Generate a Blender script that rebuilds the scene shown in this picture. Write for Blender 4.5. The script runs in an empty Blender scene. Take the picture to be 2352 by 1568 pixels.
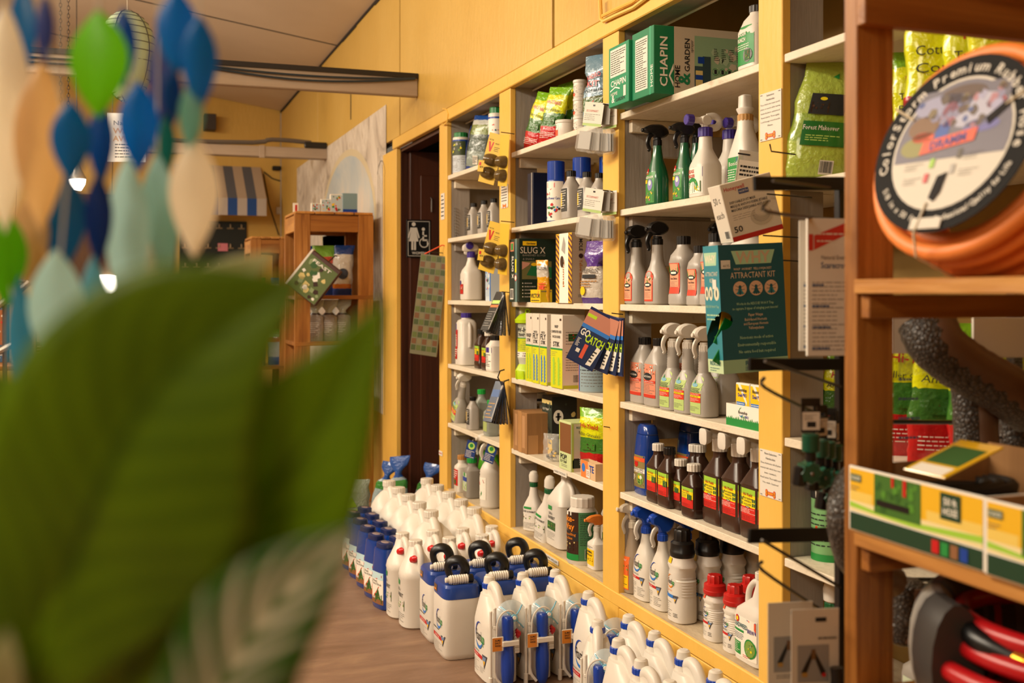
import bpy, math, random
from math import sin, cos, pi, radians as R
from mathutils import Vector, Matrix, Euler

# ------------------------------------------------------------------ camera, light, exposure
F, CX, HZ, CH = 2500.0, 1176.0, 672.0, 1.20
TH = math.atan2(CX - 285, F); CT, ST = cos(TH), sin(TH)
sc = bpy.context.scene
col = sc.collection
cam_data = bpy.data.cameras.new('camera'); cam = bpy.data.objects.new('camera', cam_data); col.objects.link(cam)
cam.location = (0, 0, CH); cam.rotation_euler = (R(90), 0, -TH)
cam_data.sensor_width = 36; cam_data.lens = F / 2352 * 36
cam_data.shift_y = -(784 - HZ) / 2352
cam_data.clip_start = .02
cam_data.dof.use_dof = True; cam_data.dof.focus_distance = 3.15; cam_data.dof.aperture_fstop = 4.2
sc.camera = cam
sc.view_settings.view_transform = 'Standard'; sc.view_settings.look = 'None'
sc.view_settings.gamma = 1; sc.view_settings.use_curve_mapping = False
sc.view_settings.exposure = 0.62
w = bpy.data.worlds.new('world'); sc.world = w; w.use_nodes = True
w.node_tree.nodes['Background'].inputs[0].default_value = (1.0, .80, .56, 1)
w.node_tree.nodes['Background'].inputs[1].default_value = .12
def area(name, loc, rot, sx, sy, power, c=(1, .865, .68)):
    l = bpy.data.lights.new(name, 'AREA'); l.shape = 'RECTANGLE'; l.size = sx; l.size_y = sy; l.energy = power; l.color = c
    o = bpy.data.objects.new(name, l); col.objects.link(o); o.location = loc; o.rotation_euler = rot
    return o
area('tube_or_fill_light', (-1.3, 2.6, 2.75), (0, R(-35), 0), .3, 1.8, 58)
area('tube_or_fill_light', (-1.6, 5.0, 2.85), (0, R(-30), 0), .3, 2.2, 42)
area('tube_or_fill_light', (-1.2, 8.0, 2.9), (0, R(-10), 0), .3, 2.0, 34)
area('tube_or_fill_light', (-3.2, 5.2, 3.0), (0, R(-45), 0), .3, 2.4, 40)
area('ceiling_fill_light', (-1.9, 4.6, 2.2), (R(180), 0, 0), 1.2, 5.0, 78)  # added upward fill that lightens the ceiling; no fixture hangs here
area('tube_or_fill_light', (-1.5, -.1, 2.35), (R(20), R(-22), 0), .5, 1.2, 19)  # added fill for the near leaves and shells, not one of the tubes

# ------------------------------------------------------------------ placement helpers (photograph pixel + a known plane -> place in the room)
def Yat(px, X):
    t = (px - CX) / F
    return X * (CT - t * ST) / (ST + t * CT)
def Xat(px, Y):
    t = (px - CX) / F
    return Y * (ST + t * CT) / (CT - t * ST)
def Zc(X, Y): return X * ST + Y * CT
def zat(py, X, Y): return CH + (HZ - py) * Zc(X, Y) / F
def at(px, py, zc):
    xc = (px - CX) / F * zc
    return Vector((zc * ST + xc * CT, zc * CT - xc * ST, CH + (HZ - py) / F * zc))
def fp(px, py, z=0.0): return at(px, py, F * (CH - z) / (py - HZ))
DW = 1.407                                   # x of the shelf wall's face
SH = dict(A=1.74, B=1.45, C=1.165, D=.872, E=.60, L=.295)

# ------------------------------------------------------------------ materials
def lin(h):
    h = h.lstrip('#'); r = []
    for i in (0, 2, 4):
        c = int(h[i:i + 2], 16) / 255
        r.append(c / 12.92 if c <= .04045 else ((c + .055) / 1.055) ** 2.4)
    return (*r, 1)
_M = {}
def M(h, rough=.45, metal=0, bump=0, bscale=60, trans=0, alpha=1, emit=0, sub=0, coat=0):
    k = (h, rough, metal, bump, bscale, trans, alpha, emit, sub, coat)
    if k in _M: return _M[k]
    m = bpy.data.materials.new('surface_' + h.strip('#').lower()); m.use_nodes = True
    nt = m.node_tree; b = nt.nodes['Principled BSDF']
    b.inputs['Base Color'].default_value = lin(h); b.inputs['Roughness'].default_value = rough
    b.inputs['Metallic'].default_value = metal
    if trans: b.inputs['Transmission Weight'].default_value = trans
    if alpha < 1: b.inputs['Alpha'].default_value = alpha
    if sub: b.inputs['Subsurface Weight'].default_value = sub; b.inputs['Subsurface Radius'].default_value = (.01, .008, .005)
    if coat: b.inputs['Coat Weight'].default_value = coat; b.inputs['Coat Roughness'].default_value = .08
    if emit: b.inputs['Emission Color'].default_value = lin(h); b.inputs['Emission Strength'].default_value = emit
    if bump:
        tc = nt.nodes.new('ShaderNodeTexCoord'); n = nt.nodes.new('ShaderNodeTexNoise'); n.inputs['Scale'].default_value = bscale
        n.inputs['Detail'].default_value = 4
        bp = nt.nodes.new('ShaderNodeBump'); bp.inputs['Strength'].default_value = bump; bp.inputs['Distance'].default_value = .01
        nt.links.new(tc.outputs['Object'], n.inputs['Vector']); nt.links.new(n.outputs['Fac'], bp.inputs['Height']); nt.links.new(bp.outputs['Normal'], b.inputs['Normal'])
    _M[k] = m
    return m
def MN(name, stops, scale=(5, 5, 5), rough=.6, bump=.2, detail=6, dist=0.0, coord='Object', spec=.4, bscale=None, wave=False):
    """noise (optionally stretched) through a colour ramp, plus fine bump"""
    if name in _M: return _M[name]
    m = bpy.data.materials.new(name); m.use_nodes = True; nt = m.node_tree; b = nt.nodes['Principled BSDF']
    tc = nt.nodes.new('ShaderNodeTexCoord'); mp = nt.nodes.new('ShaderNodeMapping'); mp.inputs['Scale'].default_value = scale
    n = nt.nodes.new('ShaderNodeTexNoise'); n.inputs['Scale'].default_value = 1; n.inputs['Detail'].default_value = detail
    n.inputs['Distortion'].default_value = dist; n.inputs['Roughness'].default_value = .6
    r = nt.nodes.new('ShaderNodeValToRGB'); els = r.color_ramp.elements
    for i, (p, h) in enumerate(stops):
        e = els[i] if i < 2 else els.new(p)
        e.position = p; e.color = lin(h)
    nt.links.new(tc.outputs[coord], mp.inputs['Vector']); nt.links.new(mp.outputs[0], n.inputs['Vector'])
    nt.links.new(n.outputs['Fac'], r.inputs['Fac']); nt.links.new(r.outputs['Color'], b.inputs['Base Color'])
    b.inputs['Roughness'].default_value = rough; b.inputs['Specular IOR Level'].default_value = spec
    if bump:
        n2 = nt.nodes.new('ShaderNodeTexNoise'); n2.inputs['Detail'].default_value = 5
        mp2 = nt.nodes.new('ShaderNodeMapping'); mp2.inputs['Scale'].default_value = bscale or tuple(s * 6 for s in scale)
        n2.inputs['Scale'].default_value = 1
        bp = nt.nodes.new('ShaderNodeBump'); bp.inputs['Strength'].default_value = bump; bp.inputs['Distance'].default_value = .01
        nt.links.new(tc.outputs[coord], mp2.inputs['Vector']); nt.links.new(mp2.outputs[0], n2.inputs['Vector'])
        nt.links.new(n2.outputs['Fac'], bp.inputs['Height']); nt.links.new(bp.outputs['Normal'], b.inputs['Normal'])
    _M[name] = m
    return m
YEL = MN('yellow_wall_paint', [(.25, '#BC9648'), (.45, '#D0A852'), (.7, '#D8B25E')], (1.2, 1.2, 1.2), .42, .25, 5, bscale=(40, 40, 14))
YELT = MN('yellow_trim_paint', [(.2, '#B58C40'), (.29, '#E6B650'), (.7, '#EDC060')], (4, 4, 2), .4, .12, 5, bscale=(60, 60, 16))
GREY = MN('grey_stud_paint', [(.3, '#8E857B'), (.7, '#A89E93')], (6, 6, 2), .65, .16, 5, bscale=(90, 90, 8))
SHW = MN('worn_white_shelf_paint', [(.2, '#9A8263'), (.36, '#DCCFB6'), (.7, '#E8DEC9')], (14, 7, 14), .5, .25, 8, bscale=(60, 60, 60))
LEDGE = MN('bare_worn_ledge', [(.3, '#9A8468'), (.5, '#C2AE8E'), (.75, '#D8C8AA')], (9, 4, 9), .7, .3, 8)
CEIL = MN('ceiling_board', [(.3, '#CDBBA4'), (.6, '#DAC9B3')], (.8, .8, .8), .8, .1, 3)
FLOOR = MN('brown_concrete', [(.25, '#6E543E'), (.5, '#806450'), (.75, '#93765C')], (3.5, 9, 3.5), .48, .15, 12, dist=.4)
FLOORW = FLOOR
DOORB = MN('dark_brown_door', [(.3, '#2A130A'), (.6, '#4A2412')], (14, 14, .8), .4, .15, 5)
PINE = MN('stained_pine', [(.28, '#6E3E16'), (.48, '#9A6228'), (.72, '#B98040')], (38, 38, 2.0), .45, .15, 6, dist=.6)
PINEH = MN('stained_pine_boards', [(.3, '#96602A'), (.5, '#BC8240'), (.7, '#D49C54')], (20, 1.6, 20), .45, .15, 6, dist=.6)
PINEX = MN('stained_pine_rails', [(.28, '#643812'), (.48, '#925A24'), (.72, '#AE7434')], (1.6, 20, 20), .45, .15, 6, dist=.6)
CARD = MN('brown_cardboard', [(.3, '#946A3E'), (.7, '#A27646')], (50, 50, 2), .75, .1, 3)
DARK = M('#1A130E', .7)
BLK = M('#0E0E0F', .35); BLKM = M('#0C0C0D', .45, .3)
WHT = M('#DDD6C9', .34); WHP = M('#DBD4C8', .38, 0, .08, 25); PAP = M('#DDD6C8', .7); TXT = M('#1B1B1B', .7)
BLU = M('#12409C', .3); BLUD = M('#0A2A78', .28); RED = M('#C4181C', .35); GRN = M('#1E8A3C', .45)
CLEAR = M('#F4F4EE', .08, alpha=.22); CLEARB = M('#C6DDE6', .06, alpha=.38)
STEEL = M('#8C8680', .35, .9); WIRE = M('#4A4540', .4, .8)

# ------------------------------------------------------------------ mesh builder
class MB:
    def __init__(s): s.v = []; s.f = []; s.m = []; s.s = []; s.mats = []
    def mi(s, m):
        if m not in s.mats: s.mats.append(m)
        return s.mats.index(m)
    def add(s, vs, fs, m, smooth=False, T=None):
        o = len(s.v); k = s.mi(m) if not isinstance(m, list) else None
        s.v += [tuple(T @ Vector(p)) for p in vs] if T is not None else [tuple(p) for p in vs]
        for i, f in enumerate(fs):
            s.f.append(tuple(o + j for j in f)); s.m.append(k if k is not None else s.mi(m[i])); s.s.append(smooth)
    def box(s, a, b, m, bv=0.0, T=None):
        (x0, y0, z0), (x1, y1, z1) = a, b
        x0, x1 = min(x0, x1), max(x0, x1); y0, y1 = min(y0, y1), max(y0, y1); z0, z1 = min(z0, z1), max(z0, z1)
        if bv <= 0:
            vs = [(x, y, z) for z in (z0, z1) for y in (y0, y1) for x in (x0, x1)]
            s.add(vs, [(0, 2, 3, 1), (4, 5, 7, 6), (0, 1, 5, 4), (2, 6, 7, 3), (0, 4, 6, 2), (1, 3, 7, 5)], m, False, T); return
        bv = min(bv, (x1 - x0) * .45, (y1 - y0) * .45, (z1 - z0) * .45)
        vs = []; idx = {}
        for sz in (0, 1):
            for sy in (0, 1):
                for sx in (0, 1):
                    X, Y, Z = (x0, x1)[sx], (y0, y1)[sy], (z0, z1)[sz]
                    ix, iy, iz = X + bv * (1 - 2 * sx), Y + bv * (1 - 2 * sy), Z + bv * (1 - 2 * sz)
                    for ax, p in (('x', (X, iy, iz)), ('y', (ix, Y, iz)), ('z', (ix, iy, Z))):
                        idx[(sx, sy, sz, ax)] = len(vs); vs.append(p)
        g = lambda x, y, z, a_: idx[(x, y, z, a_)]
        fs = []
        for q in (0, 1):
            o = 1 if q else -1
            fs.append([g(q, 0, 0, 'x'), g(q, 1, 0, 'x'), g(q, 1, 1, 'x'), g(q, 0, 1, 'x')][::o])
            fs.append([g(0, q, 0, 'y'), g(0, q, 1, 'y'), g(1, q, 1, 'y'), g(1, q, 0, 'y')][::o])
            fs.append([g(0, 0, q, 'z'), g(1, 0, q, 'z'), g(1, 1, q, 'z'), g(0, 1, q, 'z')][::o])
        for i in (0, 1):
            for j in (0, 1):
                fs.append([g(i, j, 0, 'x'), g(i, j, 0, 'y'), g(i, j, 1, 'y'), g(i, j, 1, 'x')])
                fs.append([g(i, 0, j, 'x'), g(i, 0, j, 'z'), g(i, 1, j, 'z'), g(i, 1, j, 'x')])
                fs.append([g(0, i, j, 'y'), g(0, i, j, 'z'), g(1, i, j, 'z'), g(1, i, j, 'y')])
                for k in (0, 1): fs.append([g(i, j, k, 'x'), g(i, j, k, 'y'), g(i, j, k, 'z')])
        s.add(vs, fs, m, False, T)
    def loft(s, rings, m, smooth=True, cap0=True, cap1=True, close=True, T=None):
        n = len(rings[0]); vs = [p for r in rings for p in r]; fs = []; ms = []
        for i in range(len(rings) - 1):
            for j in range(n if close else n - 1):
                k = (j + 1) % n
                fs.append((i * n + j, i * n + k, (i + 1) * n + k, (i + 1) * n + j))
                if isinstance(m, list): ms.append(m[min(i, len(m) - 1)])
        if cap0: fs.append(tuple(range(n))[::-1]); ms.append(m[0] if isinstance(m, list) else m)
        if cap1: fs.append(tuple((len(rings) - 1) * n + j for j in range(n))); ms.append(m[-1] if isinstance(m, list) else m)
        s.add(vs, fs, ms if isinstance(m, list) else m, smooth, T)
    def sup(s, prof, m, n=24, T=None, smooth=True, cap0=True, cap1=True):
        """prof rows: z, half width, half depth, exponent, cx, cy"""
        rings = []
        for p in prof:
            z, a, b = p[0], p[1], p[2]; e = p[3] if len(p) > 3 else 2; cx = p[4] if len(p) > 4 else 0; cy = p[5] if len(p) > 5 else 0
            r = []
            for i in range(n):
                t = 2 * pi * (i + .5) / n; c, q = cos(t), sin(t)
                r.append((cx + a * math.copysign(abs(c) ** (2 / e), c), cy + b * math.copysign(abs(q) ** (2 / e), q), z))
            rings.append(r)
        s.loft(rings, m, smooth, cap0, cap1, True, T)
    def cyl(s, r, z0, z1, m, n=20, bv=.0015, T=None, r1=None, cx=0, cy=0):
        r1 = r if r1 is None else r1
        s.sup([(z0, r - bv, r - bv, 2, cx, cy), (z0 + bv, r, r, 2, cx, cy), (z1 - bv, r1, r1, 2, cx, cy), (z1, r1 - bv, r1 - bv, 2, cx, cy)], m, n, T, True)
    def ribcap(s, r, z0, z1, m, n=28, d=.0012, T=None, cx=0, cy=0):
        ring = lambda z, k: [(cx + (r - (d if i % 2 else 0) - k) * cos(2 * pi * i / n), cy + (r - (d if i % 2 else 0) - k) * sin(2 * pi * i / n), z) for i in range(n)]
        h = z1 - z0
        s.loft([ring(z0, 0), ring(z1 - .12 * h, 0), ring(z1, .002)], m, False, T=T)
    def tube(s, pts, r, m, n=8, T=None, caps=True, closed=False, flat=1.0):
        P = [Vector(p) for p in pts]; L = len(P)
        rr = list(r) if isinstance(r, (list, tuple)) else [r] * L
        if 3 <= L <= 13 and n >= 8 and not closed:      # round the bends
            cr = lambda a, b, c, d, t: .5 * (2 * b + (c - a) * t + (2 * a - 5 * b + 4 * c - d) * t * t + (3 * b - a - 3 * c + d) * t ** 3)
            Q, q = [], []
            for i in range(L - 1):
                for t in (0, .25, .5, .75):
                    g = lambda A: cr(A[max(i - 1, 0)], A[i], A[i + 1], A[min(i + 2, L - 1)], t)
                    Q.append(g(P)); q.append(g(rr))
            P = Q + [P[-1]]; rr = q + [rr[-1]]; L = len(P)
        rings = []; up = None
        for i in range(L):
            a = P[(i + 1) % L] if (closed or i < L - 1) else P[i]; b = P[i - 1] if (closed or i > 0) else P[i]
            t = (a - b).normalized()
            if up is None:
                up = Vector((0, 0, 1)) if abs(t.z) < .9 else Vector((1, 0, 0))
            x = t.cross(up); x = x.normalized() if x.length > 1e-6 else Vector((1, 0, 0)); y = x.cross(t).normalized(); up = y
            rings.append([P[i] + x * (rr[i] * cos(2 * pi * k / n)) + y * (rr[i] * flat * sin(2 * pi * k / n)) for k in range(n)])
        if closed: rings.append(rings[0])
        s.loft(rings, m, True, caps and not closed, caps and not closed, T=T)
    def prism(s, poly, x0, x1, m, bv=.004, T=None, smooth=True):
        """polygon in (y,z), pushed along x with softened sides"""
        if smooth:
            for _ in range(2): poly = [((a[0] * q + b[0] * (1 - q)), (a[1] * q + b[1] * (1 - q))) for a, b in zip(poly, poly[1:] + poly[:1]) for q in (.8, .2)]
        cy = sum(p[0] for p in poly) / len(poly); cz = sum(p[1] for p in poly) / len(poly)
        def sec(x, k): return [(x, cy + (p[0] - cy) * k, cz + (p[1] - cz) * k) for p in poly]
        s.loft([sec(x0, .82), sec(x0 + bv, 1), sec(x1 - bv, 1), sec(x1, .82)], m, smooth, T=T)
    def build(s, name, parent=None, label=None, kind=None, cat=None, group=None, loc=None):
        me = bpy.data.meshes.new(name); me.from_pydata(s.v, [], s.f)
        for m in s.mats: me.materials.append(m)
        me.polygons.foreach_set('material_index', s.m); me.polygons.foreach_set('use_smooth', s.s); me.update()
        o = bpy.data.objects.new(name, me); col.objects.link(o)
        if any(s.s): me.set_sharp_from_angle(angle=R(38))
        if parent: o.parent = parent
        if loc is not None: o.location = loc
        tag(o, label, cat, group, kind)
        return o
def tag(o, label=None, cat=None, group=None, kind=None):
    for k, v in (('label', label), ('category', cat), ('group', group), ('kind', kind)):
        if v: o[k] = v
    return o
def thing(name, label=None, cat=None, loc=(0, 0, 0), rz=0, group=None):
    o = bpy.data.objects.new(name, None); col.objects.link(o); o.empty_display_size = .05
    o.location = loc; o.rotation_euler = (0, 0, R(rz)); tag(o, label, cat, group)
    return o
_kids = {}
def dup(root):
    r = root.copy(); col.objects.link(r)
    for ch in root.children:
        c = ch.copy(); col.objects.link(c); c.parent = r
        for g in ch.children:
            d = g.copy(); col.objects.link(d); d.parent = c
    return r

# ------------------------------------------------------------------ printed matter
_G = {}
def glyphs(t, bold=0):
    k = (t, bold)
    if k in _G: return _G[k]
    cu = bpy.data.curves.new('lettering', 'FONT'); cu.body = t; cu.size = 1; cu.resolution_u = 2 if len(t) < 14 else 1; cu.offset = bold * .018; cu.fill_mode = 'FRONT'
    o = bpy.data.objects.new('lettering', cu); col.objects.link(o)
    me = bpy.data.meshes.new_from_object(o.evaluated_get(bpy.context.evaluated_depsgraph_get())) if False else o.to_mesh()
    vs = [(v.co.x, v.co.y) for v in me.vertices]; fs = [tuple(p.vertices) for p in me.polygons]
    o.to_mesh_clear(); bpy.data.objects.remove(o); bpy.data.curves.remove(cu)
    w_ = max([v[0] for v in vs], default=1); w0 = min([v[0] for v in vs], default=0)
    _G[k] = (vs, fs, w0, w_)
    return _G[k]
class D:
    """flat print drawn in (u, v) and laid on a surface by map(u, v, off)"""
    def __init__(s, mb, mp, th=.00025): s.mb = mb; s.mp = mp; s.th = th
    def P(s, uv, lay): return [s.mp(u, v, lay * s.th) for u, v in uv]
    def rect(s, u0, v0, u1, v1, m, lay=1, nu=1, nv=1):
        uv = [(u0 + (u1 - u0) * i / nu, v0 + (v1 - v0) * j / nv) for j in range(nv + 1) for i in range(nu + 1)]
        fs = [(j * (nu + 1) + i, j * (nu + 1) + i + 1, (j + 1) * (nu + 1) + i + 1, (j + 1) * (nu + 1) + i) for j in range(nv) for i in range(nu)]
        s.mb.add(s.P(uv, lay), fs, m, nu > 1)
    def poly(s, uv, m, lay=2): s.mb.add(s.P(uv, lay), [tuple(range(len(uv)))], m)
    def circ(s, u, v, r, m, lay=2, ry=None, n=18):
        ry = ry or r; s.poly([(u + r * cos(2 * pi * i / n), v + ry * sin(2 * pi * i / n)) for i in range(n)], m, lay)
    def arc(s, u, v, r0, r1, a0, a1, m, lay=3, n=14, ky=1):
        uv = []
        for i in range(n + 1):
            f = i / n; a = R(a0 + (a1 - a0) * f); k = sin(pi * f) if r0 < 0 else 1
            ri = abs(r0) if r0 >= 0 else r1 - (r1 + r0) * k
            uv += [(u + ri * cos(a), v + ri * ky * sin(a)), (u + r1 * cos(a), v + r1 * ky * sin(a))]
        s.mb.add(s.P(uv, lay), [(2 * i, 2 * i + 1, 2 * i + 3, 2 * i + 2) for i in range(n)], m)
    def text(s, t, u, v, size, m, lay=4, al='C', rot=0, sx=1, bold=0, w=None):
        vs, fs, w0, w1 = glyphs(t, bold)
        if w: sx = w / max((w1 - w0) * size, 1e-6)
        off = {'C': -(w0 + w1) / 2, 'L': -w0, 'R': -w1}[al]; c, q = cos(R(rot)), sin(R(rot))
        uv = []
        for x, y in vs:
            X, Y = (x + off) * size * sx, (y - .35) * size
            uv.append((u + X * c - Y * q, v + X * q + Y * c))
        s.mb.add(s.P(uv, lay), fs, m)
    def rows(s, u0, v0, u1, v1, n, m, lay=3, seed=1, fill=.45):
        """small print too fine to read: broken rules"""
        rg = random.Random(seed); h = (v1 - v0) / n
        for i in range(n):
            v = v1 - (i + .5) * h; u = u0; end = u1 - (u1 - u0) * rg.choice([0, .05, .1, .35])
            while u < end - .001:
                l = min(rg.uniform(.05, .22) * (u1 - u0), end - u)
                s.rect(u, v - h * fill / 2, u + l, v + h * fill / 2, m, lay); u += l + (u1 - u0) * .03
    def bars(s, u0, v0, u1, v1, m=None, seed=3):
        s.rect(u0, v0, u1, v1, PAP, 3); rg = random.Random(seed); u = u0 + .06 * (u1 - u0)
        while u < u1 - .08 * (u1 - u0):
            l = rg.uniform(.015, .05) * (u1 - u0); s.rect(u, v0 + .12 * (v1 - v0), u + l, v1 - .08 * (v1 - v0), TXT, 4); u += l + rg.uniform(.02, .05) * (u1 - u0)
    def photo(s, u0, v0, u1, v1, base, spots, seed=1, n=14, lay=3):
        """a small picture: patches of colour"""
        s.rect(u0, v0, u1, v1, base, lay); rg = random.Random(seed)
        for i in range(n):
            r = rg.uniform(.06, .16) * min(u1 - u0, v1 - v0); u = rg.uniform(u0 + r, u1 - r); v = rg.uniform(v0 + r, v1 - r)
            k = rg.randint(4, 7); a = rg.uniform(0, 6)
            s.poly([(u + r * rg.uniform(.6, 1) * cos(a + 2 * pi * j / k), v + r * rg.uniform(.6, 1) * sin(a + 2 * pi * j / k)) for j in range(k)], spots[i % len(spots)], lay + 1 + i % 3 * .3)
def flat(o, u, v, n=None):
    o, u, v = Vector(o), Vector(u).normalized(), Vector(v).normalized(); n = u.cross(v) if n is None else Vector(n)
    return lambda a, b, k: o + u * a + v * b + n * k
def wrap(prof, back=False):
    """front (-y) of a lofted body"""
    def f(u, z, k):
        q = prof[-1]; p = prof[0]
        for i in range(len(prof) - 1):
            if prof[i][0] <= z <= prof[i + 1][0]: p, q = prof[i], prof[i + 1]; break
        g = lambda r, i, d: r[i] if len(r) > i else d
        t = (z - p[0]) / max(q[0] - p[0], 1e-6); L = lambda i, d: g(p, i, d) + (g(q, i, d) - g(p, i, d)) * t
        a, b, e, cx, cy = L(1, 0), L(2, 0), L(3, 2), L(4, 0), L(5, 0)
        x = max(-.999, min(.999, u / a)); y = -b * (1 - abs(x) ** e) ** (1 / e)
        return Vector((cx + u, cy + y - .0006 - k, z))
    return f
def cylmap(r, sgn=1):
    return lambda u, v, k: Vector(((r + .0005 + k) * sin(u / r), -(r + .0005 + k) * cos(u / r), v))

# ================================================================== THE SETTING
def slab(name, a, b, m, bv=0, kind='structure', label=None, cat=None, parent=None, group=None):
    mb = MB(); mb.box(a, b, m, bv); return mb.build(name, parent, label, kind, cat, group)
YW = {k: Yat(p, DW) for k, p in dict(d0=881, d1=912, p1a=1011, p1b=1028, p2a=1149, p2b=1174, p3a=1387, p3b=1423, p4a=1745, p4b=1800, mur0=683, mur1=888, cor=645, s1=918, s2=1270, b1=958, b2=750).items()}
YF = YW['cor']; YN = -2.0; XL = -5.0; Y5 = 1.27
ceilz = lambda X: 2.93 + .15 * (DW - X)
slab('floor', (XL, YN, -.05), (DW + .5, YF + .1, 0), FLOOR)
# sloping ceiling: boards with narrow dark joints
joints = [YN, -.4, 1.6, 3.9, Yat(775, DW), 9.2, YF]
root = thing('ceiling'); tag(root, kind='structure')
for y0, y1 in zip(joints, joints[1:]):
    mb = MB(); g = .011
    x0, x1 = XL, DW + .02
    vs = [(x, y, ceilz(x) + dz) for dz in (0, .004) for y in (y0 + g, y1 - g) for x in (x0, x1)]
    mb.add(vs, [(0, 2, 3, 1), (4, 5, 7, 6), (0, 1, 5, 4), (2, 6, 7, 3), (0, 4, 6, 2), (1, 3, 7, 5)], CEIL)
    mb.build('ceiling_board', root)
for y_ in joints[1:-1]:
    mb = MB(); mb.add([(x, y_ + dy, ceilz(x) + dz) for dz in (-.002, .003) for dy in (-.009, .009) for x in (XL, DW)], [(0, 1, 3, 2), (4, 6, 7, 5), (0, 4, 5, 1), (2, 3, 7, 6)], DARK); mb.build('joint_strip', root)
mb = MB(); mb.add([(x, y, ceilz(x) + .0055) for y in (YN, YF + .1) for x in (XL, DW + .4)], [(0, 2, 3, 1)], DARK); mb.build('roof_deck', root)
# far wall and left wall
def panelwall(name, segs, m):
    r_ = thing(name); tag(r_, kind='structure')
    for a, b in segs:
        mb = MB(); mb.box(a, b, m, .003); mb.build('wall_panel', r_)
    return r_
xs = [DW, .35, -.9, -2.1, -3.4, XL]
panelwall('wall_back', [((xs[i + 1] + .002, YF, 0), (xs[i] - .002, YF + .05, 3.9)) for i in range(5)], YEL)
panelwall('wall_left', [((XL - .05, y, 0), (XL, y + 2.4, 4.1)) for y in (-2, .41, 2.82, 5.23, 7.64)], YEL)
slab('wall_near', (XL, YN - .05, 0), (DW + .5, YN, 4.0), YEL)
# right-hand wall: upper panels over the shelves, divided by dark open joints
HT = 1.99
upper = [YF, Yat(730, DW), YW['s1'], YW['s2'], Yat(1760, DW) - .8, YN]
root = thing('wall_right'); tag(root, kind='structure')
for y1, y0 in zip(upper, upper[1:]):
    mb = MB(); zb = HT + .062
    if y1 > YW['s1'] + .1: zb = 0 if y0 > YW['d0'] else HT + .062
    if y0 < YW['d0'] < y1:
        mb.box((DW, YW['d0'], 0), (DW + .02, y1 - .006, 3.1), YEL); mb.box((DW, y0 + .006, HT + .062), (DW + .02, YW['d0'], 3.1), YEL)
    else: mb.box((DW, y0 + .013, zb), (DW + .02, y1 - .013, 3.1), YEL, .002)
    mb.build('wall_panel', root)
mb = MB(); mb.box((DW + .021, Y5, HT + .05), (DW + .04, YF, 3.1), DARK); mb.box((DW + .02, YN, 0), (DW + .04, Y5 - .06, 3.1), YEL); mb.build('wall_backing', root)
slab('trim_1', (DW - .012, Y5, HT), (DW + .018, YW['d1'] + .06, HT + .055), YELT, .003)      # header rail
# posts: yellow face board on a grey stud
def post(n, y0, y1, zb=0.0):
    r_ = thing('trim_%d' % n); tag(r_, kind='structure')
    mb = MB(); mb.box((DW - .004, y0, zb), (DW + .019, y1, HT), YELT, .002); mb.build('face_board', r_)
    mb = MB(); mb.box((DW + .019, y0 + .002, 0), (DW + .108, y1 - .006, HT + .3), GREY, .001); mb.build('stud', r_)
    return r_
post(2, YW['p4b'], YW['p4a']); post(3, YW['p3b'], YW['p3a']); post(4, YW['p2b'], YW['p2a']); post(5, YW['p1b'], YW['p1a']); post(6, Y5 - .09, Y5)
# door frame, left jamb
mb = MB(); mb.box((DW - .004, YW['d1'] + .0, 0), (DW + .02, YW['d0'], HT), YELT, .002); mb.box((DW + .02, YW['d1'], 0), (DW + .055, YW['d1'] + .04, HT), YELT, .002)
mb.build('trim_7', kind='structure')
# toe board and its worn cap strip under the bays
slab('baseboard_right', (DW - .002, Y5, 0), (DW + .02, YW['p1a'], SH['L'] - .046), YELT, .002)
slab('trim_8', (DW - .006, Y5, SH['L'] - .042), (DW + .02, YW['p1a'], SH['L'] - .001), YELT, .003)
# back of the shelf cavities
XB = 1.80
slab('wall_recess', (XB, Y5 - .1, 0), (XB + .02, YW['p1a'] + .05, 2.6), MN('ochre_back_boards', [(.3, '#8A6A30'), (.7, '#A98440')], (2, 2, 2), .6, .2))
mb = MB(); mb.box((DW + .02, YW['p1a'] - .02, 0), (XB, YW['p1a'] + .02, 2.6), GREY); mb.box((DW + .02, Y5 - .12, 0), (XB, Y5 - .1, 2.6), GREY)
mb.box((DW + .04, Y5 - .1, 2.58), (XB, YW['p1a'], 2.6), DARK); mb.build('wall_recess_end', kind='structure')
mb = MB(); mb.box((DW + .02, Y5, HT + .004), (DW + .108, YW['p1a'], HT + .04), GREY); mb.tube([(DW + .09, Y5, HT - .004), (DW + .09, YW['p1a'], HT - .004)], .004, WHT, 6)
mb.build('trim_9', kind='structure')
# shelves
bays = {2: (YW['p1b'], YW['p2a']), 3: (YW['p2b'], YW['p3a']), 4: (YW['p3b'], YW['p4a']), 5: (YW['p4b'], Y5)}
where = {2: 'in the narrow bay beside the doorway', 3: 'in the middle bay', 4: 'in the wide bay left of the notice post', 5: 'in the bay behind the timber rack'}
nth = dict(A='top', B='second', C='third', D='fourth', E='fifth')
for b, (y1, y0) in bays.items():
    for k in 'ABCDE':
        if b == 5 and k == 'C': continue
        r_ = thing('shelf_board', '%s white painted shelf board %s' % (nth[k], where[b]), 'shelf', group='painted shelves of the wall bays')
        z = SH[k]; mb = MB()
        a_, c_ = min(y0, y1) + .001, max(y0, y1) - .001
        mb.box((DW + (.001), a_, z - .019), (DW + .10, c_, z), SHW, .0015); mb.box((DW + .10, a_ - .04, z - .019), (XB - .005, c_ + .04, z), SHW); mb.build('board', r_)
        if b != 5:
            yl = c_
            mb = MB(); mb.box((DW + .03, yl - .022, z - .058), (DW + .3, yl + .0, z - .0195), SHW if k != 'B' else GREY, .002); mb.build('cleat', r_)
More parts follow.
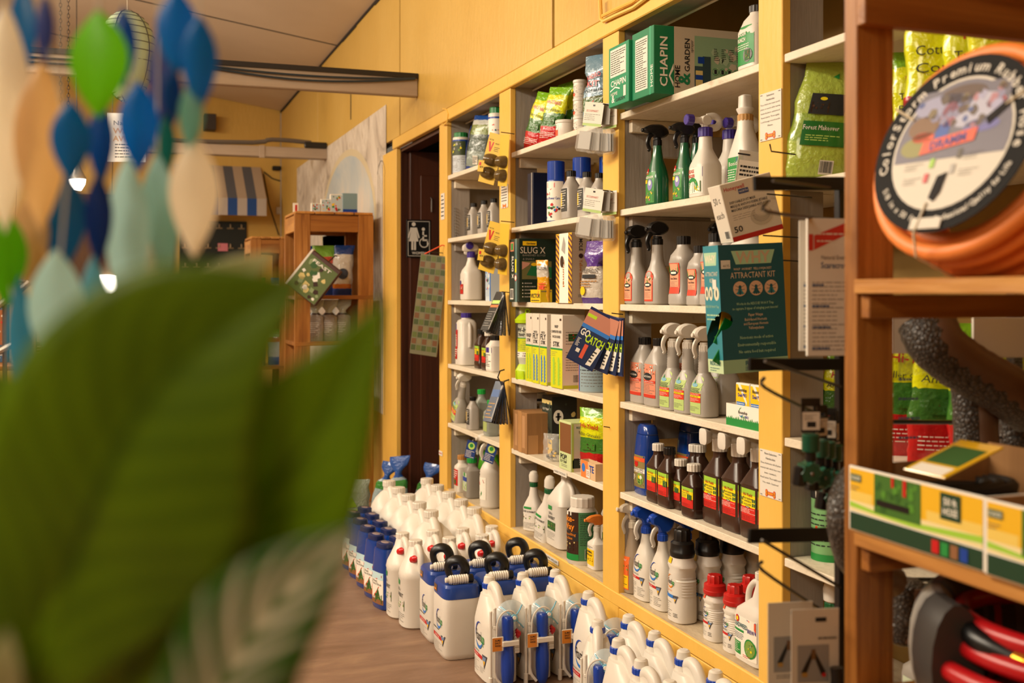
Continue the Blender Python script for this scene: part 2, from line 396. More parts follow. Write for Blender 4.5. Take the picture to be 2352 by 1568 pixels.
slab('trim_10', (DW + .001, Y5, SH['L'] - .025), (XB - .005, YW['p1a'] - .02, SH['L']), LEDGE)
# loose grey boards seen in the back of bay 4
for n_, (z0, z1) in enumerate(((.757, .83), (1.28, 1.42), (1.61, 1.68))):
    y = YW['p3b']
    slab('trim_%d' % (11 + n_), (DW + .109, y - .03, z0), (DW + .36, y - .002, z1), GREY, .002)
# doorway: brown door slightly open inside its frame
r_ = thing('door_1'); tag(r_, kind='structure')
yd0, yd1 = YW['p1a'], YW['d1']
mb = MB(); mb.box((DW + .058, yd1 - .06, 0), (DW + .76, yd1 - .02, HT - .02), DOORB, .003); mb.build('door_slab', r_)
mb = MB()
for a_, b_ in ((.12, .92), (1.06, 1.84)):
    for (q0, q1) in ((.115, .37), (.45, .70)): mb.box((DW + q0, yd1 - .068, a_), (DW + q1, yd1 - .06, b_), DOORB, .004)
mb.build('door_panel', r_)
hx = Xat(990, yd1 - .07); mb = MB(); mb.tube([(hx, yd1 - .068, 1.72), (hx, yd1 - .085, 1.71), (hx, yd1 - .085, 1.64)], .004, STEEL, 6); mb.build('coat_hook', r_)
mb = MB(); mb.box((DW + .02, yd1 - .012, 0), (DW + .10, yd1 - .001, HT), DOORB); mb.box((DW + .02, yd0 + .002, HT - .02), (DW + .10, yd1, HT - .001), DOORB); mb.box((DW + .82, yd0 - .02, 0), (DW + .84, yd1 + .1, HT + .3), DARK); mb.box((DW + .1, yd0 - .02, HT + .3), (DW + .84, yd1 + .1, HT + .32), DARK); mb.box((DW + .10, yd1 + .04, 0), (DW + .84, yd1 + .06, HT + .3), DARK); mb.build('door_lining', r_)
# restroom sign
Ys = YW['d1'] - .071; x0, x1 = Xat(933.5, Ys), Xat(990, Ys); X = (x0 + x1) / 2; zc_ = zat(548, X, Ys); hh = 43.5 * Zc(X, Ys) / F
r_ = thing('restroom_sign', 'black restroom sign with woman and wheelchair symbols on the brown door', 'sign', (X, Ys, zc_), 0)
mb = MB(); wd = (x1 - x0) / 2; mb.box((-wd, -.001, -hh), (wd, .003, hh), BLK, .002); mb.build('plate', r_)
mb = MB(); d = D(mb, flat((0, -.0015, 0), (1, 0, 0), (0, 0, 1)))
for (a, b, c_, e) in ((-wd + .008, -hh + .008, wd - .008, -hh + .0105), (-wd + .008, hh - .0105, wd - .008, hh - .008), (-wd + .008, -hh + .008, -wd + .0105, hh - .008), (wd - .0105, -hh + .008, wd - .008, hh - .008)): d.rect(a, b, c_, e, WHT)
u = -wd * .42
d.circ(u, .078, .011, WHT); d.poly([(u - .018, .06), (u + .018, .06), (u + .034, .005), (u + .027, .002), (u + .014, .04), (u + .027, -.015), (u - .027, -.015), (u - .014, .04), (u - .027, .002), (u - .034, .005)], WHT)
d.rect(u - .013, -.062, u - .002, -.015, WHT); d.rect(u + .002, -.062, u + .013, -.015, WHT)
u = wd * .45
d.circ(u - .006, .052, .009, WHT); d.rect(u - .011, -.005, u - .002, .04, WHT); d.rect(u - .011, .012, u + .014, .02, WHT); d.rect(u - .011, -.012, u + .02, -.003, WHT); d.rect(u + .014, -.04, u + .021, -.004, WHT)
d.arc(u - .002, -.022, .022, .027, 110, 360, WHT)
d.text('WOMEN', 0, -.078, .02, WHT, bold=1)
mb.build('symbols', r_)
# mural painted on the right wall
X = DW - .003
MUR = MN('painted_marble_mural', [(.3, '#8C8074'), (.42, '#C4B6A4'), (.58, '#DED2C0'), (.7, '#B4A188')], (4.2, 2.6, 1.8), .6, .08, 8, dist=2.2)
SKY = MN('painted_cloud_sky', [(.3, '#A5B4BC'), (.48, '#C2C4BE'), (.6, '#DCC9B4')], (1.8, 1.1, 1.6), .6, .05, 4, dist=.8)
CREAM = M('#D2C29E', .6)
mb = MB(); ya, yb = YW['mur1'], YW['mur0']
d = D(mb, flat((X, 0, 0), (0, 1, 0), (0, 0, 1), (-1, 0, 0)), .0005)
d.rect(ya, .5, yb, 2.27, MUR, 1)
yc, zc2 = Yat(795, DW), 1.62
d.circ(yc, zc2, .96, CREAM, 2, ry=.535, n=32); d.circ(yc, zc2, .90, SKY, 3, ry=.49, n=32); d.rect(yc - .90, .5, yc + .90, zc2, SKY, 3); 
LINE = M('#7C7268', .7)
for q in (.03, .09, .15, .2): d.rect(ya + q, .5, ya + q + .005, 1.85 + q, LINE, 4)
d.arc(ya + .12, 1.86, .10, .106, 20, 170, LINE, 4)
mb.build('mural', None, 'mural of painted clouds in an arch between marbled stone', None, 'mural')
# dark joint at the ceiling line and small wall marks
mb = MB(); rg = random.Random(4)
y = Y5
while y < YF - .1:
    l = rg.uniform(.25, .6); z = ceilz(DW) - rg.uniform(.004, .014)
    mb.box((DW - .006, y, z - .012), (DW + .01, min(y + l, YF), z + .02), DARK); y += l
mb.build('trim_14', kind='structure')
slab('trim_15', (DW - .0015, Yat(806, DW) - .012, 2.34), (DW - .0002, Yat(806, DW) + .012, 2.52), DARK)

# ---------------------------------------------------------------- beams that cross to the wall
GB = MN('grey_beam_paint', [(.3, '#A08D79'), (.7, '#B5A18B')], (1.2, 9, 9), .55, .2, 5)
def beam(Y, z0, z1, t, lab, chan):
    r_ = thing('ceiling_beam', lab, 'beam')
    mb = MB(); mb.box((XL + .02, Y - t / 2, z0), (DW - .002, Y + t / 2, z1), GB, .004); mb.build('timber', r_)
    if chan:
        mb = MB(); mb.box((XL + .02, Y - t / 2 - .012, z1 - .004), (DW - .004, Y + t / 2 + .01, z1 + .02), M('#17110E', .5)); mb.build('iron_strap', r_)
    return r_
Y1, Y2 = YW['b1'], YW['b2']
b1 = beam(Y1, 2.195, 2.29, .05, 'grey painted beam with a dark strap and sagging cables above the doorway', True)
b2 = beam(Y2, 2.18, 2.255, .09, 'smaller grey painted beam nearer the far wall with a black elbow at its end', False)
CAB = M('#243038', .5)
for (q, a) in ((.016, .022), (.022, .045)):
    mb = MB(); pts = []
    for i in range(61):
        x = XL + .1 + (DW - .02 - XL - .1) * i / 60; s_ = abs(sin((x - DW) * pi / 1.15)); pts.append((x, Y1 - .034 - q * .3, 2.283 - a * s_))
    mb.tube(pts, .0055, CAB, 6); mb.build('cable', b1)
mb = MB(); mb.box((DW - .17, Y2 - .06, 2.256), (DW - .006, Y2 - .03, 2.30), BLK, .006); mb.tube([(DW - .12, Y2 - .04, 2.295), (DW - .4, Y2 - .04, 2.305), (DW - .8, Y2 - .04, 2.27), (DW - 3.5, Y2 - .04, 2.262)], .016, M('#5E5348', .5), 8); mb.build('conduit', b2)
mb = MB()
for px in (600,): 
    x = Xat(px, Y2); mb.box((x - .02, Y2 - .052, 2.17), (x + .02, Y2 - .045, 2.26), GB, .002)
mb.build('clip', b2)
# corded cable along the header, top
mb = MB(); pts = [(DW - .02, Yat(p, DW), 1.2 + (672 - y_) / (.6696 * (p - 285))) for p, y_ in ((1392, 2), (1394, 45), (1400, 50), (1425, 38), (1470, 18), (1500, -4), (1560, -40))]
mb.tube(pts, .006, YELT, 6); mb.tube([(a - .004, b, c_ + .016) for a, b, c_ in pts[2:]], .005, YELT, 6); mb.build('painted_cable', None, 'yellow painted cable stapled along the header above the wide bay', None, 'cable')
mb = MB(); mb.tube([(DW - .014, Yat(p, DW), 1.2 + (672 - y_) / (.6696 * (p - 285))) for p, y_ in ((1024, 250), (1032, 252), (1036, 262), (1034, 280), (1028, 286), (1022, 286))], .004, YELT, 6)
mb.build('painted_cable', None, 'short yellow painted cable loop at the header beside the doorway', None, 'cable')
# notices on posts
def notice(px0, px1, z0, z1, lines, lab, X=DW - .0055, bone=True, small=False):
    y1, y0 = Yat(px0, X), Yat(px1, X); r_ = thing('paper_notice', lab, 'notice', (X, (y0 + y1) / 2, (z0 + z1) / 2), -90)
    wd, hh = (y1 - y0) / 2, (z1 - z0) / 2
    mb = MB(); mb.box((-wd, -.0008, -hh), (wd, .0006, hh), PAP); mb.build('sheet', r_)
    mb = MB(); d = D(mb, flat((0, -.001, 0), (1, 0, 0), (0, 0, 1)), .0002)
    n = len(lines); g = (2 * hh * (.72 if bone else .9)) / n; v = hh - g * .7
    for i, t in enumerate(lines):
        if small: d.rows(-wd * .8, v - g * .3, wd * .8, v + g * .3, 1, TXT, 2, i)
        else: d.text(t, 0, v, g * (.62 if i < 2 else .5), TXT, 2, w=min(2 * wd * .92, len(t) * g * .34))
        v -= g
    if bone:
        OR = M('#E58A1A', .5); RD = M('#C8201C', .5); v = -hh * .82
        d.rect(-.013, v - .004, .013, v + .004, RD, 2)
        for sx in (-1, 1):
            for sy in (-1, 1): d.circ(sx * .016, v + sy * .0035, .005, RD, 2)
        d.rect(-.011, v - .0025, .011, v + .0025, OR, 3)
        for sx in (-1, 1):
            for sy in (-1, 1): d.circ(sx * .016, v + sy * .003, .0036, OR, 3)
        for sx in (-1, 1):
            for sy in (-1, 1): d.rect(sx * wd * .84 - .004, sy * hh * .93 - .0006, sx * wd * .84 + .004, sy * hh * .93 + .0006, TXT, 3)
    mb.build('print', r_)
zz = lambda y_, px: 1.2 + (672 - y_) / (.6696 * (px - 285))
notice(1746, 1795, zz(322, 1770), zz(212, 1770), ['Selective', 'Herbicides', 'These Herbicides target specific', 'plants or weeds while leaving', 'desired plants unharmed.', 'Read Labels Thoroughly', 'Could Damage Some Desirable', 'Plants'], 'upper white paper notice about selective herbicides stapled to the yellow post')
notice(1746, 1796, zz(1142, 1771), zz(1034, 1771), ['Non-Selective', 'Herbicides', 'These Herbicides kill all plant', 'material with which they come', 'into contact.', 'Read Labels Thoroughly and', 'Use with Caution!'], 'lower white paper notice about non-selective herbicides stapled to the yellow post')
notice(1151, 1167, zz(478, 1160), zz(425, 1160), ['-'] * 6, 'small paper notice pinned low under the upper mouse trap card', bone=True, small=True)
notice(1013, 1021, zz(505, 1016), zz(445, 1016), ['-'] * 6, 'small paper notice on the slim yellow post beside the doorway', bone=False, small=True)
for (p0, p1, z, t, lab) in ((1272, 1302, SH['E'] - .0165, 'INSECTICIDES', 'white shelf sticker on the edge below the fly trap box'), (1258, 1288, SH['L'] - .02, 'ANIMAL REPELLENT', 'white sticker on the ledge edge behind the sprayer handles')):
    y1, y0 = Yat(p0, DW), Yat(p1, DW); X = DW - (.0085 if z < .3 else .0005)
    r_ = thing('shelf_sticker', lab, 'sticker', (X, (y0 + y1) / 2, z), -90); wd = (y1 - y0) / 2
    mb = MB(); mb.box((-wd, -.0006, -.008), (wd, .0004, .008), PAP); mb.build('sheet', r_)
    mb = MB(); D(mb, flat((0, -.0008, 0), (1, 0, 0), (0, 0, 1)), .0002).text(t, 0, 0, .009, TXT, 1, w=wd * 1.7); mb.build('print', r_)
y1, y0 = Yat(999, DW), Yat(1017, DW)
r_ = thing('shelf_sticker', 'small red and white sticker low on the slim post beside the doorway', 'sticker', (DW - .006, YW['p1a'] - .03, zz(1040, 1014)), -90)
mb = MB(); mb.box((-.028, -.0006, -.011), (.028, .0004, .011), PAP); mb.build('sheet', r_)
mb = MB(); D(mb, flat((0, -.0008, 0), (1, 0, 0), (0, 0, 1)), .0002).rows(-.024, -.005, .024, .005, 1, RED, 1); mb.build('print', r_)

# ================================================================== PRODUCT KITS (built once each, then copied)
GRY = M('#A9A39A', .32); GRYD = M('#8E887F', .35); BRN = M('#3A241A', .28); GRND = M('#0F5A36', .22, coat=.3); LIME = M('#B9D76A', .5); PUR = M('#3C2A86', .4)
YLW = M('#F0DC14', .4); YLB = M('#F2C414', .4); SAL = M('#E8A07C', .5); ORR = M('#E0532A', .45); SKB = M('#2E76C8', .45); PIC1 = M('#2F5A24', .6); PIC2 = M('#7A9A3C', .6); PIC3 = M('#8A5A34', .6); PIC4 = M('#D8C27A', .6)
LGRN = M('#9CCB3C', .45); TEAL = M('#1D5F6B', .5); TEALL = M('#3A8392', .5); MINT = M('#A8CDA6', .5); GRY2 = M('#6A645C', .6); TAN = M('#B89A5E', .5); NAVY = M('#14244C', .5)
PROTO = {}; MADE = {}
def proto(f): PROTO[f.__name__] = f; return f
def put(key, lab, px, z, X, h=None, rz=-90, cat=None, group=None, tx=0, ty=0, Y=None, s=1.0, dz=0):
    if key not in MADE:
        o, H = PROTO[key](); MADE[key] = (o, H, [False])
    o, H, used = MADE[key]
    c = dup(o) if used[0] else o
    used[0] = True
    Y = Yat(px, X) if Y is None else Y
    k = (h / H) if h else s
    c.scale = (k, k, k); c.location = (X, Y, z + dz); c.rotation_euler = (R(tx), R(ty), R(rz))
    c['label'] = lab; c['category'] = cat or o.get('category', 'bottle')
    if group: c['group'] = group
    elif 'group' in c: del c['group']
    return c
def body(root, prof, m, fn=None, name='body', n=24):
    mb = MB(); mb.sup(prof, m, n); mb.build(name, root)
    if fn: mb = MB(); fn(D(mb, wrap(prof))); mb.build('label', root)
def cap(root, r, z0, z1, m, name='cap', cx=0, cy=0, rib=True, n=28):
    mb = MB(); (mb.ribcap if rib else mb.cyl)(r, z0, z1, m, n, cx=cx, cy=cy) if rib else mb.cyl(r, z0, z1, m, n, .002, cx=cx, cy=cy); return mb.build(name, root)
HEADS = dict(
    std=[(-.052, .02), (-.054, .034), (-.03, .047), (.012, .05), (.036, .036), (.042, .02), (.032, .008), (.012, .0), (-.012, .002), (-.02, .014)],
    big=[(-.044, .03), (-.046, .052), (-.03, .062), (.0, .066), (.026, .056), (.036, .034), (.03, .014), (.014, .0), (-.012, .0), (-.02, .022)],
    dome=[(-.036, .02), (-.04, .034), (-.028, .048), (-.004, .056), (.024, .05), (.038, .034), (.034, .02), (.014, .008), (-.012, .008)],
    tan=[(-.05, .03), (-.05, .05), (-.036, .058), (-.005, .062), (.03, .056), (.034, .046), (.012, .04), (.012, .0), (-.012, .0), (-.02, .026)])
def trigger(root, z0, mh, mc, ml, style='std', r=.016, w=.026, cy=0):
    mb = MB(); mb.ribcap(r, z0, z0 + .02, mc, 26, cy=cy); mb.cyl(r * .8, z0 + .019, z0 + .028, mc, 18, cy=cy); mb.build('collar', root)
    T = Matrix.Translation((0, cy, z0 + .024))
    mb = MB(); mb.prism(HEADS[style], -w / 2, w / 2, mh, .006, T)
    y0, z_ = HEADS[style][0]; z1 = HEADS[style][1][1]
    mb.cyl(.007, 0, .01, mh, 12, T=Matrix.Translation((0, cy + y0 + .001, z0 + .024 + (z_ + z1) / 2)) @ Matrix.Rotation(pi / 2, 4, 'X')); h = mb.build('spray_head', root)
    mb = MB(); mb.tube([(0, cy - .016, z0 + .042), (0, cy - .03, z0 + .03), (0, cy - .037, z0 + .008), (0, cy - .031, z0 - .012), (0, cy - .036, z0 - .02)], [.006, .006, .0055, .005, .003], ml, 8, flat=1.4); mb.build('lever', root)
def swoosh(d, u, v, s, c1, c2, oval=1.15):
    d.arc(u, v, -.84 * s, s, 70, 205, c1, 3, ky=oval); d.arc(u, v, -.76 * s, s, 200, 350, c2, 3, ky=oval)
def rlogo(d, u, v, s, ring=None, l1='Round', l2='up', w=None):
    swoosh(d, u, v, s, ring or BLU, ring or SKB)
    d.text(l1, u - .12 * s, v, s * 1.25, TXT, 5, w=s * 1.35, bold=.8); d.text(l2, u + .95 * s, v - .04 * s, s * 1.2, GRN, 5, w=s * .72, bold=1.2)
def diamond(d, u, v, s):
    d.poly([(u - s, v + s), (u + s, v + s), (u, v - 1.5 * s)], M('#4A4A52', .5), 4); d.poly([(u - s * .7, v + .7 * s), (u + s * .7, v + .7 * s), (u, v - 1.1 * s)], M('#6E86A8', .5), 5); d.poly([(u - s * .4, v), (u + s * .4, v), (u, v - s)], M('#E8B02A', .5), 6)
WHL = M('#F0EADC', .42)
# ---- white weed killer trigger bottle
@proto
def weed_spray():
    o = thing('spray_bottle', cat='bottle'); P = [(0, .042, .027, 3), (.004, .048, .032, 3), (.09, .05, .033, 3), (.125, .047, .031, 2.8), (.155, .033, .024, 2.4), (.178, .02, .018, 2), (.2, .0145, .0145, 2), (.218, .0135, .0135, 2)]
    def L(d):
        rlogo(d, -.002, .118, .024); d.text('WEED & GRASS KILLER', -.012, .084, .007, TXT, 4, sx=.7)
        d.rect(-.046, .068, .018, .076, RED, 3, 8); d.text('KILLS ROOTS', -.018, .072, .006, WHL, 5, sx=.8); diamond(d, .03, .066, .011)
        d.rows(-.042, .012, -.004, .058, 9, GRY2, 3, 2, .25); d.rows(.004, .016, .04, .045, 6, GRY2, 3, 5, .25)
    body(o, P, WHT, L); trigger(o, .212, M('#1647B0', .3), M('#1647B0', .3), M('#DCD6CA', .4), 'big', .017, .03)
    return o, .302
@proto
def beige_spray():
    o = thing('spray_bottle', cat='bottle'); P = [(0, .036, .028, 2.6), (.004, .041, .033, 2.6), (.1, .041, .033, 2.5), (.13, .036, .03, 2.3), (.17, .022, .021, 2), (.205, .014, .014, 2), (.218, .013, .013, 2)]
    def L(d):
        d.rect(-.032, .014, .028, .122, M('#E86A2A', .5), 1, 8, 4); d.rect(-.030, .018, .026, .06, YLB, 2, 8, 2); d.photo(-.03, .062, .026, .098, PIC1, [PIC2, PIC3, BRN], 4, 10); d.text('READY SPRAY', -.002, .11, .009, WHL, 4, sx=.7); d.rows(-.026, .022, .022, .056, 6, TXT, 4, 3, .3)
    body(o, P, M('#9C8A74', .35), L); trigger(o, .212, M('#D9CDB6', .45), M('#D9CDB6', .45), M('#D9CDB6', .45), 'tan', .016, .024)
    return o, .298
def conc(H, r, d_, mc, ring, capw, logo=WHT):
    o = thing('concentrate_bottle', cat='bottle'); k = H / .26
    P = [(0, r * .88, d_ * .88, 2.6), (.004, r, d_, 2.6), (.07 * k, r, d_, 2.6)]
    z = .075 * k
    for i in range(8): P += [(z, r - .0015 - (.006 if i > 5 else 0), d_ - .001, 2.5), (z + .004 * k, r - (.006 if i > 5 else 0), d_, 2.5)]; z += .008 * k
    P += [(.145 * k, r * .86, d_ * .9, 2.5), (.158 * k, r * 1.03, d_, 2.6), (.165 * k, r * .98, d_ * .97, 2.6), (.176 * k, r * .82, d_ * .86, 2.3), (.186 * k, r * .8, d_ * .86, 2.2)]
    def L(dd):
        rlogo(dd, -.004, .116 * k, .017 * k, ring); dd.text('CONCENTRATE', -.01, .09 * k, .0065, ring or TXT, 4, sx=.7); dd.rect(-r * .9, .07 * k, r * .3, .079 * k, SKB if ring else RED, 3, 6); diamond(dd, r * .5, .07 * k, .009)
        dd.rows(-r * .8, .015, r * .1, .06 * k, 8, GRY2, 3, 3, .25); dd.rows(r * .3, .018, r * .7, .03, 3, TXT, 3, 7, .4)
        if ring: dd.rect(-r * .7, .166 * k, r * .0, .182 * k, YLB, 3, 4); 
        else: dd.rect(-r * .75, .166 * k, -r * .2, .180 * k, ORR, 3, 4)
    body(o, P, WHP, L)
    mb = MB(); mb.sup([(.184 * k, capw, capw * .9, 2.2), (.19 * k, capw * 1.04, capw * .94, 2.2), (.2 * k, capw * 1.04, capw * .94, 2.2), (.202 * k, capw * 1.0, capw * .9, 2.2), (.222 * k, capw * .96, capw * .88, 2.2), (.229 * k, capw * .72, capw * .7, 2)], mc, 28); mb.build('measuring_cap', o)
    mb = MB(); n = 20; rg_ = lambda z, q: [((capw * .68 - (.003 if (i // 1) % 2 else 0) - q) * cos(2 * pi * i / n), (capw * .66 - (.003 if i % 2 else 0) - q) * sin(2 * pi * i / n), z) for i in range(n)]
    mb.loft([rg_(.228 * k, 0), rg_(.255 * k, 0), rg_(.26 * k, .003)], mc, True); mb.build('knob', o)
    return o, .26 * k
@proto
def black_cap_conc(): return conc(.26, .044, .036, BLK, M('#E88A1C', .5), .036)
@proto
def red_cap_conc(): return conc(.19, .036, .029, M('#B81A16', .35), None, .034)
def jugbody(w, d_, h, sh=.6, e=4):
    return [(0, w * .9, d_ * .88, e), (.005, w, d_, e), (h * sh, w, d_, e), (h * (sh + .08), w * .96, d_ * .96, e), (h, w * .5, d_ * .55, 2.6)]
@proto
def weed_jug():
    o = thing('jug', cat='jug'); P = [(0, .052, .03, 4), (.006, .06, .036, 4), (.118, .06, .036, 4), (.13, .056, .034, 3.4), (.145, .042, .028, 2.6, .008), (.165, .022, .02, 2.2, .02), (.2, .0155, .0155, 2, .026), (.218, .0145, .0145, 2, .026)]
    def L(d):
        d.rect(-.052, .016, .05, .116, WHL, 1, 8, 4); d.poly([(.012, .114), (.048, .114), (.048, .082)], PUR, 3); d.poly([(.018, .114), (.048, .112), (.048, .09)], ORR, 4)
        d.text('DEADWEED', -.016, .094, .016, TEAL, 5, bold=1, sx=.75); d.text('BREW', .03, .088, .014, PUR, 5, bold=1, sx=.7); d.circ(-.03, .108, .009, RED, 4); d.circ(-.03, .108, .005, YLW, 5)
        d.rect(-.05, .077, .0, .083, GRN, 3, 4); d.rows(-.048, .058, .0, .074, 4, NAVY, 3, 4, .4); d.rect(-.05, .02, -.014, .052, GRN, 3, 3); d.rows(-.048, .024, -.018, .05, 6, WHL, 4, 3, .25)
        d.circ(.026, .045, .024, GRN, 3); d.circ(.026, .045, .02, PIC2, 4); d.photo(.012, .03, .04, .06, PIC2, [GRY, PIC1, YLW], 5, 8, 5); d.rows(-.004, .018, .03, .026, 2, RED, 4, 3, .4)
    body(o, P, WHP, L); cap(o, .018, .216, .232, WHT, cx=.026)
    mb = MB(); mb.tube([(.024, 0, .205), (-.006, 0, .2), (-.03, 0, .178), (-.038, 0, .15), (-.036, 0, .125)], .008, WHP, 10); mb.build('handle', o)
    return o, .232
# ---- brown bottles with yellow and red labels
def brown(w, d_, h, neck, mc, title, capr, capz, kind=0, T_=None):
    o = thing('brown_bottle', cat='bottle'); hs = h * .68
    P = [(0, w * .88, d_ * .86, 6), (.004, w * .97, d_ * .96, 6), (.03 * h / .17, w, d_, 6), (.034 * h / .17, w * .93, d_ * .95, 6), (hs * .97, w * .93, d_ * .95, 6), (hs, w * .98, d_, 6), (hs + .004, w * .95, d_ * .97, 5), (h * .9, neck * 1.05, neck * 1.02, 2.4), (h * .92, neck, neck, 2), (h, neck, neck, 2)]
    z0, z1 = .038 * h / .17, hs * .95; W_ = w * .86
    def L(d):
        zm = z0 + (z1 - z0) * .45; z3 = z0 + (z1 - z0) * .82
        d.rect(-W_, z0, W_, zm, M('#D2261E', .42), 1, 6, 3); d.rect(-W_, zm, W_, z3, YLW, 1, 6, 3); d.rect(-W_, z3, W_, z1, LGRN, 1, 6, 2)
        sz = (z1 - z0); d.text('Hi-Yield', 0, z3 + .01 * sz, sz * .13, M('#B0141A', .4), 5, bold=.8, w=W_ * 1.0)
        ts = title if isinstance(title, list) else [title]; v = z3 - sz * .1
        for i, t in enumerate(ts): d.text(t, -.0 if kind else -W_ * .05, v, sz * (.105 if i == 0 else .08), TXT, 4, w=W_ * (1.15 if i == 0 else .8) * (1 if kind else 1.3)); v -= sz * .095
        if kind:
            for (u_, v_) in ((-.72, .62), (.68, .62), (-.76, .49), (.68, .49)): d.photo(W_ * u_ - W_ * .2, z0 + sz * v_, W_ * u_ + W_ * .2, z0 + sz * (v_ + .1), PIC1, [PIC2, GRY, BRN], int(u_ * 9 + 20), 7)
            d.circ(0, zm, W_ * .26, TXT, 4, ry=sz * .028); d.rect(-W_ * .16, zm - sz * .008, W_ * .16, zm + sz * .008, WHL, 5)
            d.rows(-W_ * .8, z0 + sz * .25, W_ * .8, z0 + sz * .41, 5, WHL, 3, 3, .28)
        else:
            d.photo(W_ * .2, zm - sz * .05, W_ * .85, zm + sz * .22, PIC1, [PIC2, GRND], 3, 8); d.rows(-W_ * .9, zm + sz * .03, W_ * .1, zm + sz * .2, 4, TXT, 3, 4, .3)
        d.rows(-W_ * .85, z0 + sz * .03, W_ * .85, z0 + sz * .2, 7, M('#6A0E0C', .5), 3, 8, .3)
    body(o, P, BRN, L, n=28); cap(o, capr, h - .002, h + capz, mc)
    return o, h + capz
@proto
def brown_white(): return brown(.036, .025, .148, .014, WHT, 'Spreader Sticker', .0175, .018)
@proto
def brown_black(): return brown(.036, .025, .148, .014, BLK, 'Spreader Sticker', .0175, .018)
@proto
def brown_small(): return brown(.031, .021, .108, .013, WHT, 'Grass Killer', .0165, .015)
@proto
def brown_hose():
    o, h = brown(.049, .034, .2, .0185, WHT, ['Atrazine', 'WEED', 'KILLER'], .0215, .034, 1)
    mb = MB(); A = Matrix.Translation((0, 0, .24)) @ Matrix.Rotation(pi / 2, 4, 'X')
    mb.sup([(.03, .006, .008, 2), (.034, .013, .016, 4), (.05, .02, .022, 4), (.054, .02, .022, 4), (.056, .012, .015, 4)], WHP, 16, A)
    mb.cyl(.0085, -.045, .034, WHP, 14, T=A); mb.cyl(.014, -.075, -.045, WHP, 16, T=A); mb.tube([(0, 0, .23), (0, 0, .244)], .013, WHP, 12)
    mb.box((-.003, -.03, .246), (.003, .04, .258), WHP, .001); mb.build('hose_nozzle', o)
    return o, .258
@proto
def brown_short(): return brown(.04, .028, .17, .014, BLK, 'Killer', .0175, .016)
# ---- blue and gold lawn jug
def bluejug(gold=True, w=.055, d_=.042, h=.235, flat_cap=False):
    o = thing('blue_bottle', cat='bottle'); P = [(0, w * .86, d_ * .86, 4), (.005, w * .98, d_ * .96, 4), (.03, w, d_, 4), (h * .62, w, d_, 4), (h * .68, w * .97, d_ * .97, 4), (h * .96, w * .9, d_ * .86, 3.4), (h, w * .86, d_ * .8, 3.4)]
    def L(d):
        if gold:
            d.rect(-w * .86, .03, w * .86, h * .66, M('#8A7A46', .45), 1, 8, 5); d.rect(-w * .86, h * .56, w * .86, h * .625, ORR, 3, 8); d.text('20% BONUS...', -.004, h * .593, .011, YLB, 5, w=w * 1.1)
            d.poly([(-.026, h * .55), (.004, h * .55), (.004, h * .49), (-.011, h * .455), (-.026, h * .49)], RED, 4); d.rect(-w * .86, h * .37, w * .86, h * .445, WHL, 3, 8); d.text('SEASON LONG', 0, h * .427, .011, TXT, 5, w=w * 1.5, bold=.6); d.text('WEED CONTROL', 0, h * .388, .009, GRY2, 5, w=w * 1.5, bold=.4)
            d.rect(-w * .86, h * .22, -w * .3, h * .34, NAVY, 3); d.rows(-w * .8, h * .23, -w * .36, h * .33, 4, WHL, 4, 2, .5); d.circ(.018, h * .27, .024, PIC2, 3); d.circ(.026, h * .3, .008, WHL, 4); d.circ(.012, h * .3, .007, YLB, 4); d.photo(.004, h * .2, .034, h * .29, PIC1, [LGRN, PIC2], 3, 9, 4); d.rows(-w * .8, h * .13, w * .8, h * .19, 4, TXT, 3, 2, .25)
        else:
            d.rect(-w * .82, .02, w * .82, h * .62, WHL, 1, 8, 5); d.rect(-w * .82, h * .5, w * .82, h * .62, M('#BFDDE2', .5), 2, 8); d.poly([(-w * .7, h * .585), (w * .7, h * .585), (w * .7, h * .55), (0, h * .5), (-w * .7, h * .55)], RED, 4); d.text('12 Month', -w * .3, h * .47, .012, TXT, 4, w=w * .8); d.text('Tree & Shrub', 0, h * .425, .012, TXT, 4, w=w * 1.3)
            d.poly([(-w * .78, h * .385), (w * .4, h * .385), (-w * .3, h * .2), (-w * .78, h * .18)], ORR, 3); d.poly([(w * .2, h * .37), (w * .62, h * .16), (-w * .2, h * .16)], PIC1, 4); d.photo(-w * .2, h * .12, w * .7, h * .26, PIC1, [PIC2, PIC3, PIC1], 4, 10, 4); d.rect(-w * .82, .02, w * .82, .038, PIC3, 3, 6); d.rows(-w * .75, .045, -w * .25, h * .18, 6, GRY2, 4, 4, .3)
    body(o, P, M('#0B3A8C', .2, coat=.4), L)
    return o, P, h
@proto
def blue_gold():
    o, P, h = bluejug(True); mb = MB(); mb.sup([(h - .002, .046, .03, 3), (h + .004, .05, .034, 3), (h + .03, .046, .03, 3), (h + .04, .036, .022, 3)], M('#0B3A8C', .2, coat=.4), 20); mb.build('cap', o); return o, h + .04
@proto
def blue_tree():
    o, P, h = bluejug(False, .05, .034, .215); mb = MB(); mb.sup([(h - .002, .034, .022, 3), (h + .002, .036, .024, 3), (h + .018, .036, .024, 3), (h + .02, .033, .021, 3)], M('#1B2A5C', .35), 20); mb.sup([(h + .02, .022, .012, 2), (h + .0215, .02, .01, 2)], M('#8A7A7C', .4), 12); mb.build('cap', o); return o, h + .0215
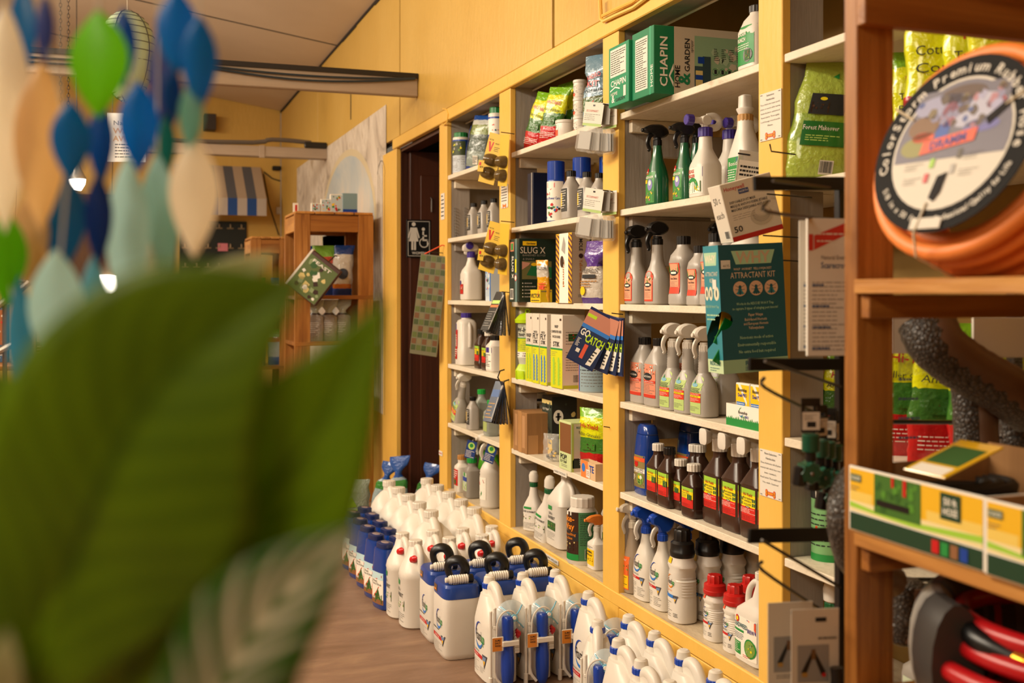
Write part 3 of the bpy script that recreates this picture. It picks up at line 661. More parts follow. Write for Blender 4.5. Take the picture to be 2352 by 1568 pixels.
# ---- silver grey bottles
def salmon(d, w, z0, z1, arch=False):
    d.rect(-w, z0, w, z1, M('#D8452C', .45), 1, 6, 4)
    if arch: d.circ(0, z1, w, M('#D8452C', .45), 1.5, ry=w * .7)
    d.rect(-w * .86, z0 + .006, w * .86, z1 - .002, SAL, 2, 6, 4); zg = z0 + (z1 - z0) * .68
    d.photo(-w * .84, zg, w * .84, z1 + (w * .4 if arch else -.003), GRN, [PIC1, WHL, PIC2], 6, 8); d.circ(0, zg, w * .78, TXT, 5, ry=.008); d.rect(-w * .5, zg - .003, w * .5, zg + .003, WHL, 6)
    d.text('Home Defense', 0, zg - .016, .009, TXT, 4, w=w * 1.3, bold=.8); d.rows(-w * .75, z0 + .01, w * .75, zg - .024, 10, GRY2, 3, 3, .3)
@proto
def silver_trigger():
    o = thing('spray_bottle', cat='bottle'); P = [(0, .043, .03, 3), (.005, .049, .036, 3), (.08, .049, .036, 2.8), (.105, .043, .033, 2.5), (.13, .028, .025, 2.2), (.15, .021, .021, 2), (.175, .019, .019, 2), (.205, .017, .017, 2)]
    body(o, P, GRY, lambda d: salmon(d, .03, .012, .092, True)); trigger(o, .2, BLK, BLK, BLK, 'dome', .019, .034); return o, .28
@proto
def silver_black():
    o = thing('bottle', cat='bottle'); P = [(0, .038, .03, 4), (.005, .044, .035, 4), (.03, .044, .035, 4), (.04, .038, .031, 4), (.11, .038, .031, 4), (.125, .044, .034, 3.5), (.145, .04, .031, 3), (.165, .022, .02, 2), (.178, .018, .018, 2)]
    body(o, P, GRY, lambda d: salmon(d, .03, .034, .122)); cap(o, .0205, .176, .2, BLK); return o, .2
@proto
def silver_jug():
    o = thing('jug', cat='jug'); P = [(0, .042, .032, 4), (.006, .05, .038, 4), (.13, .05, .038, 4), (.14, .048, .036, 3.6), (.17, .028, .026, 2.4), (.185, .019, .019, 2), (.195, .018, .018, 2)]
    def L(d):
        d.rect(-.04, .03, .04, .135, M('#E08A6C', .5), 1, 6, 4); d.photo(-.04, .1, .04, .135, TAN, [BRN, GRY, PIC3, WHL], 8, 16); d.circ(-.005, .096, .03, TXT, 5, ry=.012); d.text('ferti-lome', -.005, .097, .012, WHL, 7, w=.05)
        d.rect(-.04, .076, .04, .084, M('#C8331C', .5), 3, 6); d.text('Broadleaf Weed Killer', 0, .08, .007, WHL, 5, w=.07); d.rows(-.036, .042, .036, .074, 7, GRY2, 3, 3, .3); d.rect(-.04, .03, .04, .04, M('#C8331C', .5), 3, 6)
    body(o, P, GRY, L); cap(o, .021, .193, .216, BLK); return o, .216
def natria(d, w, z0, z1, yb=True):
    z = z1 - z0; d.rect(-w, z0, w, z1 - w * .5, M('#B4CC78', .5), 1, 8, 5); d.circ(0, z1 - w * .55, w, M('#B4CC78', .5), 1.5, ry=w * .8)
    d.circ(0, z0 + z * .8, w * .5, M('#7FB4C8', .5), 4, ry=w * .2); d.poly([(-w * .14, z0 + z * .84), (w * .14, z0 + z * .84), (0, z0 + z * .96)], GRN, 5)
    d.rows(-w * .8, z0 + z * .58, w * .8, z0 + z * .72, 5, TXT, 3, 6, .5); d.rect(-w, z0 + z * .5, w, z0 + z * .57, M('#D43A22', .45), 3, 6); d.text('Grass & Weed Killer', 0, z0 + z * .535, z * .05, WHL, 5, w=w * 1.7)
    d.rect(-w, z0 + z * .45, w, z0 + z * .5, YLW if yb else WHL, 3, 6); d.text('NON-SELECTIVE', 0, z0 + z * .475, z * .04, TXT, 5, w=w * 1.4); d.rect(-w, z0 + z * .31, w, z0 + z * .45, M('#D43A22', .45), 3, 6); d.rows(-w * .8, z0 + z * .33, w * .8, z0 + z * .43, 3, WHL, 4, 5, .25); d.rows(-w * .8, z0 + z * .06, w * .8, z0 + z * .2, 4, GRY2, 3, 5, .3)
@proto
def silver_ribbed():
    o = thing('spray_bottle', cat='bottle'); P = [(0, .04, .03, 3), (.005, .047, .036, 3), (.08, .047, .036, 2.8), (.11, .038, .031, 2.4), (.13, .022, .022, 2)]
    z = .134
    for i in range(9): P += [(z, .0205 - i * .0003, .0205 - i * .0003, 2), (z + .004, .019 - i * .0003, .019 - i * .0003, 2)]; z += .008
    P += [(z, .0165, .0165, 2)]
    body(o, P, GRY, lambda d: natria(d, .032, .012, .122)); trigger(o, z - .004, WHT, WHT, WHT, 'dome', .0175, .03); return o, z + .08
@proto
def silver_wide():
    o = thing('jug', cat='jug'); P = [(0, .05, .036, 3.4), (.006, .06, .042, 3.4), (.1, .06, .042, 3.2), (.125, .045, .034, 2.6), (.15, .024, .022, 2), (.165, .019, .019, 2)]
    body(o, P, GRY, lambda d: natria(d, .044, .012, .13, False)); cap(o, .021, .163, .185, GRYD); return o, .185
# ---- green trigger bottles
@proto
def green_trigger():
    o = thing('spray_bottle', cat='bottle'); P = [(0, .04, .028, 3), (.005, .045, .033, 3), (.09, .045, .033, 2.8), (.12, .039, .03, 2.5), (.16, .022, .02, 2), (.2, .015, .015, 2), (.215, .014, .014, 2)]
    def L(d):
        d.rect(-.03, .01, .032, .115, M('#3E8A3C', .4), 1, 8, 5); d.rect(-.024, .108, -.004, .124, RED, 4); d.poly([(-.026, .124), (-.002, .124), (-.014, .131)], RED, 4); d.text('ORTHO', -.014, .116, .007, WHL, 6, w=.016, bold=1)
        d.text('WEED-B-GON', 0, .098, .012, WHL, 4, w=.052, bold=1); d.rect(-.028, .078, -.008, .09, YLB, 4); d.circ(.008, .072, .016, M('#8A86C0', .5), 3, ry=.02); d.circ(.008, .078, .009, WHL, 4); d.photo(-.028, .014, .028, .05, PIC1, [YLB, M('#D86A8A', .5), PIC2, YLW], 3, 16)
    body(o, P, GRND, L); trigger(o, .208, BLK, BLK, BLK, 'std', .016, .026); return o, .285
# ---- white hose-end bottles with purple fittings
@proto
def sedge_hose():
    o = thing('hose_end_bottle', cat='bottle'); P = [(0, .038, .034, 4), (.005, .045, .04, 4), (.095, .045, .04, 4), (.105, .043, .038, 3.5), (.14, .026, .024, 2.5), (.15, .022, .022, 2), (.19, .019, .019, 2)]
    def L(d):
        d.rect(-.04, .014, .04, .092, WHL, 1, 6, 4); d.poly([(.0, .092), (.04, .092), (.04, .062)], PUR, 3); d.text('SEDGE', -.014, .081, .014, M('#C03A1C', .5), 5, bold=1, w=.038); d.text('ENDER', -.012, .067, .014, M('#C03A1C', .5), 5, bold=1, w=.042)
        d.arc(-.005, .03, .02, .032, 0, 180, GRN, 3); d.rect(-.04, .016, -.005, .05, GRN, 3); d.rows(-.037, .018, -.01, .048, 6, WHL, 4, 5, .25); d.photo(.004, .018, .036, .05, PIC1, [YLB, PIC2, YLW], 9, 12)
    body(o, P, WHP, L); cap(o, .0225, .186, .214, M('#3C2A86', .4), 'collar')
    mb = MB(); A = Matrix.Translation((0, 0, .235)) @ Matrix.Rotation(pi / 2, 4, 'X')
    mb.cyl(.0095, -.01, .05, WHT, 16, T=A); mb.cyl(.016, -.012, .012, WHT, 18, T=Matrix.Translation((.0, 0, .235)) @ Matrix.Rotation(pi / 2, 4, 'Y')); mb.tube([(0, 0, .21), (0, 0, .235)], .012, WHT, 12)
    mb.tube([(0, .006, .246), (0, .03, .25), (0, .046, .242), (0, .048, .228), (0, .036, .216), (0, .01, .214)], .005, WHT, 8, flat=2.2); mb.build('sprayer', o)
    mb = MB(); mb.ribcap(.017, .044, .066, M('#3C2A86', .4), 24, T=A); mb.build('hose_fitting', o)
    return o, .255
@proto
def tall_nozzle():
    o = thing('hose_end_bottle', cat='bottle'); P = [(0, .05, .036, 4), (.005, .056, .04, 4), (.11, .056, .04, 4), (.17, .034, .03, 3), (.2, .026, .025, 2.2), (.225, .024, .024, 2)]
    def L(d): d.rect(-.046, .012, .046, .11, GRN, 1, 6, 4); d.text('Bonide', 0, .09, .018, WHL, 4, w=.06); d.rect(.014, .09, .046, .108, PUR, 3); d.rows(-.04, .03, .03, .075, 6, WHL, 3, 3, .3); d.circ(.022, .03, .014, BRN, 5)
    body(o, P, WHP, L); cap(o, .025, .222, .243, M('#B98A4A', .5), 'collar')
    mb = MB(); mb.sup([(.242, .02, .02, 2), (.258, .03, .026, 2.2), (.262, .03, .026, 2.2), (.264, .02, .02, 3), (.30, .018, .018, 4), (.304, .012, .012, 4)], WHP, 18); mb.build('nozzle', o)
    return o, .304
@proto
def white_blackcap():
    o = thing('bottle', cat='bottle'); P = [(0, .036, .03, 4), (.005, .04, .034, 4), (.1, .04, .034, 4), (.115, .026, .024, 2.4), (.125, .02, .02, 2)]
    def L(d): d.rect(-.034, .01, .034, .095, WHL, 1, 6, 3); d.rect(-.034, .075, .034, .095, PUR, 2, 4); d.rows(-.03, .02, .03, .07, 8, TXT, 3, 3, .4)
    body(o, P, WHP, L); cap(o, .023, .122, .14, BLK); return o, .14
# ---- round tubs, cans and canisters
def canister(r, h, mb_, mc, fn, capr=None, caph=.02, cat='canister', name='canister', neck=0.0, rib=True):
    o = thing(name, cat=cat); mb = MB(); P = [(0, r * .96, r * .96), (.003, r, r), (h - .004 - neck, r, r)]
    if neck: P += [(h - neck * .4, r * .78, r * .78), (h, r * .76, r * .76)]
    else: P += [(h, r * .97, r * .97)]
    mb.sup(P, mb_, 28); mb.build('body', o)
    if fn: mb = MB(); fn(D(mb, cylmap(r))); mb.build('label', o)
    if mc: cap(o, capr or r * .8, h - .002, h + caph, mc, 'lid', rib=rib)
    return o, h + caph
W2 = lambda r: pi * r * .8
@proto
def green_lid_canister():
    r = .034
    def L(d):
        d.rect(-W2(r), .006, W2(r), .075, M('#C7CFD6', .5), 1, 16, 1); d.rect(-W2(r), .075, W2(r), .135, M('#3E4A2C', .5), 1, 16, 1); d.rect(-W2(r), .133, W2(r), .139, BLU, 3, 16); d.photo(-.05, .078, .03, .13, PIC1, [YLW, PIC2, GRY, YLW], 4, 20); d.rows(-.06, .012, .05, .07, 12, GRY2, 3, 2, .3)
        for q in (-.06, .045): d.rect(q, .006, q + .005, .135, BLU, 3)
    return canister(r, .15, WHT, M('#1C7A3C', .4), L, r * .86, .02)
@proto
def tall_canister():
    r = .036
    def L(d): d.rect(-W2(r), .02, W2(r), .2, WHL, 1, 16); d.rect(-W2(r), .2, W2(r), .208, BLU, 3, 16); d.rect(-W2(r), .1, W2(r), .13, BLU, 2, 16); d.photo(-.05, .14, .04, .18, LIME, [RED, TEAL, PIC2, ORR], 8, 10); d.rows(-.05, .03, .05, .09, 9, GRY2, 3, 5, .3)
    return canister(r, .225, WHT, M('#1C7A3C', .4), L, r * .86, .028)
@proto
def blue_can():
    r = .033
    def L(d):
        d.rect(-W2(r), .006, W2(r), .15, WHL, 1, 16); d.poly([(-.018, .145), (.014, .145), (.014, .128), (-.002, .118), (-.018, .128)], RED, 3); d.text('3-in-1', -.02, .105, .016, RED, 3, w=.03, bold=1); d.text('Rose & Flower Care', -.002, .088, .014, BLU, 3, w=.07, bold=1); d.photo(-.05, .012, .04, .075, WHL, [RED, GRN, BRN, RED, SKB], 6, 20)
        d.rect(-.062, .006, -.055, .15, BLU, 3); d.rect(.05, .006, .06, .15, BLU, 3)
    return canister(r, .155, M('#1A3F94', .3), M('#123C9A', .25), L, r * .98, .07, rib=False)
@proto
def tub():
    r = .042
    def L(d): d.rect(-W2(r) , .008, -.02, .058, WHL, 1, 8); d.rows(-W2(r) * .95, .034, -.03, .056, 3, TXT, 3, 2, .6); d.rect(-W2(r), .008, -.02, .034, ORR, 2, 8)
    return canister(r, .066, WHP, WHP, L, r * 1.06, .012, cat='tub', name='tub', rib=False)
@proto
def jar():
    r = .03
    def L(d): d.rect(-W2(r), .006, W2(r), .06, PAP, 1, 16); d.rows(-.07, .012, .07, .056, 6, GRY2, 3, 8, .35); d.rect(-.04, .008, .01, .022, ORR, 3, 6); d.rect(-.04, .022, .0, .034, TXT, 3, 6)
    return canister(r, .072, WHP, WHP, L, r * 1.08, .012, cat='jar', name='jar', rib=False)
@proto
def steel_can():
    r = .052
    def L(d): d.rect(-W2(r), .004, -.055, .155, M('#E8823C', .45), 1, 6); d.rect(-.055, .004, -.045, .155, BLU, 1.5, 2); d.rect(-.045, .004, W2(r), .155, M('#8FA4AC', .4), 1, 16); d.rect(-.04, .07, .06, .073, TXT, 3, 6); d.rows(-.035, .016, .06, .066, 5, GRY2, 3, 4, .2); d.rows(-.035, .078, .06, .15, 8, GRY2, 3, 4, .2)
    return canister(r, .16, M('#A8B0B4', .3, .5), STEEL, L, r * .98, .006, cat='can', name='can', rib=False)
@proto
def shaker_jar():
    r = .04
    def L(d):
        d.rect(-.085, .012, .0, .135, BRN, 1, 10); d.text('Snake-', -.042, .118, .022, M('#F08A1A', .5), 4, w=.062, bold=1); d.text('A-Way', -.042, .098, .022, M('#F08A1A', .5), 4, w=.062, bold=1); d.rect(-.085, .062, .0, .084, TXT, 2, 8); d.text('Snake Repelling', -.042, .078, .010, M('#F08A1A', .5), 4, w=.07); d.text('Granules', -.042, .068, .010, M('#F08A1A', .5), 4, w=.05)
        d.photo(-.08, .03, -.004, .062, PIC3, [PIC4, PIC1, BRN, TAN], 5, 18); d.rect(-.085, .012, .0, .028, GRN, 3, 8); d.rect(.0, .012, .05, .135, M('#3F7A4C', .5), 1, 8); d.rows(.004, .05, .046, .13, 18, TXT, 3, 2, .3); d.bars(.016, .016, .04, .042); d.circ(-.07, .128, .008, WHL, 5); d.rect(-.04, .126, -.02, .136, WHL, 5)
    return canister(r, .148, WHP, WHP, L, r * .8, .022, cat='jar', name='granule_jar', neck=.016)
@proto
def insect_trap():
    o = thing('wasp_trap', cat='trap'); G = M('#B4D414', .35)
    mb = MB(); mb.sup([(0, .043, .043), (.03, .045, .045), (.034, .043, .043), (.05, .034, .034), (.056, .03, .03)], G, 26); 
    for i in range(8):
        a = 2 * pi * i / 8; mb.box((-.003, -.0465, -.0), (.003, -.043, .03), G, 0, Matrix.Rotation(a, 4, 'Z'))
    mb.build('base', o)
    mb = MB(); mb.sup([(.05, .031, .031), (.07, .034, .034), (.075, .036, .036), (.19, .036, .036), (.2, .035, .035)], M('#D8DAC4', .15, alpha=.8), 26); mb.build('chamber', o)
    mb = MB(); d = D(mb, cylmap(.036)); d.rect(-.07, .078, .07, .098, WHL, 1, 16); d.rows(-.05, .08, .05, .096, 2, GRY2, 3, 3, .5); d.rect(-.07, .098, .07, .148, M('#C8D01E', .45), 1, 16); d.rect(-.07, .146, .07, .149, GRN, 2, 16); d.rows(-.045, .105, .04, .14, 5, GRY2, 3, 3, .18)
    d.text('W-H-Y', 0, .178, .024, TXT, 3, w=.07, bold=1); d.text('TRAP', -.012, .16, .014, TXT, 3, w=.03, bold=1); d.text('REUSABLE', -.014, .192, .007, TXT, 3, w=.026); mb.build('label', o)
    mb = MB(); mb.sup([(.2, .036, .036), (.202, .046, .046), (.214, .047, .047), (.218, .043, .043), (.232, .03, .03), (.238, .012, .012)], G, 26); mb.tube([(.008 * cos(t * pi / 6), 0, .244 + .008 * sin(t * pi / 6)) for t in range(12)], .003, G, 6, closed=True); mb.build('lid', o)
    return o, .252
# ---- cartons
def carton(name, w, d_, h, m, front=None, right=None, left=None, cat='box', top=None, msides=None, open_top=False):
    o = thing(name, cat=cat); mb = MB()
    if open_top:
        t = .0015; mb.box((-w / 2, -d_ / 2, 0), (w / 2, d_ / 2, t), m)
        for a, b in (((-w / 2, -d_ / 2, t), (w / 2, -d_ / 2 + t, h)), ((-w / 2, d_ / 2 - t, t), (w / 2, d_ / 2, h)), ((-w / 2, -d_ / 2 + t, t), (-w / 2 + t, d_ / 2 - t, h)), ((w / 2 - t, -d_ / 2 + t, t), (w / 2, d_ / 2 - t, h))): mb.box(a, b, m)
    else: mb.box((-w / 2, -d_ / 2, 0), (w / 2, d_ / 2, h), m, .0015)
    mb.build('carton', o)
    mb = MB()
    if front: front(D(mb, flat((0, -d_ / 2, 0), (1, 0, 0), (0, 0, 1))))
    if right: right(D(mb, flat((w / 2, 0, 0), (0, 1, 0), (0, 0, 1))))
    if left: left(D(mb, flat((-w / 2, 0, 0), (0, -1, 0), (0, 0, 1))))
    if top: top(D(mb, flat((0, 0, h), (1, 0, 0), (0, 1, 0))))
    if mb.v: mb.build('print', o)
    return o, h
# ---- plastic bags of granules
def bag(name, w, d_, h, bands, seed=1, fn=None, lean=0, crimp=.12, squash=0, cat='bag', neck=None):
    """bands: list of (top fraction, material)"""
    o = thing(name, cat=cat); rg = random.Random(seed); n, K_ = 26, 22; rings = []; ms = []; P = []
    for i in range(K_ + 1):
        f = i / K_; z = h * f
        t = (min(1, .55 + f * 3.2)) if f < .14 else (1 - .25 * ((f - .14) / .86) ** 2 if f < .8 else max(.04, .79 * (1 - (f - .8) / .2) ** .8))
        ww = w / 2 * (1 - .07 * sin(f * pi * 3) ** 2 - (.06 if f < .06 else 0))
        if neck and f > neck[0]: ww *= 1 - (1 - neck[1]) * sin(min(1, (f - neck[0]) / .12) * pi / 2) * (1 if f < neck[0] + .14 else max(0, 1 - (f - neck[0] - .14) / .12))
        dx = lean * f * f * h
        P.append((z, ww, d_ / 2 * t, 2.5, dx)); r = []
        for j in range(n):
            a = 2 * pi * (j + .5) / n; c, q = cos(a), sin(a); k = 1 + rg.uniform(-.035, .035)
            r.append((dx + ww * math.copysign(abs(c) ** .85, c) * (1 + rg.uniform(-.015, .015)), d_ / 2 * t * math.copysign(abs(q) ** .8, q) * k + rg.uniform(-.0012, .0012), z + rg.uniform(-.002, .002) * (0 < i < K_)))
        rings.append(r)
        for top_, m in bands:
            if f < top_ or top_ >= 1: ms.append(m); break
    mb = MB(); mb.loft(rings, ms[:K_], True); mb.build('pouch', o)
    if fn: mb = MB(); fn(D(mb, lambda u, z, k: wrap(P)(u, z, k + .0035))); mb.build('label', o)
    return o, h
def FOIL(h): return M(h, .16, 0, .5, 55, coat=.5)

# ================================================================== GOODS IN THE BAYS
def hh(px, X, yt, yb): return (yb - yt) * Zc(X, Yat(px, X)) / F
def P_(key, lab, px, k, X, yt=None, yb=None, **kw):
    if yt is not None: kw['h'] = hh(px, X, yt, yb)
    return put(key, lab, px, SH[k], X, **kw)
# ---- wide bay (left of the notice post) : ledge
Lz = 'L'; G = 'white weed killer bottles on the bottom ledge'
P_('beige_spray', 'tan trigger bottle with orange and yellow label at the left end of the ledge', 1453, Lz, 1.452, h=.272)
P_('beige_spray', 'tan trigger bottle hidden behind the first blue-headed sprayer', 1497, Lz, 1.575, h=.27, Y=Yat(1472, 1.455) + .02)
P_('weed_spray', 'white trigger bottle with blue head beside the tan sprayer', 1484, Lz, 1.455, h=.278, group=G)
P_('weed_spray', 'white trigger bottle with blue head next to the black-capped bottles', 1522, Lz, 1.455, h=.278, group=G)
ya = Yat(1522, 1.455)
P_('weed_spray', 'blue-headed white sprayer standing in shade behind the second one', 1, Lz, 1.535, Y=ya + .005, h=.274, group=G)
yb_ = Yat(1567, 1.452)
for i, s_ in enumerate(('front', 'second', 'third', 'rearmost')):
    put('black_cap_conc', '%s of four black-capped white bottles running back into the ledge' % s_, 1, SH[Lz], 1.452 + .076 * i, h=.252, Y=yb_ - .004 * i, group='black-capped weed killer bottles')
P_('weed_spray', 'blue-headed sprayer peeking over the front black-capped bottle', 1, Lz, 1.54, Y=yb_ + .06, h=.274, group=G).location.x = 1.64
P_('red_cap_conc', 'red-capped white bottle nearest the black-capped bottles', 1642, Lz, 1.452, 1308, 1458, group='red-capped weed killer bottles')
P_('red_cap_conc', 'red-capped white bottle beside the green-labelled jug', 1688, Lz, 1.452, 1324, 1478, group='red-capped weed killer bottles')
yr = Yat(1642, 1.452); yr2 = Yat(1688, 1.452)
put('red_cap_conc', 'red-capped bottle half hidden behind the front two red caps', 1, SH[Lz], 1.53, h=.172, Y=yr - .045, group='red-capped weed killer bottles')
put('red_cap_conc', 'red-capped bottle mostly hidden behind the green-labelled jug', 1, SH[Lz], 1.53, h=.172, Y=yr2 - .05, group='red-capped weed killer bottles')
P_('weed_jug', 'white jug with green and purple label against the notice post', 1738, Lz, 1.458, 1298, 1512)
# ---- wide bay: fifth shelf
k = 'E'; GB_ = 'brown bottles with yellow and red labels'
P_('blue_gold', 'large blue bottle with gold label at the left end of the fifth shelf', 1487, k, 1.472, 975, 1135)
P_('blue_gold', 'second large blue bottle standing deeper in the fifth shelf', 1, k, 1.60, Y=Yat(1487, 1.472) - .03, h=.215)
P_('brown_white', 'white-capped brown bottle beside the large blue bottle', 1512, k, 1.445, 1016, 1150, group=GB_)
P_('brown_black', 'black-capped brown bottle between white-capped brown ones', 1538, k, 1.442, 1023, 1160, group=GB_)
P_('brown_small', 'small brown bottle with a price sticker, left of its twin', 1564, k, 1.46, 1048, 1162, group=GB_)
P_('brown_small', 'small brown bottle standing foremost at the shelf edge', 1594, k, 1.438, 1054, 1176, group=GB_)
P_('brown_white', 'white-capped brown bottle behind the black-capped one', 1, k, 1.52, Y=Yat(1538, 1.44), h=.172, group=GB_)
P_('brown_white', 'white-capped brown bottle looming over the small bottles', 1, k, 1.53, Y=Yat(1561, 1.46) + .01, h=.172, group=GB_)
P_('brown_small', 'small white-capped bottle tucked behind the foremost small one', 1, k, 1.515, Y=Yat(1591, 1.44) - .005, h=.142, group=GB_)
P_('brown_black', 'dark-capped brown bottle in the shade behind the small bottles', 1, k, 1.60, Y=Yat(1591, 1.44) - .01, h=.172, group=GB_)
for px, l in ((1654, 'leftmost'), (1698, 'middle'), (1743, 'rightmost')):
    P_('brown_hose', '%s of three large brown bottles with white hose nozzles' % l, px, k, 1.462, 988, 1204 if px < 1690 else 1204, group='large brown hose-end bottles') if False else put('brown_hose', '%s of three large brown bottles with white hose nozzles' % l, px, SH[k], 1.462, h=.245, group='large brown hose-end bottles')
put('brown_hose', 'large brown hose bottle hidden behind the leftmost of the three', 1, SH[k], 1.545, h=.245, Y=Yat(1660, 1.462) - .015, group='large brown hose-end bottles')
# ---- wide bay: fourth shelf
k = 'D'
P_('silver_jug', 'silver jug with black cap at the left end of the fourth shelf', 1481, k, 1.455, 770, 922, group='silver jugs with salmon labels')
P_('silver_jug', 'silver jug with black cap beside the white-trigger bottles', 1514, k, 1.452, 771, 928, group='silver jugs with salmon labels')
P_('silver_jug', 'silver jug in shadow behind the two front ones', 1, k, 1.55, Y=Yat(1514, 1.452) - .02, h=.2, group='silver jugs with salmon labels')
GR = 'silver trigger bottles with lime labels'
P_('silver_ribbed', 'silver ribbed-neck bottle with white trigger beside the jugs', 1546, k, 1.448, 734, 938, group=GR)
P_('silver_ribbed', 'silver ribbed-neck bottle with white trigger left of the teal box', 1580, k, 1.446, 734, 944, group=GR)
P_('silver_ribbed', 'silver bottle whose trigger is hidden behind the teal box', 1618, k, 1.446, 740, 952, group=GR)
P_('silver_wide', 'wide silver jug with lime label behind the white display tray', 1655, k, 1.52, 800, 950)
@proto
def grass_tray():
    def f(d):
        d.rect(-.1, 0, .1, .018, GRN, 1); 
        for i in range(26): d.poly([(-.1 + i * .0077, .017), (-.0925 + i * .0077, .017), (-.0965 + i * .0077 + (i % 3) * .001, .022 + (i % 4) * .0015)], GRN, 1.2)
        swoosh(d, -.03, .037, .01, GRN, SKB); d.text('Roundup', -.022, .037, .010, TXT, 4, w=.04, bold=1); d.text('Dual', -.022, .027, .009, GRN, 4, w=.016, bold=1); d.text('PRO', -.004, .027, .009, BLU, 4, w=.016, bold=1)
    return carton('display_tray', .2, .055, .054, WHL, f, open_top=True)
put('grass_tray', 'white open display tray printed with green grass on the fourth shelf', 1, SH['D'], 1.442, Y=Yat(1668, 1.415) - .101, cat='tray')
@proto
def yellow_packet():
    def f(d): d.rect(-.03, .002, .03, .1, YLB, 1); d.poly([(-.02, .1), (-.008, .1), (.02, .06), (.02, .05)], WHL, 2); d.text('Roundup', -.0, .088, .012, TXT, 4, w=.04, bold=1); d.text('Dual PRO', 0, .075, .012, BLU, 4, w=.04, bold=1); d.rect(-.027, .045, .012, .058, SKB, 3); d.rows(-.025, .047, .01, .056, 2, WHL, 4, 3, .4); d.rows(-.025, .01, .02, .04, 4, GRY2, 3, 2, .25)
    return carton('packet', .062, .016, .104, WHL, f)
yt_ = Yat(1668, 1.415) - .201
for i in range(2): put('yellow_packet', ['yellow sachet box at the left in the white display tray', 'yellow sachet box at the right in the white display tray'][i], 1, SH['D'] + .002, 1.436, Y=Yat(1668, 1.415) - .055 - .066 * i, cat='packet', group='yellow packets in the display tray')
# ---- wide bay: third shelf
k = 'C'; GS = 'silver bottles with black tops on the third shelf'
P_('silver_trigger', 'silver bottle with black trigger at the left end of the third shelf', 1462, k, 1.452, 507, 690, group=GS)
P_('silver_trigger', 'silver bottle with black trigger, second along the third shelf', 1510, k, 1.452, 505, 698, group=GS)
P_('silver_black', 'taller black-capped silver bottle with hanging red label', 1570, k, 1.45, 541, 700, group=GS)
P_('silver_black', 'shorter black-capped silver bottle left of the teal box', 1607, k, 1.445, 566, 704, group=GS)
P_('silver_trigger', 'silver bottle with black trigger in shadow behind the taller capped one', 1, k, 1.565, Y=Yat(1570, 1.45) + .0, h=.235, group=GS)
P_('silver_trigger', 'dark trigger bottle deep behind the shorter capped bottle', 1, k, 1.565, Y=Yat(1607, 1.445) - .03, h=.235, group=GS)
for i, px in enumerate((1644, 1676)): P_('silver_black', 'black-capped silver bottle %s above the teal box' % ('peeking just left' if i == 0 else 'peeking midway'), px, k, 1.455, h=.19, group=GS)
P_('white_blackcap', 'white bottle with dark cap above the teal box beside the post', 1722, k, 1.46, h=.2)
# ---- wide bay: second shelf
k = 'B'; GG = 'green trigger bottles on the second shelf'
P_('green_trigger', 'green bottle with black trigger at the left of the second shelf', 1510, k, 1.452, 280, 470, group=GG)
P_('green_trigger', 'green bottle with black trigger nearer the white purple-necked bottle', 1572, k, 1.458, 280, 466, group=GG)
P_('green_trigger', 'green bottle set back between the two front green ones', 1, k, 1.535, Y=Yat(1540, 1.452), h=.24, group=GG)
GP = 'white hose-end bottles with purple fittings'
P_('sedge_hose', 'white square bottle with purple collar and hose sprayer in front', 1620, k, 1.455, 262, 456, group=GP)
P_('sedge_hose', 'white purple-collared bottle set back behind the front one', 1, k, 1.565, Y=Yat(1620, 1.455) - .01, h=.22, group=GP)
P_('sedge_hose', 'white purple-collared bottle beside the tall tan-collared one', 1676, k, 1.56, h=.232, group=GP)
P_('tall_nozzle', 'tall white bottle with tan collar and square nozzle by the post', 1712, k, 1.468, 199, 424)
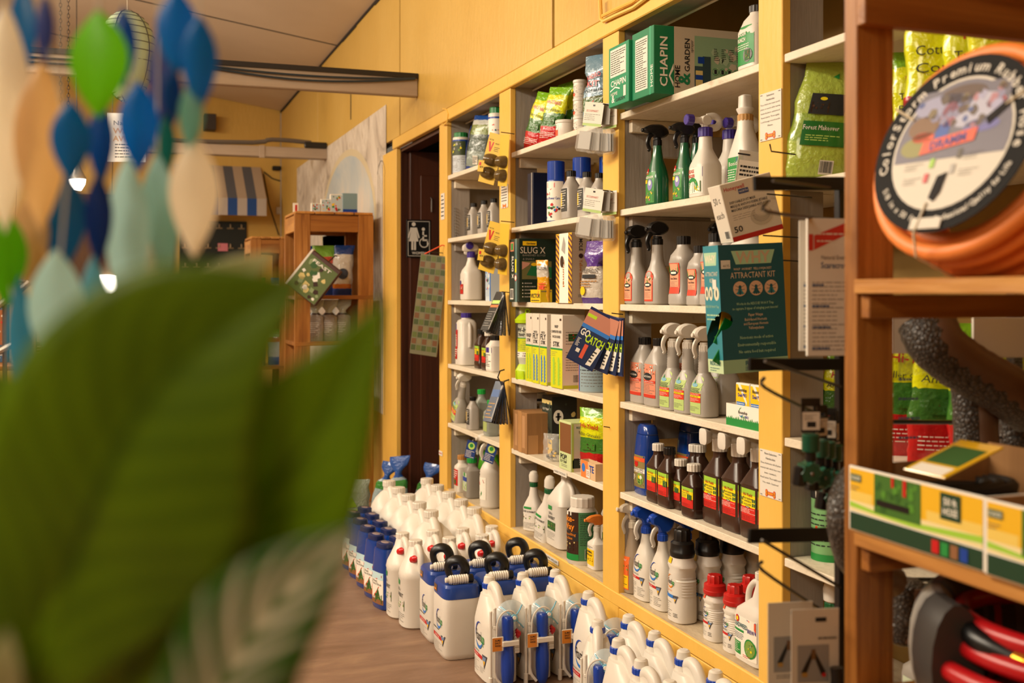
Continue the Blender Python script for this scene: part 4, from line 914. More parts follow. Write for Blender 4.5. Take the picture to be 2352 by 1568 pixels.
# ---- wide bay: top shelf
GNB = M('#0E7A4E', .5); GNB2 = M('#12885A', .5); BOXW = M('#C9BCA4', .6); PALEG = M('#8FB08A', .6)
@proto
def big_green_box():
    w_, d_, h_ = .132, .30, .186
    def aisle(d): d.rect(-.045, .02, .03, .165, PAP, 1); d.rows(-.04, .024, .026, .16, 22, TXT, 3, 2, .3); d.rect(.04, 0, .052, h_, M('#1A9264', .3), 1); d.text('HOME', .055, .05, .02, WHL, 2, rot=90, w=.06)
    def side(d):   # faces the camera; u runs into the shelf
        L0 = -d_ / 2; d.rect(L0 + .062, 0, d_ / 2, h_, BOXW, 1); d.text('CHAPIN', L0 + .030, .088, .032, WHL, 4, rot=90, w=.135, bold=1)
        d.poly([(L0 + .06, .02), (L0 + .045, .05), (L0 + .06, .085)], WHL, 5); d.poly([(L0 + .062, .03), (L0 + .050, .05), (L0 + .062, .072)], GNB, 6)
        d.text('HOME', L0 + .072, .05, .022, TXT, 4, rot=90, w=.06, bold=1); d.text('&', L0 + .092, .045, .05, GNB, 5, rot=90, bold=1.4); d.text('GARDEN', L0 + .102, .11, .022, TXT, 4, rot=90, w=.09, bold=1); d.text('sprayer', L0 + .116, .135, .012, TXT, 4, rot=90, w=.034)
        d.rect(L0 + .125, .035, d_ / 2 - .02, .165, PALEG, 2); d.photo(L0 + .17, .05, d_ / 2 - .03, .15, PALEG, [BOXW, M('#A9BF9C', .6)], 5, 16, 2.5)
        d.rect(L0 + .125, .006, L0 + .16, .082, M('#2F4A52', .5), 5); d.rect(L0 + .15, .03, L0 + .175, .11, M('#2A434A', .5), 5.5); d.rect(L0 + .135, .09, L0 + .155, .108, BLU, 6); d.rect(L0 + .128, .02, L0 + .15, .07, PIC4, 6); d.rect(L0 + .128, .045, L0 + .15, .058, BLU, 7)
        for i in range(5): d.circ(L0 + .19 + i * .022, .07, .010, GRN, 5); d.circ(L0 + .19 + i * .022, .07, .0085, PALEG, 6); d.rect(L0 + .186 + i * .022, .064, L0 + .194 + i * .022, .076, TXT, 7)
        for i in range(4): d.rows(L0 + .185 + i * .024, .1, L0 + .2 + i * .024, .135, 7, TXT, 5, i, .35)
    return carton('carton_box', w_, d_, h_, GNB, aisle, right=side)
y0, y1 = Yat(1500, 1.35), Yat(1453, 1.35)
put('big_green_box', 'large green and white sprayer carton sticking out of the top shelf', 1, SH['A'], 1.35 + .15, Y=(y0 + y1) / 2, cat='box')
@proto
def small_green_box():
    def aisle(d): d.rect(-.055, .085, .05, .165, PAP, 1); d.rows(-.05, .09, .046, .16, 11, TXT, 3, 2, .3); d.text('CHAPIN', 0, .066, .024, WHL, 3, w=.1, bold=1); d.poly([(-.055, .048), (-.02, .056), (.01, .048), (.01, .044), (-.02, .052), (-.055, .044)], WHL, 3); d.text('HOME', -.028, .036, .014, WHL, 3, w=.045); d.text('&', -.034, .022, .03, WHL, 4, bold=1); d.text('GARDEN', .012, .016, .014, TXT, 3, w=.06); d.rect(.034, .02, .05, .05, PAP, 3)
    return carton('carton_box', .133, .058, .174, GNB2, aisle)
y0, y1 = Yat(1450, 1.337), Yat(1399, 1.337)
put('small_green_box', 'smaller green sprayer carton overlapping the middle yellow post', 1, SH['A'], 1.337 + .031, Y=max((y0 + y1) / 2, Yat(1453, 1.35) + .07), cat='box')
@proto
def pint_bottle():
    o = thing('bottle', cat='bottle'); P = [(0, .034, .028, 4), (.005, .04, .033, 4), (.09, .04, .033, 4), (.115, .03, .026, 2.6), (.128, .016, .016, 2), (.135, .015, .015, 2)]
    def L(d): d.rect(-.034, .012, .034, .1, GRN, 1, 6, 4); d.poly([(-.02, .1), (.034, .1), (.034, .07)], PUR, 2); d.text('SUCKER', -.008, .083, .013, WHL, 4, w=.036, bold=1); d.text('PUNCH', -.01, .069, .013, WHL, 4, w=.034, bold=1); d.rows(-.03, .045, .02, .06, 3, WHL, 3, 2, .3); d.circ(.014, .032, .016, BRN, 3); d.photo(.004, .02, .024, .044, PIC1, [PIC2, PIC3], 2, 6, 4)
    body(o, P, WHP, L); cap(o, .0175, .133, .149, M('#26221F', .4)); return o, .149
P_('pint_bottle', 'white bottle with green label against the notice post on the top shelf', 1738, 'A', 1.452, 10, 160)
# ---- middle bay: ledge
P_w = M('#E9E2D4', .34)
@proto
def rabbit_spray():
    o = thing('spray_bottle', cat='bottle'); P = [(0, .037, .028, 3.4), (.005, .043, .034, 3.4), (.1, .043, .034, 3.4), (.118, .036, .03, 3), (.15, .02, .02, 2.2), (.19, .0145, .0145, 2)]
    def L(d): d.rect(-.03, .096, .014, .105, GRN, 2, 4); d.text('DEER & RABBIT', 0, .086, .011, TXT, 4, w=.068, bold=.7); d.photo(-.036, .045, .036, .072, PIC1, [GRN, PIC3, LGRN, BRN], 4, 12); d.rows(-.033, .014, .03, .04, 5, GRY2, 3, 2, .25)
    body(o, P, WHP, L); cap(o, .0175, .188, .206, M('#0F5A30', .4), 'collar'); mb = MB(); mb.sup([(.205, .013, .013), (.21, .02, .019), (.235, .022, .02), (.25, .016, .015), (.255, .007, .007)], WHT, 18); mb.build('spray_head', o)
    return o, .255
P_('rabbit_spray', 'white repellent sprayer with dark green neck ring standing upright', 1226, 'L', 1.47, 1076, 1213, rz=-60)
P_('rabbit_spray', 'white repellent sprayer leaning against the large white jug', 1251, 'L', 1.448, h=.245, rz=-80).rotation_euler = Euler((0, R(9), R(-80)))
def rabbit_label(d, w, z0, z1):
    z = z1 - z0; d.rect(-w, z0 + z * .86, w * .0, z0 + z * .98, GRN, 2, 4); d.text('DEER &', -w * .3, z0 + z * .76, z * .1, TXT, 4, w=w * .9, bold=.6); d.text('RABBIT', 0, z0 + z * .64, z * .13, TXT, 4, w=w * 1.7, bold=.6); d.photo(-w, z0 + z * .28, w, z0 + z * .52, PIC1, [LGRN, GRN, PIC3, PIC2], 4, 14); d.rows(-w, z0, w, z0 + z * .22, 5, GRY2, 3, 2, .25)
@proto
def gallon_square():
    o = thing('jug', cat='jug'); P = [(0, .066, .05, 5), (.006, .074, .058, 5), (.035, .075, .06, 5), (.15, .07, .056, 5), (.155, .073, .058, 5), (.175, .068, .054, 4), (.215, .038, .034, 2.6), (.235, .02, .02, 2), (.25, .018, .018, 2)]
    body(o, P, WHP, lambda d: rabbit_label(d, .036, .03, .15)); cap(o, .02, .245, .262, WHT)
    mb = MB(); mb.tube([(.012, 0, .236), (.045, 0, .22), (.062, 0, .19), (.066, 0, .15)], .009, WHP, 10); mb.build('handle', o)
    return o, .262
P_('gallon_square', 'large square white repellent jug in the middle bay ledge', 1301, 'L', 1.49, 1090, 1256)
P_('shaker_jar', 'white jar with brown and green granule label on the ledge', 1338, 'L', 1.452, 1143, 1294, rz=-38)
P_('gallon_square', 'white jug half hidden behind the granule jar', 1, 'L', 1.60, Y=Yat(1338, 1.45) + .02, h=.24)
@proto
def yellow_jug():
    o = thing('jug', cat='jug'); P = jugbody(.045, .035, .13, .8) + [(.14, .016, .016, 2), (.17, .014, .014, 2)]
    def L(d): d.rect(-.036, .02, .036, .09, YLB, 1, 6, 3); d.text('ANIMAL', 0, .078, .013, TXT, 4, w=.055, bold=1); d.text('REPELLENT', 0, .064, .011, TXT, 4, w=.055, bold=1); d.photo(-.02, .026, .03, .056, YLB, [BRN, TXT, TAN], 4, 8); d.rows(-.03, .093, .03, .104, 2, GRY2, 2, 3, .4)
    body(o, P, WHP, L); trigger(o, .166, M('#D97A2A', .4), WHT, WHT, 'std', .016, .022); return o, .243
P_('yellow_jug', 'white trigger jug with yellow label beside the middle post', 1371, 'L', 1.462, 1190, 1316)
# ---- middle bay: fifth shelf
TAPE = M('#B98A58', .25)
@proto
def brown_carton():
    def f(d): d.rect(-.075, .0, -.062, .155, TAPE, 1); d.rect(-.02, 0, .02, .155, TAPE, 1); d.rect(-.055, .02, -.028, .14, M('#B88A5C', .6), 1.4); d.rect(.025, .02, .055, .14, M('#B88A5C', .6), 1.4)
    def r(d): d.rect(-.06, .0, -.02, .07, TAPE, 1)
    return carton('cardboard_box', .148, .13, .152, CARD, f, right=r)
y1 = Yat(1178, 1.405)
put('brown_carton', 'taped brown cardboard box on the fifth shelf of the middle bay', 1, SH['E'], 1.405 + .066, Y=min(y1, YW['p2b']) - .076, cat='box')
@proto
def dark_canister():
    def L(d): d.rect(-.1, .02, .1, .17, M('#120E22', .4), 1, 16); d.poly([(-.05, .165), (.05, .165), (.05, .13)], PUR, 2); d.text('WASP', .0, .115, .03, WHL, 3, w=.07, bold=1)
    return canister(.042, .19, WHT, GRYD, L, .026, .02, neck=.03)
put('dark_canister', 'dark purple-labelled canister behind the brown cardboard box', 1238, SH['E'], 1.60, cat='canister')
P_('tub', 'white lidded tub peeking over the brown cardboard box', 1, 'E', 1.60, h=.16, Y=Yat(1238, 1.6) - .10)
@proto
def black_box():
    def f(d): d.rect(-.05, .0, .05, .055, YLB, 1); d.photo(-.05, .055, .05, .2, M('#2E3A30', .5), [M('#1B241E', .5), M('#4A5A48', .5)], 3, 16, 1.5); d.rect(-.05, .185, .05, .2, PIC4, 3); d.text('FLY TRAP', -.01, .165, .012, WHL, 5, w=.06); d.text('REFILL', -.02, .14, .014, WHL, 5, w=.04, bold=1); d.rows(-.045, .1, .01, .13, 3, WHL, 5, 3, .4); d.text('FLY', .03, .07, .04, TXT, 5, rot=90, bold=1)
    def r(d): d.photo(-.05, .05, .05, .2, M('#1C1E1A', .5), [PIC4, M('#3A4238', .5)], 7, 10, 1); d.circ(-.025, .14, .02, WHL, 3, ry=.026); d.rect(-.03, .125, -.02, .155, TXT, 5); d.rect(-.036, .138, -.014, .143, TXT, 5)
    return carton('carton_box', .1, .1, .215, M('#14181A', .4), f, right=r)
put('black_box', 'black and yellow fly trap carton behind the pale green box', 1285, SH['E'], 1.54, cat='box')
@proto
def clear_pouch():
    o, h = bag('clear_pouch', .07, .035, .11, [(1, CLEAR)], 5); mb = MB(); rg = random.Random(8)
    for i in range(16):
        p = Vector((rg.uniform(-.02, .02), rg.uniform(-.008, .008), rg.uniform(.008, .05))); mb.box(p - Vector((.005, .004, .004)), p + Vector((.005, .004, .004)), [GRYD, BLK, YLB, GRY][i % 4], .001)
    mb.build('contents', o); return o, h
put('clear_pouch', 'small clear bag of metal bits leaning on the brown cardboard box', 1266, SH['E'], 1.432, cat='pouch', rz=-50, s=.9)
@proto
def pop_box():
    G = M('#C9D69A', .5)
    def f(d): d.rect(-.044, .06, .052, .158, M('#7A4A1C', .7), 1); d.rect(-.05, .1, -.044, .16, M('#B8CC5A', .5), 2); d.text('POP!', -.01, .044, .026, TXT, 4, w=.055, bold=1); d.text('FLY TRAP', -.01, .028, .012, TXT, 4, w=.055, bold=1); d.rows(-.03, .01, .02, .02, 2, GRY2, 3, 2, .3)
    def r(d): d.rect(-.046, .0, .047, .16, M('#CFC4B0', .6), 1); d.rect(-.046, .012, .047, .045, TXT, 2); d.photo(-.044, .012, .04, .04, M('#1E2E1E', .5), [BRN, M('#3A4A34', .5), GRY], 3, 8); d.text('RESCUE', -.01, .148, .01, TEAL, 3, w=.04, bold=1); d.rect(-.046, .0, -.04, .16, M('#B8CC5A', .5), 3)
    return carton('carton_box', .105, .1, .165, G, f, right=r)
y1 = Yat(1283, 1.405)
put('pop_box', 'pale green open-fronted fly trap carton on the fifth shelf', 1, SH['E'], 1.405 + .051, Y=y1 - .054, cat='box')
def hy_bag(w, h, words, seed, lean=0.0, d_=.05, green='#3F7A2C'):
    def f():
        def L(d):
            d.text('Hi-Yield', 0, h * .73, h * .10, M('#B8181C', .3), 6, w=w * .62, bold=1, rot=-4)
            for i, t in enumerate(words): d.text(t, 0, h * (.60 - .08 * i), h * .075, TXT, 6, w=w * .78, rot=-5)
            d.rows(-w * .36, h * .1, w * .3, h * .22, 4, WHL, 5, 2, .25); d.photo(-w * .25, h * .36, w * .22, h * .47, FOIL(green), [BRN, M('#5A2A1A', .4)], seed, 5)
        return bag('granule_bag', w, d_, h, [(.3, FOIL('#B81A1C')), (.54, FOIL(green)), (.84, FOIL('#D8DC14')), (1, FOIL('#7CB422'))], seed, L, lean)
    return f
PROTO['granule_bag'] = hy_bag(.125, .23, ['Killer Granules'], 3)
PROTO['red_green_bag'] = hy_bag(.12, .25, ['Ant Killer'], 5, .12, .045, '#3A6E2A')
put('granule_bag', 'green, yellow and red granule bag on the fifth shelf beside the post', 1363, SH['E'], 1.475, h=.215, rz=-62, cat='bag')
@proto
def te_tray():
    def f(d): d.rect(-.055, 0, .0, .055, M('#E8823C', .5), 1); d.circ(-.035, .032, .014, SKB, 2); d.text('TE', .03, .035, .03, BLU, 3, w=.036, bold=1); d.rect(-.012, .004, .02, .03, PAP, 4); d.rows(-.008, .01, .014, .026, 3, M('#B8703A', .5), 5, 2, .3)
    return carton('display_tray', .12, .03, .055, M('#D8B488', .6), f, open_top=True)
put('te_tray', 'orange and tan open tray at the shelf edge below the granule bag', 1360, SH['E'], 1.424, cat='tray')
# ---- middle bay: fourth shelf
P_('insect_trap', 'clear lime-capped wasp trap at the left of the fourth shelf', 1212, 'D', 1.452, h=.266, rz=-42)
def stik(w, txt, blue, plainside=True):
    def f():
        h = .255
        def a(d):
            d.rect(-w / 2, 0, w / 2, h * .52, M('#D2D414', .45), 1); d.rect(-w / 2, h * .52, w / 2, h * .545, GRN, 1.5)
            for i, (t, v, s_) in enumerate(txt): d.text(t, 0, h * v, s_, TXT, 4, w=min(w * .86, len(t) * s_ * .62), bold=1)
            d.rect(w * .28, h * .92, w * .42, h * .95, BRN, 3)
            c = SKB if blue else LGRN
            for sx in (-.24, .18):
                u = w * sx; d.rect(u - w * .06, h * .04, u + w * .06, h * .36, c, 3); d.poly([(u - w * .1, h * .36), (u + w * .1, h * .36), (u + w * .04, h * .42), (u - w * .04, h * .42)], c, 3)
                for j in range(7): d.poly([(u + w * .06, h * (.04 + j * .045)), (u + w * .2, h * (.075 + j * .045)), (u + w * .2, h * (.081 + j * .045)), (u + w * .06, h * (.047 + j * .045))], c, 3.5); d.poly([(u + w * .06, h * (.08 + j * .045)), (u + w * .2, h * (.045 + j * .045)), (u + w * .2, h * (.051 + j * .045)), (u + w * .06, h * (.087 + j * .045))], c, 3.6)
            d.rows(-w * .4, h * .43, w * .1, h * .5, 3, GRY2, 3, 3, .2)
        def r(d): d.rect(-.04, 0, .04, .012, M('#B8BC30', .5), 1); d.rows(-.03, .15, .03, .2, 5, GRY2, 3, 2, .2); d.photo(-.02, .165, .02, .19, PIC1, [RED, PIC2], 3, 6); d.rows(-.03, .06, .03, .13, 8, GRY2, 3, 6, .2); d.bars(-.004, .018, .026, .05)
        return carton('carton_box', w, .085, h, M('#D9CFBE', .5), a, right=r)
    return f
PROTO['stik_a'] = stik(.066, [('WASP', .68, .02), ('STIK', .61, .016)], False)
PROTO['stik_b'] = stik(.07, [('PATIO', .74, .011), ('FLY', .68, .028), ('STIK', .6, .018)], True)
PROTO['stik_c'] = stik(.108, [('WASP', .84, .014), ('CARPENTER BEE', .77, .012), ('WOOD BORER', .7, .012), ('STIK', .6, .024)], False)
for key, px, X, l in (('stik_a', 1239, 1.452, 'white and lime wasp stick carton just right of the clear trap'), ('stik_b', 1255, 1.449, 'left of two cartons with blue netted sticks on lime'), ('stik_b', 1273, 1.446, 'right of two cartons with blue netted sticks on lime'), ('stik_c', 1304, 1.446, 'widest white and lime stick carton, its plain side showing')):
    put(key, l, px, SH['D'], X, cat='box', group='stick trap cartons on the fourth shelf', h=.252)
P_('steel_can', 'blue-grey and orange can beside the middle post', 1366, 'D', 1.472, 790, 908, rz=-40)
# ---- middle bay: third shelf
@proto
def slug_box():
    DG = M('#10281E', .4)
    def a(d): d.rect(.012, 0, .035, .236, M('#5A7A78', .25), 1); d.text('SLUG X', -.012, .13, .026, WHL, 3, rot=-90, w=.085, bold=1); d.rect(-.04, .19, .0, .225, M('#C87A5A', .5), 2); d.rect(-.03, .195, -.008, .22, GRN, 3); d.bars(-.04, .01, -.004, .05); d.circ(.02, .09, .012, RED, 3); d.circ(.02, .09, .009, WHL, 4); d.rect(.014, .11, .028, .16, YLW, 3)
    def r(d):
        d.rect(-.085, .21, -.03, .226, YLB, 2); d.text('Gardener', -.052, .218, .010, TXT, 4, w=.036, bold=1); d.text('SLUG X', -.045, .193, .034, M('#CFC0AC', .5), 3, w=.1, bold=.4); d.text('BANISHES SLUGS', -.04, .174, .011, M('#8E887A', .5), 3, w=.09); d.text('& SNAILS', -.062, .16, .011, M('#8E887A', .5), 3, w=.045)
        d.rect(-.088, .085, .03, .152, M('#6E6A3C', .5), 2); d.poly([(-.07, .1), (.03, .09), (.03, .13), (-.05, .135)], M('#176A3A', .4), 3); d.poly([(-.088, .12), (-.06, .138), (-.055, .146), (-.088, .15)], M('#C8907A', .5), 4); d.circ(-.04, .14, .012, YLB, 4, ry=.006)
        for i in range(5): d.circ(-.085, .07 - i * .0125, .0022, WHL, 3); d.rows(-.078, .066 - i * .0125, -.03, .074 - i * .0125, 1, GRY, 3, i, .5)
    return carton('carton_box', .108, .2, .236, DG, a, right=r)
y1 = Yat(1169, 1.375)
put('slug_box', 'dark green slug trap carton standing out over the slim post', 1, SH['C'], 1.375 + .1, Y=min(y1, YW['p2b']) - .056, cat='box')
@proto
def victor_tray():
    def a(d): d.text('VICTOR', .0, .024, .022, TXT, 3, w=.095, bold=1); d.rows(-.04, .004, .04, .01, 1, TXT, 3, 2, .5)
    def r(d): d.rows(-.02, .036, .02, .043, 1, GRY2, 3, 2, .5)
    return carton('display_tray', .1, .045, .046, M('#E0BE14', .45), a, right=r, open_top=True)
put('victor_tray', 'yellow open counter tray in front of the slug trap carton', 1243, SH['C'], 1.388 + .04, cat='tray')
@proto
def yellow_pouch():
    def L(d): d.text('VICTOR', .0, .12, .016, TXT, 6, w=.04, bold=1); d.rows(-.016, .03, .016, .07, 4, ORR, 5, 2, .4); d.poly([(-.02, .02), (.0, .02), (.01, .06), (-.006, .06)], ORR, 5)
    return bag('pouch', .05, .02, .15, [(.55, FOIL('#E0A21C')), (.86, FOIL('#C9C0B0')), (1, FOIL('#E09A14'))], 9, L, -.05)
put('yellow_pouch', 'yellow foil pouch standing in the yellow counter tray', 1249, SH['C'] + .003, 1.425, rz=-50, cat='pouch', h=.15)
STR1, STR2 = M('#D9A814', .45), M('#5E2434', .5)
@proto
def striped_box():
    def a(d):
        d.rect(-.07, 0, .07, .236, WHL, 1)
        for sx in (-1, 1):
            u0 = -.07 if sx < 0 else .04
            d.rect(u0, 0, u0 + .03, .236, STR1, 2)
            for i in range(13): v = -.01 + i * .019; vs = [(u0, v + .02), (u0, v + .029), (u0 + .03, v + .009), (u0 + .03, v)]; vs = [(a_, min(.236, max(0, b_))) for a_, b_ in vs]; d.poly(vs, STR2, 3)
        d.text('Tunnel', .0, .10, .02, M('#B8701A', .5), 4, rot=-90, w=.09, bold=1); d.circ(-.015, .14, .016, BRN, 4, ry=.02); d.poly([(-.02, .18), (.0, .225), (.015, .2), (.01, .165)], GRY, 4)
    def r(d): d.text('MOLE', .0, .195, .018, TXT, 3, rot=-90, w=.04, bold=1); d.circ(0, .158, .008, BRN, 3); d.text('Yellow Eliminator', .0, .095, .016, M('#A8661C', .5), 3, rot=-90, w=.10, bold=1); d.rows(-.01, .02, .01, .03, 3, GRY2, 3, 1, .4)
    return carton('carton_box', .138, .066, .236, M('#B09A80', .5), a, right=r)
y1 = Yat(1276, 1.40)
put('striped_box', 'tan carton with yellow and maroon diagonal striped edge', 1, SH['C'], 1.435, Y=y1 - .07, cat='box')
@proto
def plain_box():
    def r(d): d.text('Eliminator', -.02, .12, .022, M('#A8661C', .5), 3, rot=-90, w=.11, bold=1)
    return carton('carton_box', .138, .066, .232, M('#AE9678', .5), None, right=r)
put('plain_box', 'tan carton standing behind the striped one', 1, SH['C'], 1.508, Y=y1 - .074, cat='box')
@proto
def purple_bag():
    def L(d): d.text('REPELS', .0, .105, .018, GRY2, 6, w=.07, bold=1); d.rect(-.03, .08, .03, .092, TXT, 5, 4); d.rows(-.04, .05, .04, .075, 3, M('#A8701C', .5), 5, 3, .4); d.circ(-.025, .04, .014, YLB, 5)
    return bag('bag', .105, .05, .2, [(.07, FOIL('#4A2E7E')), (.55, FOIL('#C4BCB0')), (1, FOIL('#5A3A8E'))], 12, L, .1, neck=(.5, .55))
put('purple_bag', 'white and purple pouch slumped beside the middle post', 1364, SH['C'], 1.452, rz=-70, h=.205, cat='bag')
# ---- middle bay: second shelf
@proto
def navy_box(): return carton('carton_box', .06, .12, .2, M('#0C1530', .3), lambda d: d.rect(.012, 0, .02, .2, GRY, 2))
put('navy_box', 'narrow dark navy carton at the left of the second shelf', 1252, SH['B'], 1.50, cat='box')
GC = 'blue capped spray cans'
P_('blue_can', 'blue-capped spray can beside the navy carton', 1277, 'B', 1.452, 372, 512, rz=-55, group=GC)
P_('blue_can', 'blue-capped spray can behind the front silver bottle', 1, 'B', 1.52, Y=Yat(1300, 1.46), h=.225, group=GC)
P_('blue_can', 'blue-capped spray can deepest behind the silver bottles', 1, 'B', 1.60, Y=Yat(1300, 1.46) - .05, h=.225, group=GC)
def cal(d, w): d.rect(-w, .03, w, .115, M('#3A3A36', .5), 1, 6, 3); d.rect(-w, .05, -w * .4, .1, YLB, 3, 2); d.rows(-w * .8, .04, w * .8, .11, 8, WHL, 4, 2, .25)
@proto
def silver_dark():
    o = thing('bottle', cat='bottle'); P = [(0, .033, .026, 4), (.005, .038, .031, 4), (.115, .038, .031, 4), (.13, .03, .026, 3), (.15, .017, .017, 2), (.162, .016, .016, 2)]
    body(o, P, GRY, lambda d: cal(d, .028)); cap(o, .0185, .16, .182, BLK); return o, .182
for px, X, yt, l in ((1312, 1.445, 394, 'left of three black-capped silver bottles on the second shelf'), (1348, 1.45, 396, 'middle of three black-capped silver bottles on the second shelf'), (1376, 1.455, 398, 'right of three black-capped silver bottles, half behind hanging packs')):
    P_('silver_dark', l, px, 'B', X, yt, 672 - .25 * .645 * (px - 285), group='black-capped silver bottles in the middle bay')
put('silver_trigger', 'black-headed spray bottle behind the middle silver bottles', 1, SH['B'], 1.55, h=.25, Y=Yat(1348, 1.45) + .01)
# ---- middle bay: top shelf
put('red_green_bag', 'green and red foil bag leaning at the left of the top shelf', 1224, SH['A'], 1.47, h=.225, rz=-66, cat='bag', group='foil bags on the top shelf').rotation_euler = Euler((0, R(14), R(-66)))
put('red_green_bag', 'crumpled red and green foil bag beside the white tub', 1262, SH['A'], 1.465, h=.21, rz=-66, cat='bag', group='foil bags on the top shelf').rotation_euler = Euler((0, R(8), R(-60)))
put('granule_bag', 'yellow and green foil bag standing behind the white tub', 1302, SH['A'], 1.54, h=.235, rz=-80, cat='bag', group='foil bags on the top shelf')
P_('tub', 'short white tub with orange label on the top shelf', 1298, 'A', 1.452, 271, 311, rz=-45)
zj = SH['A']
for i, l in enumerate(('bottom', 'middle', 'topmost')): c = put('jar', '%s white jar in the stack of three on the top shelf' % l, 1332, zj, 1.47, h=.062, group='stack of white jars'); zj += .0622
@proto
def ant_bag():
    def L(d): d.text('AMDRO', .0, .165, .022, M('#B8181C', .3), 6, w=.06, bold=1, rot=10); d.text('ANT', .0, .15, .0, RED, 6) if False else None; d.text('KIT', .0, .14, .026, M('#B8281C', .3), 6, w=.05, bold=1); d.text('ANT KILLER', .0, .118, .013, TXT, 6, w=.08, bold=1); d.photo(-.04, .05, .04, .09, FOIL('#4A6A3A'), [RED, PIC1, WHL, ORR], 4, 9)
    return bag('bag', .12, .05, .24, [(.2, FOIL('#7FA6BE')), (.4, FOIL('#56603E')), (1, FOIL('#6E8EA0'))], 15, L, .04, neck=(.52, .62))
put('ant_bag', 'grey-blue ant killer pouch bulging beside the middle post', 1372, SH['A'], 1.452, h=.235, rz=-64, cat='bag')
# ---- narrow bay: ledge
GN = M('#4FA01E', .35)
@proto
def lime_bottle():
    o = thing('spray_bottle', cat='bottle'); P = [(0, .034, .026, 3), (.005, .039, .031, 3), (.08, .039, .031, 2.8), (.13, .028, .024, 2.4), (.18, .0165, .0165, 2), (.19, .015, .015, 2)]
    body(o, P, GN, lambda d: (d.rows(-.025, .02, .02, .06, 4, WHL, 2, 2, .4), d.text('GARDEN', 0, .08, .012, WHL, 3, w=.04, bold=1)))
    trigger(o, .186, WHT, WHT, WHT, 'dome', .016, .022); return o, .265
GLB = 'lime green spray bottles'
P_('lime_bottle', 'lime green spray bottle at the left of the narrow bay ledge', 1040, 'L', 1.455, 998, 1130, group=GLB)
P_('lime_bottle', 'lime green spray bottle behind the short red-labelled bottle', 1, 'L', 1.56, Y=Yat(1062, 1.455), h=.26, group=GLB)
P_('lime_bottle', 'lime green spray bottle behind the grey green-capped bottle', 1, 'L', 1.56, Y=Yat(1085, 1.455), h=.26, group=GLB)
@proto
def red_label():
    o = thing('bottle', cat='bottle'); P = jugbody(.036, .03, .125, .8) + [(.135, .018, .018, 2), (.142, .018, .018, 2)]
    body(o, P, WHP, lambda d: (d.rect(-.03, .03, .028, .1, M('#C01C1C', .4), 1, 5, 3), d.circ(0, .045, .012, PIC1, 3), d.rows(-.024, .06, .024, .095, 4, WHL, 3, 2, .4))); cap(o, .02, .14, .16, M('#B07A3A', .5)); return o, .16
P_('red_label', 'white bottle with red label and brown cap on the narrow ledge', 1061, 'L', 1.45, 1060, 1144)
@proto
def grey_green():
    o = thing('bottle', cat='bottle'); P = jugbody(.04, .032, .13, .8) + [(.14, .018, .018, 2), (.147, .018, .018, 2)]
    body(o, P, GRYD, lambda d: (d.rect(-.026, .03, .026, .105, M('#B8C4A8', .4), 1, 5, 3), d.rect(-.026, .07, .026, .088, BLU, 3, 5), d.photo(-.022, .034, .022, .062, LIME, [GRN, RED, WHL], 3, 6), d.circ(0, .098, .009, GRN, 3))); cap(o, .021, .145, .165, M('#12903A', .4)); return o, .165
P_('grey_green', 'grey bottle with bright green cap on the narrow ledge', 1084, 'L', 1.45, 1061, 1152)
@proto
def white_ribbed():
    o = thing('spray_bottle', cat='bottle'); P = [(0, .034, .034, 2), (.006, .04, .04, 2)]; z = .012
    for i in range(12): P += [(z, .041, .041, 2), (z + .006, .0395, .0395, 2)]; z += .011
    P += [(z, .04, .04, 2), (.165, .03, .03, 2), (.185, .016, .016, 2), (.21, .014, .014, 2)]
    body(o, P, WHP, lambda d: (d.rect(-.03, .035, .03, .12, WHL, 1, 6), d.circ(0, .06, .014, GRN, 3), d.circ(0, .06, .008, WHL, 4), d.poly([(-.01, .1), (.02, .112), (.024, .1), (.0, .09)], RED, 3))); trigger(o, .205, WHT, M('#B07A3A', .5), WHT, 'tan', .016, .022)
    return o, .29
P_('white_ribbed', 'white ribbed sprayer with hanging blue tag against the slim post', 1126, 'L', 1.455, 1010, 1182)
def bluetag(px, py, zc_, lab, rx=12):
    p = at(px, py, zc_); o = thing('blue_tag', lab, 'tag', p, -40); o.rotation_euler = Euler((0, R(rx), R(-40)))
    mb = MB(); mb.box((-.024, -.0008, -.045), (.024, .0008, .035), M('#1C3A7A', .4), .0005); mb.build('card', o)
    mb = MB(); d = D(mb, flat((0, -.001, 0), (1, 0, 0), (0, 0, 1))); d.circ(0, .012, .016, LIME, 1); d.circ(0, .014, .009, GRN, 2); d.rows(-.02, -.04, .02, -.008, 5, WHL, 2, 3, .35); mb.build('print', o)
    mb = MB(); mb.tube([(0, 0, .034), (.004, .004, .05), (.0, .012, .058)], .001, WHT, 5); mb.build('string', o)
bluetag(1082, 1030, 4.80, 'blue tag with green leaf hanging over the lime bottles')
bluetag(1127, 1038, 4.50, 'blue tag hanging from the white ribbed sprayer', 18)
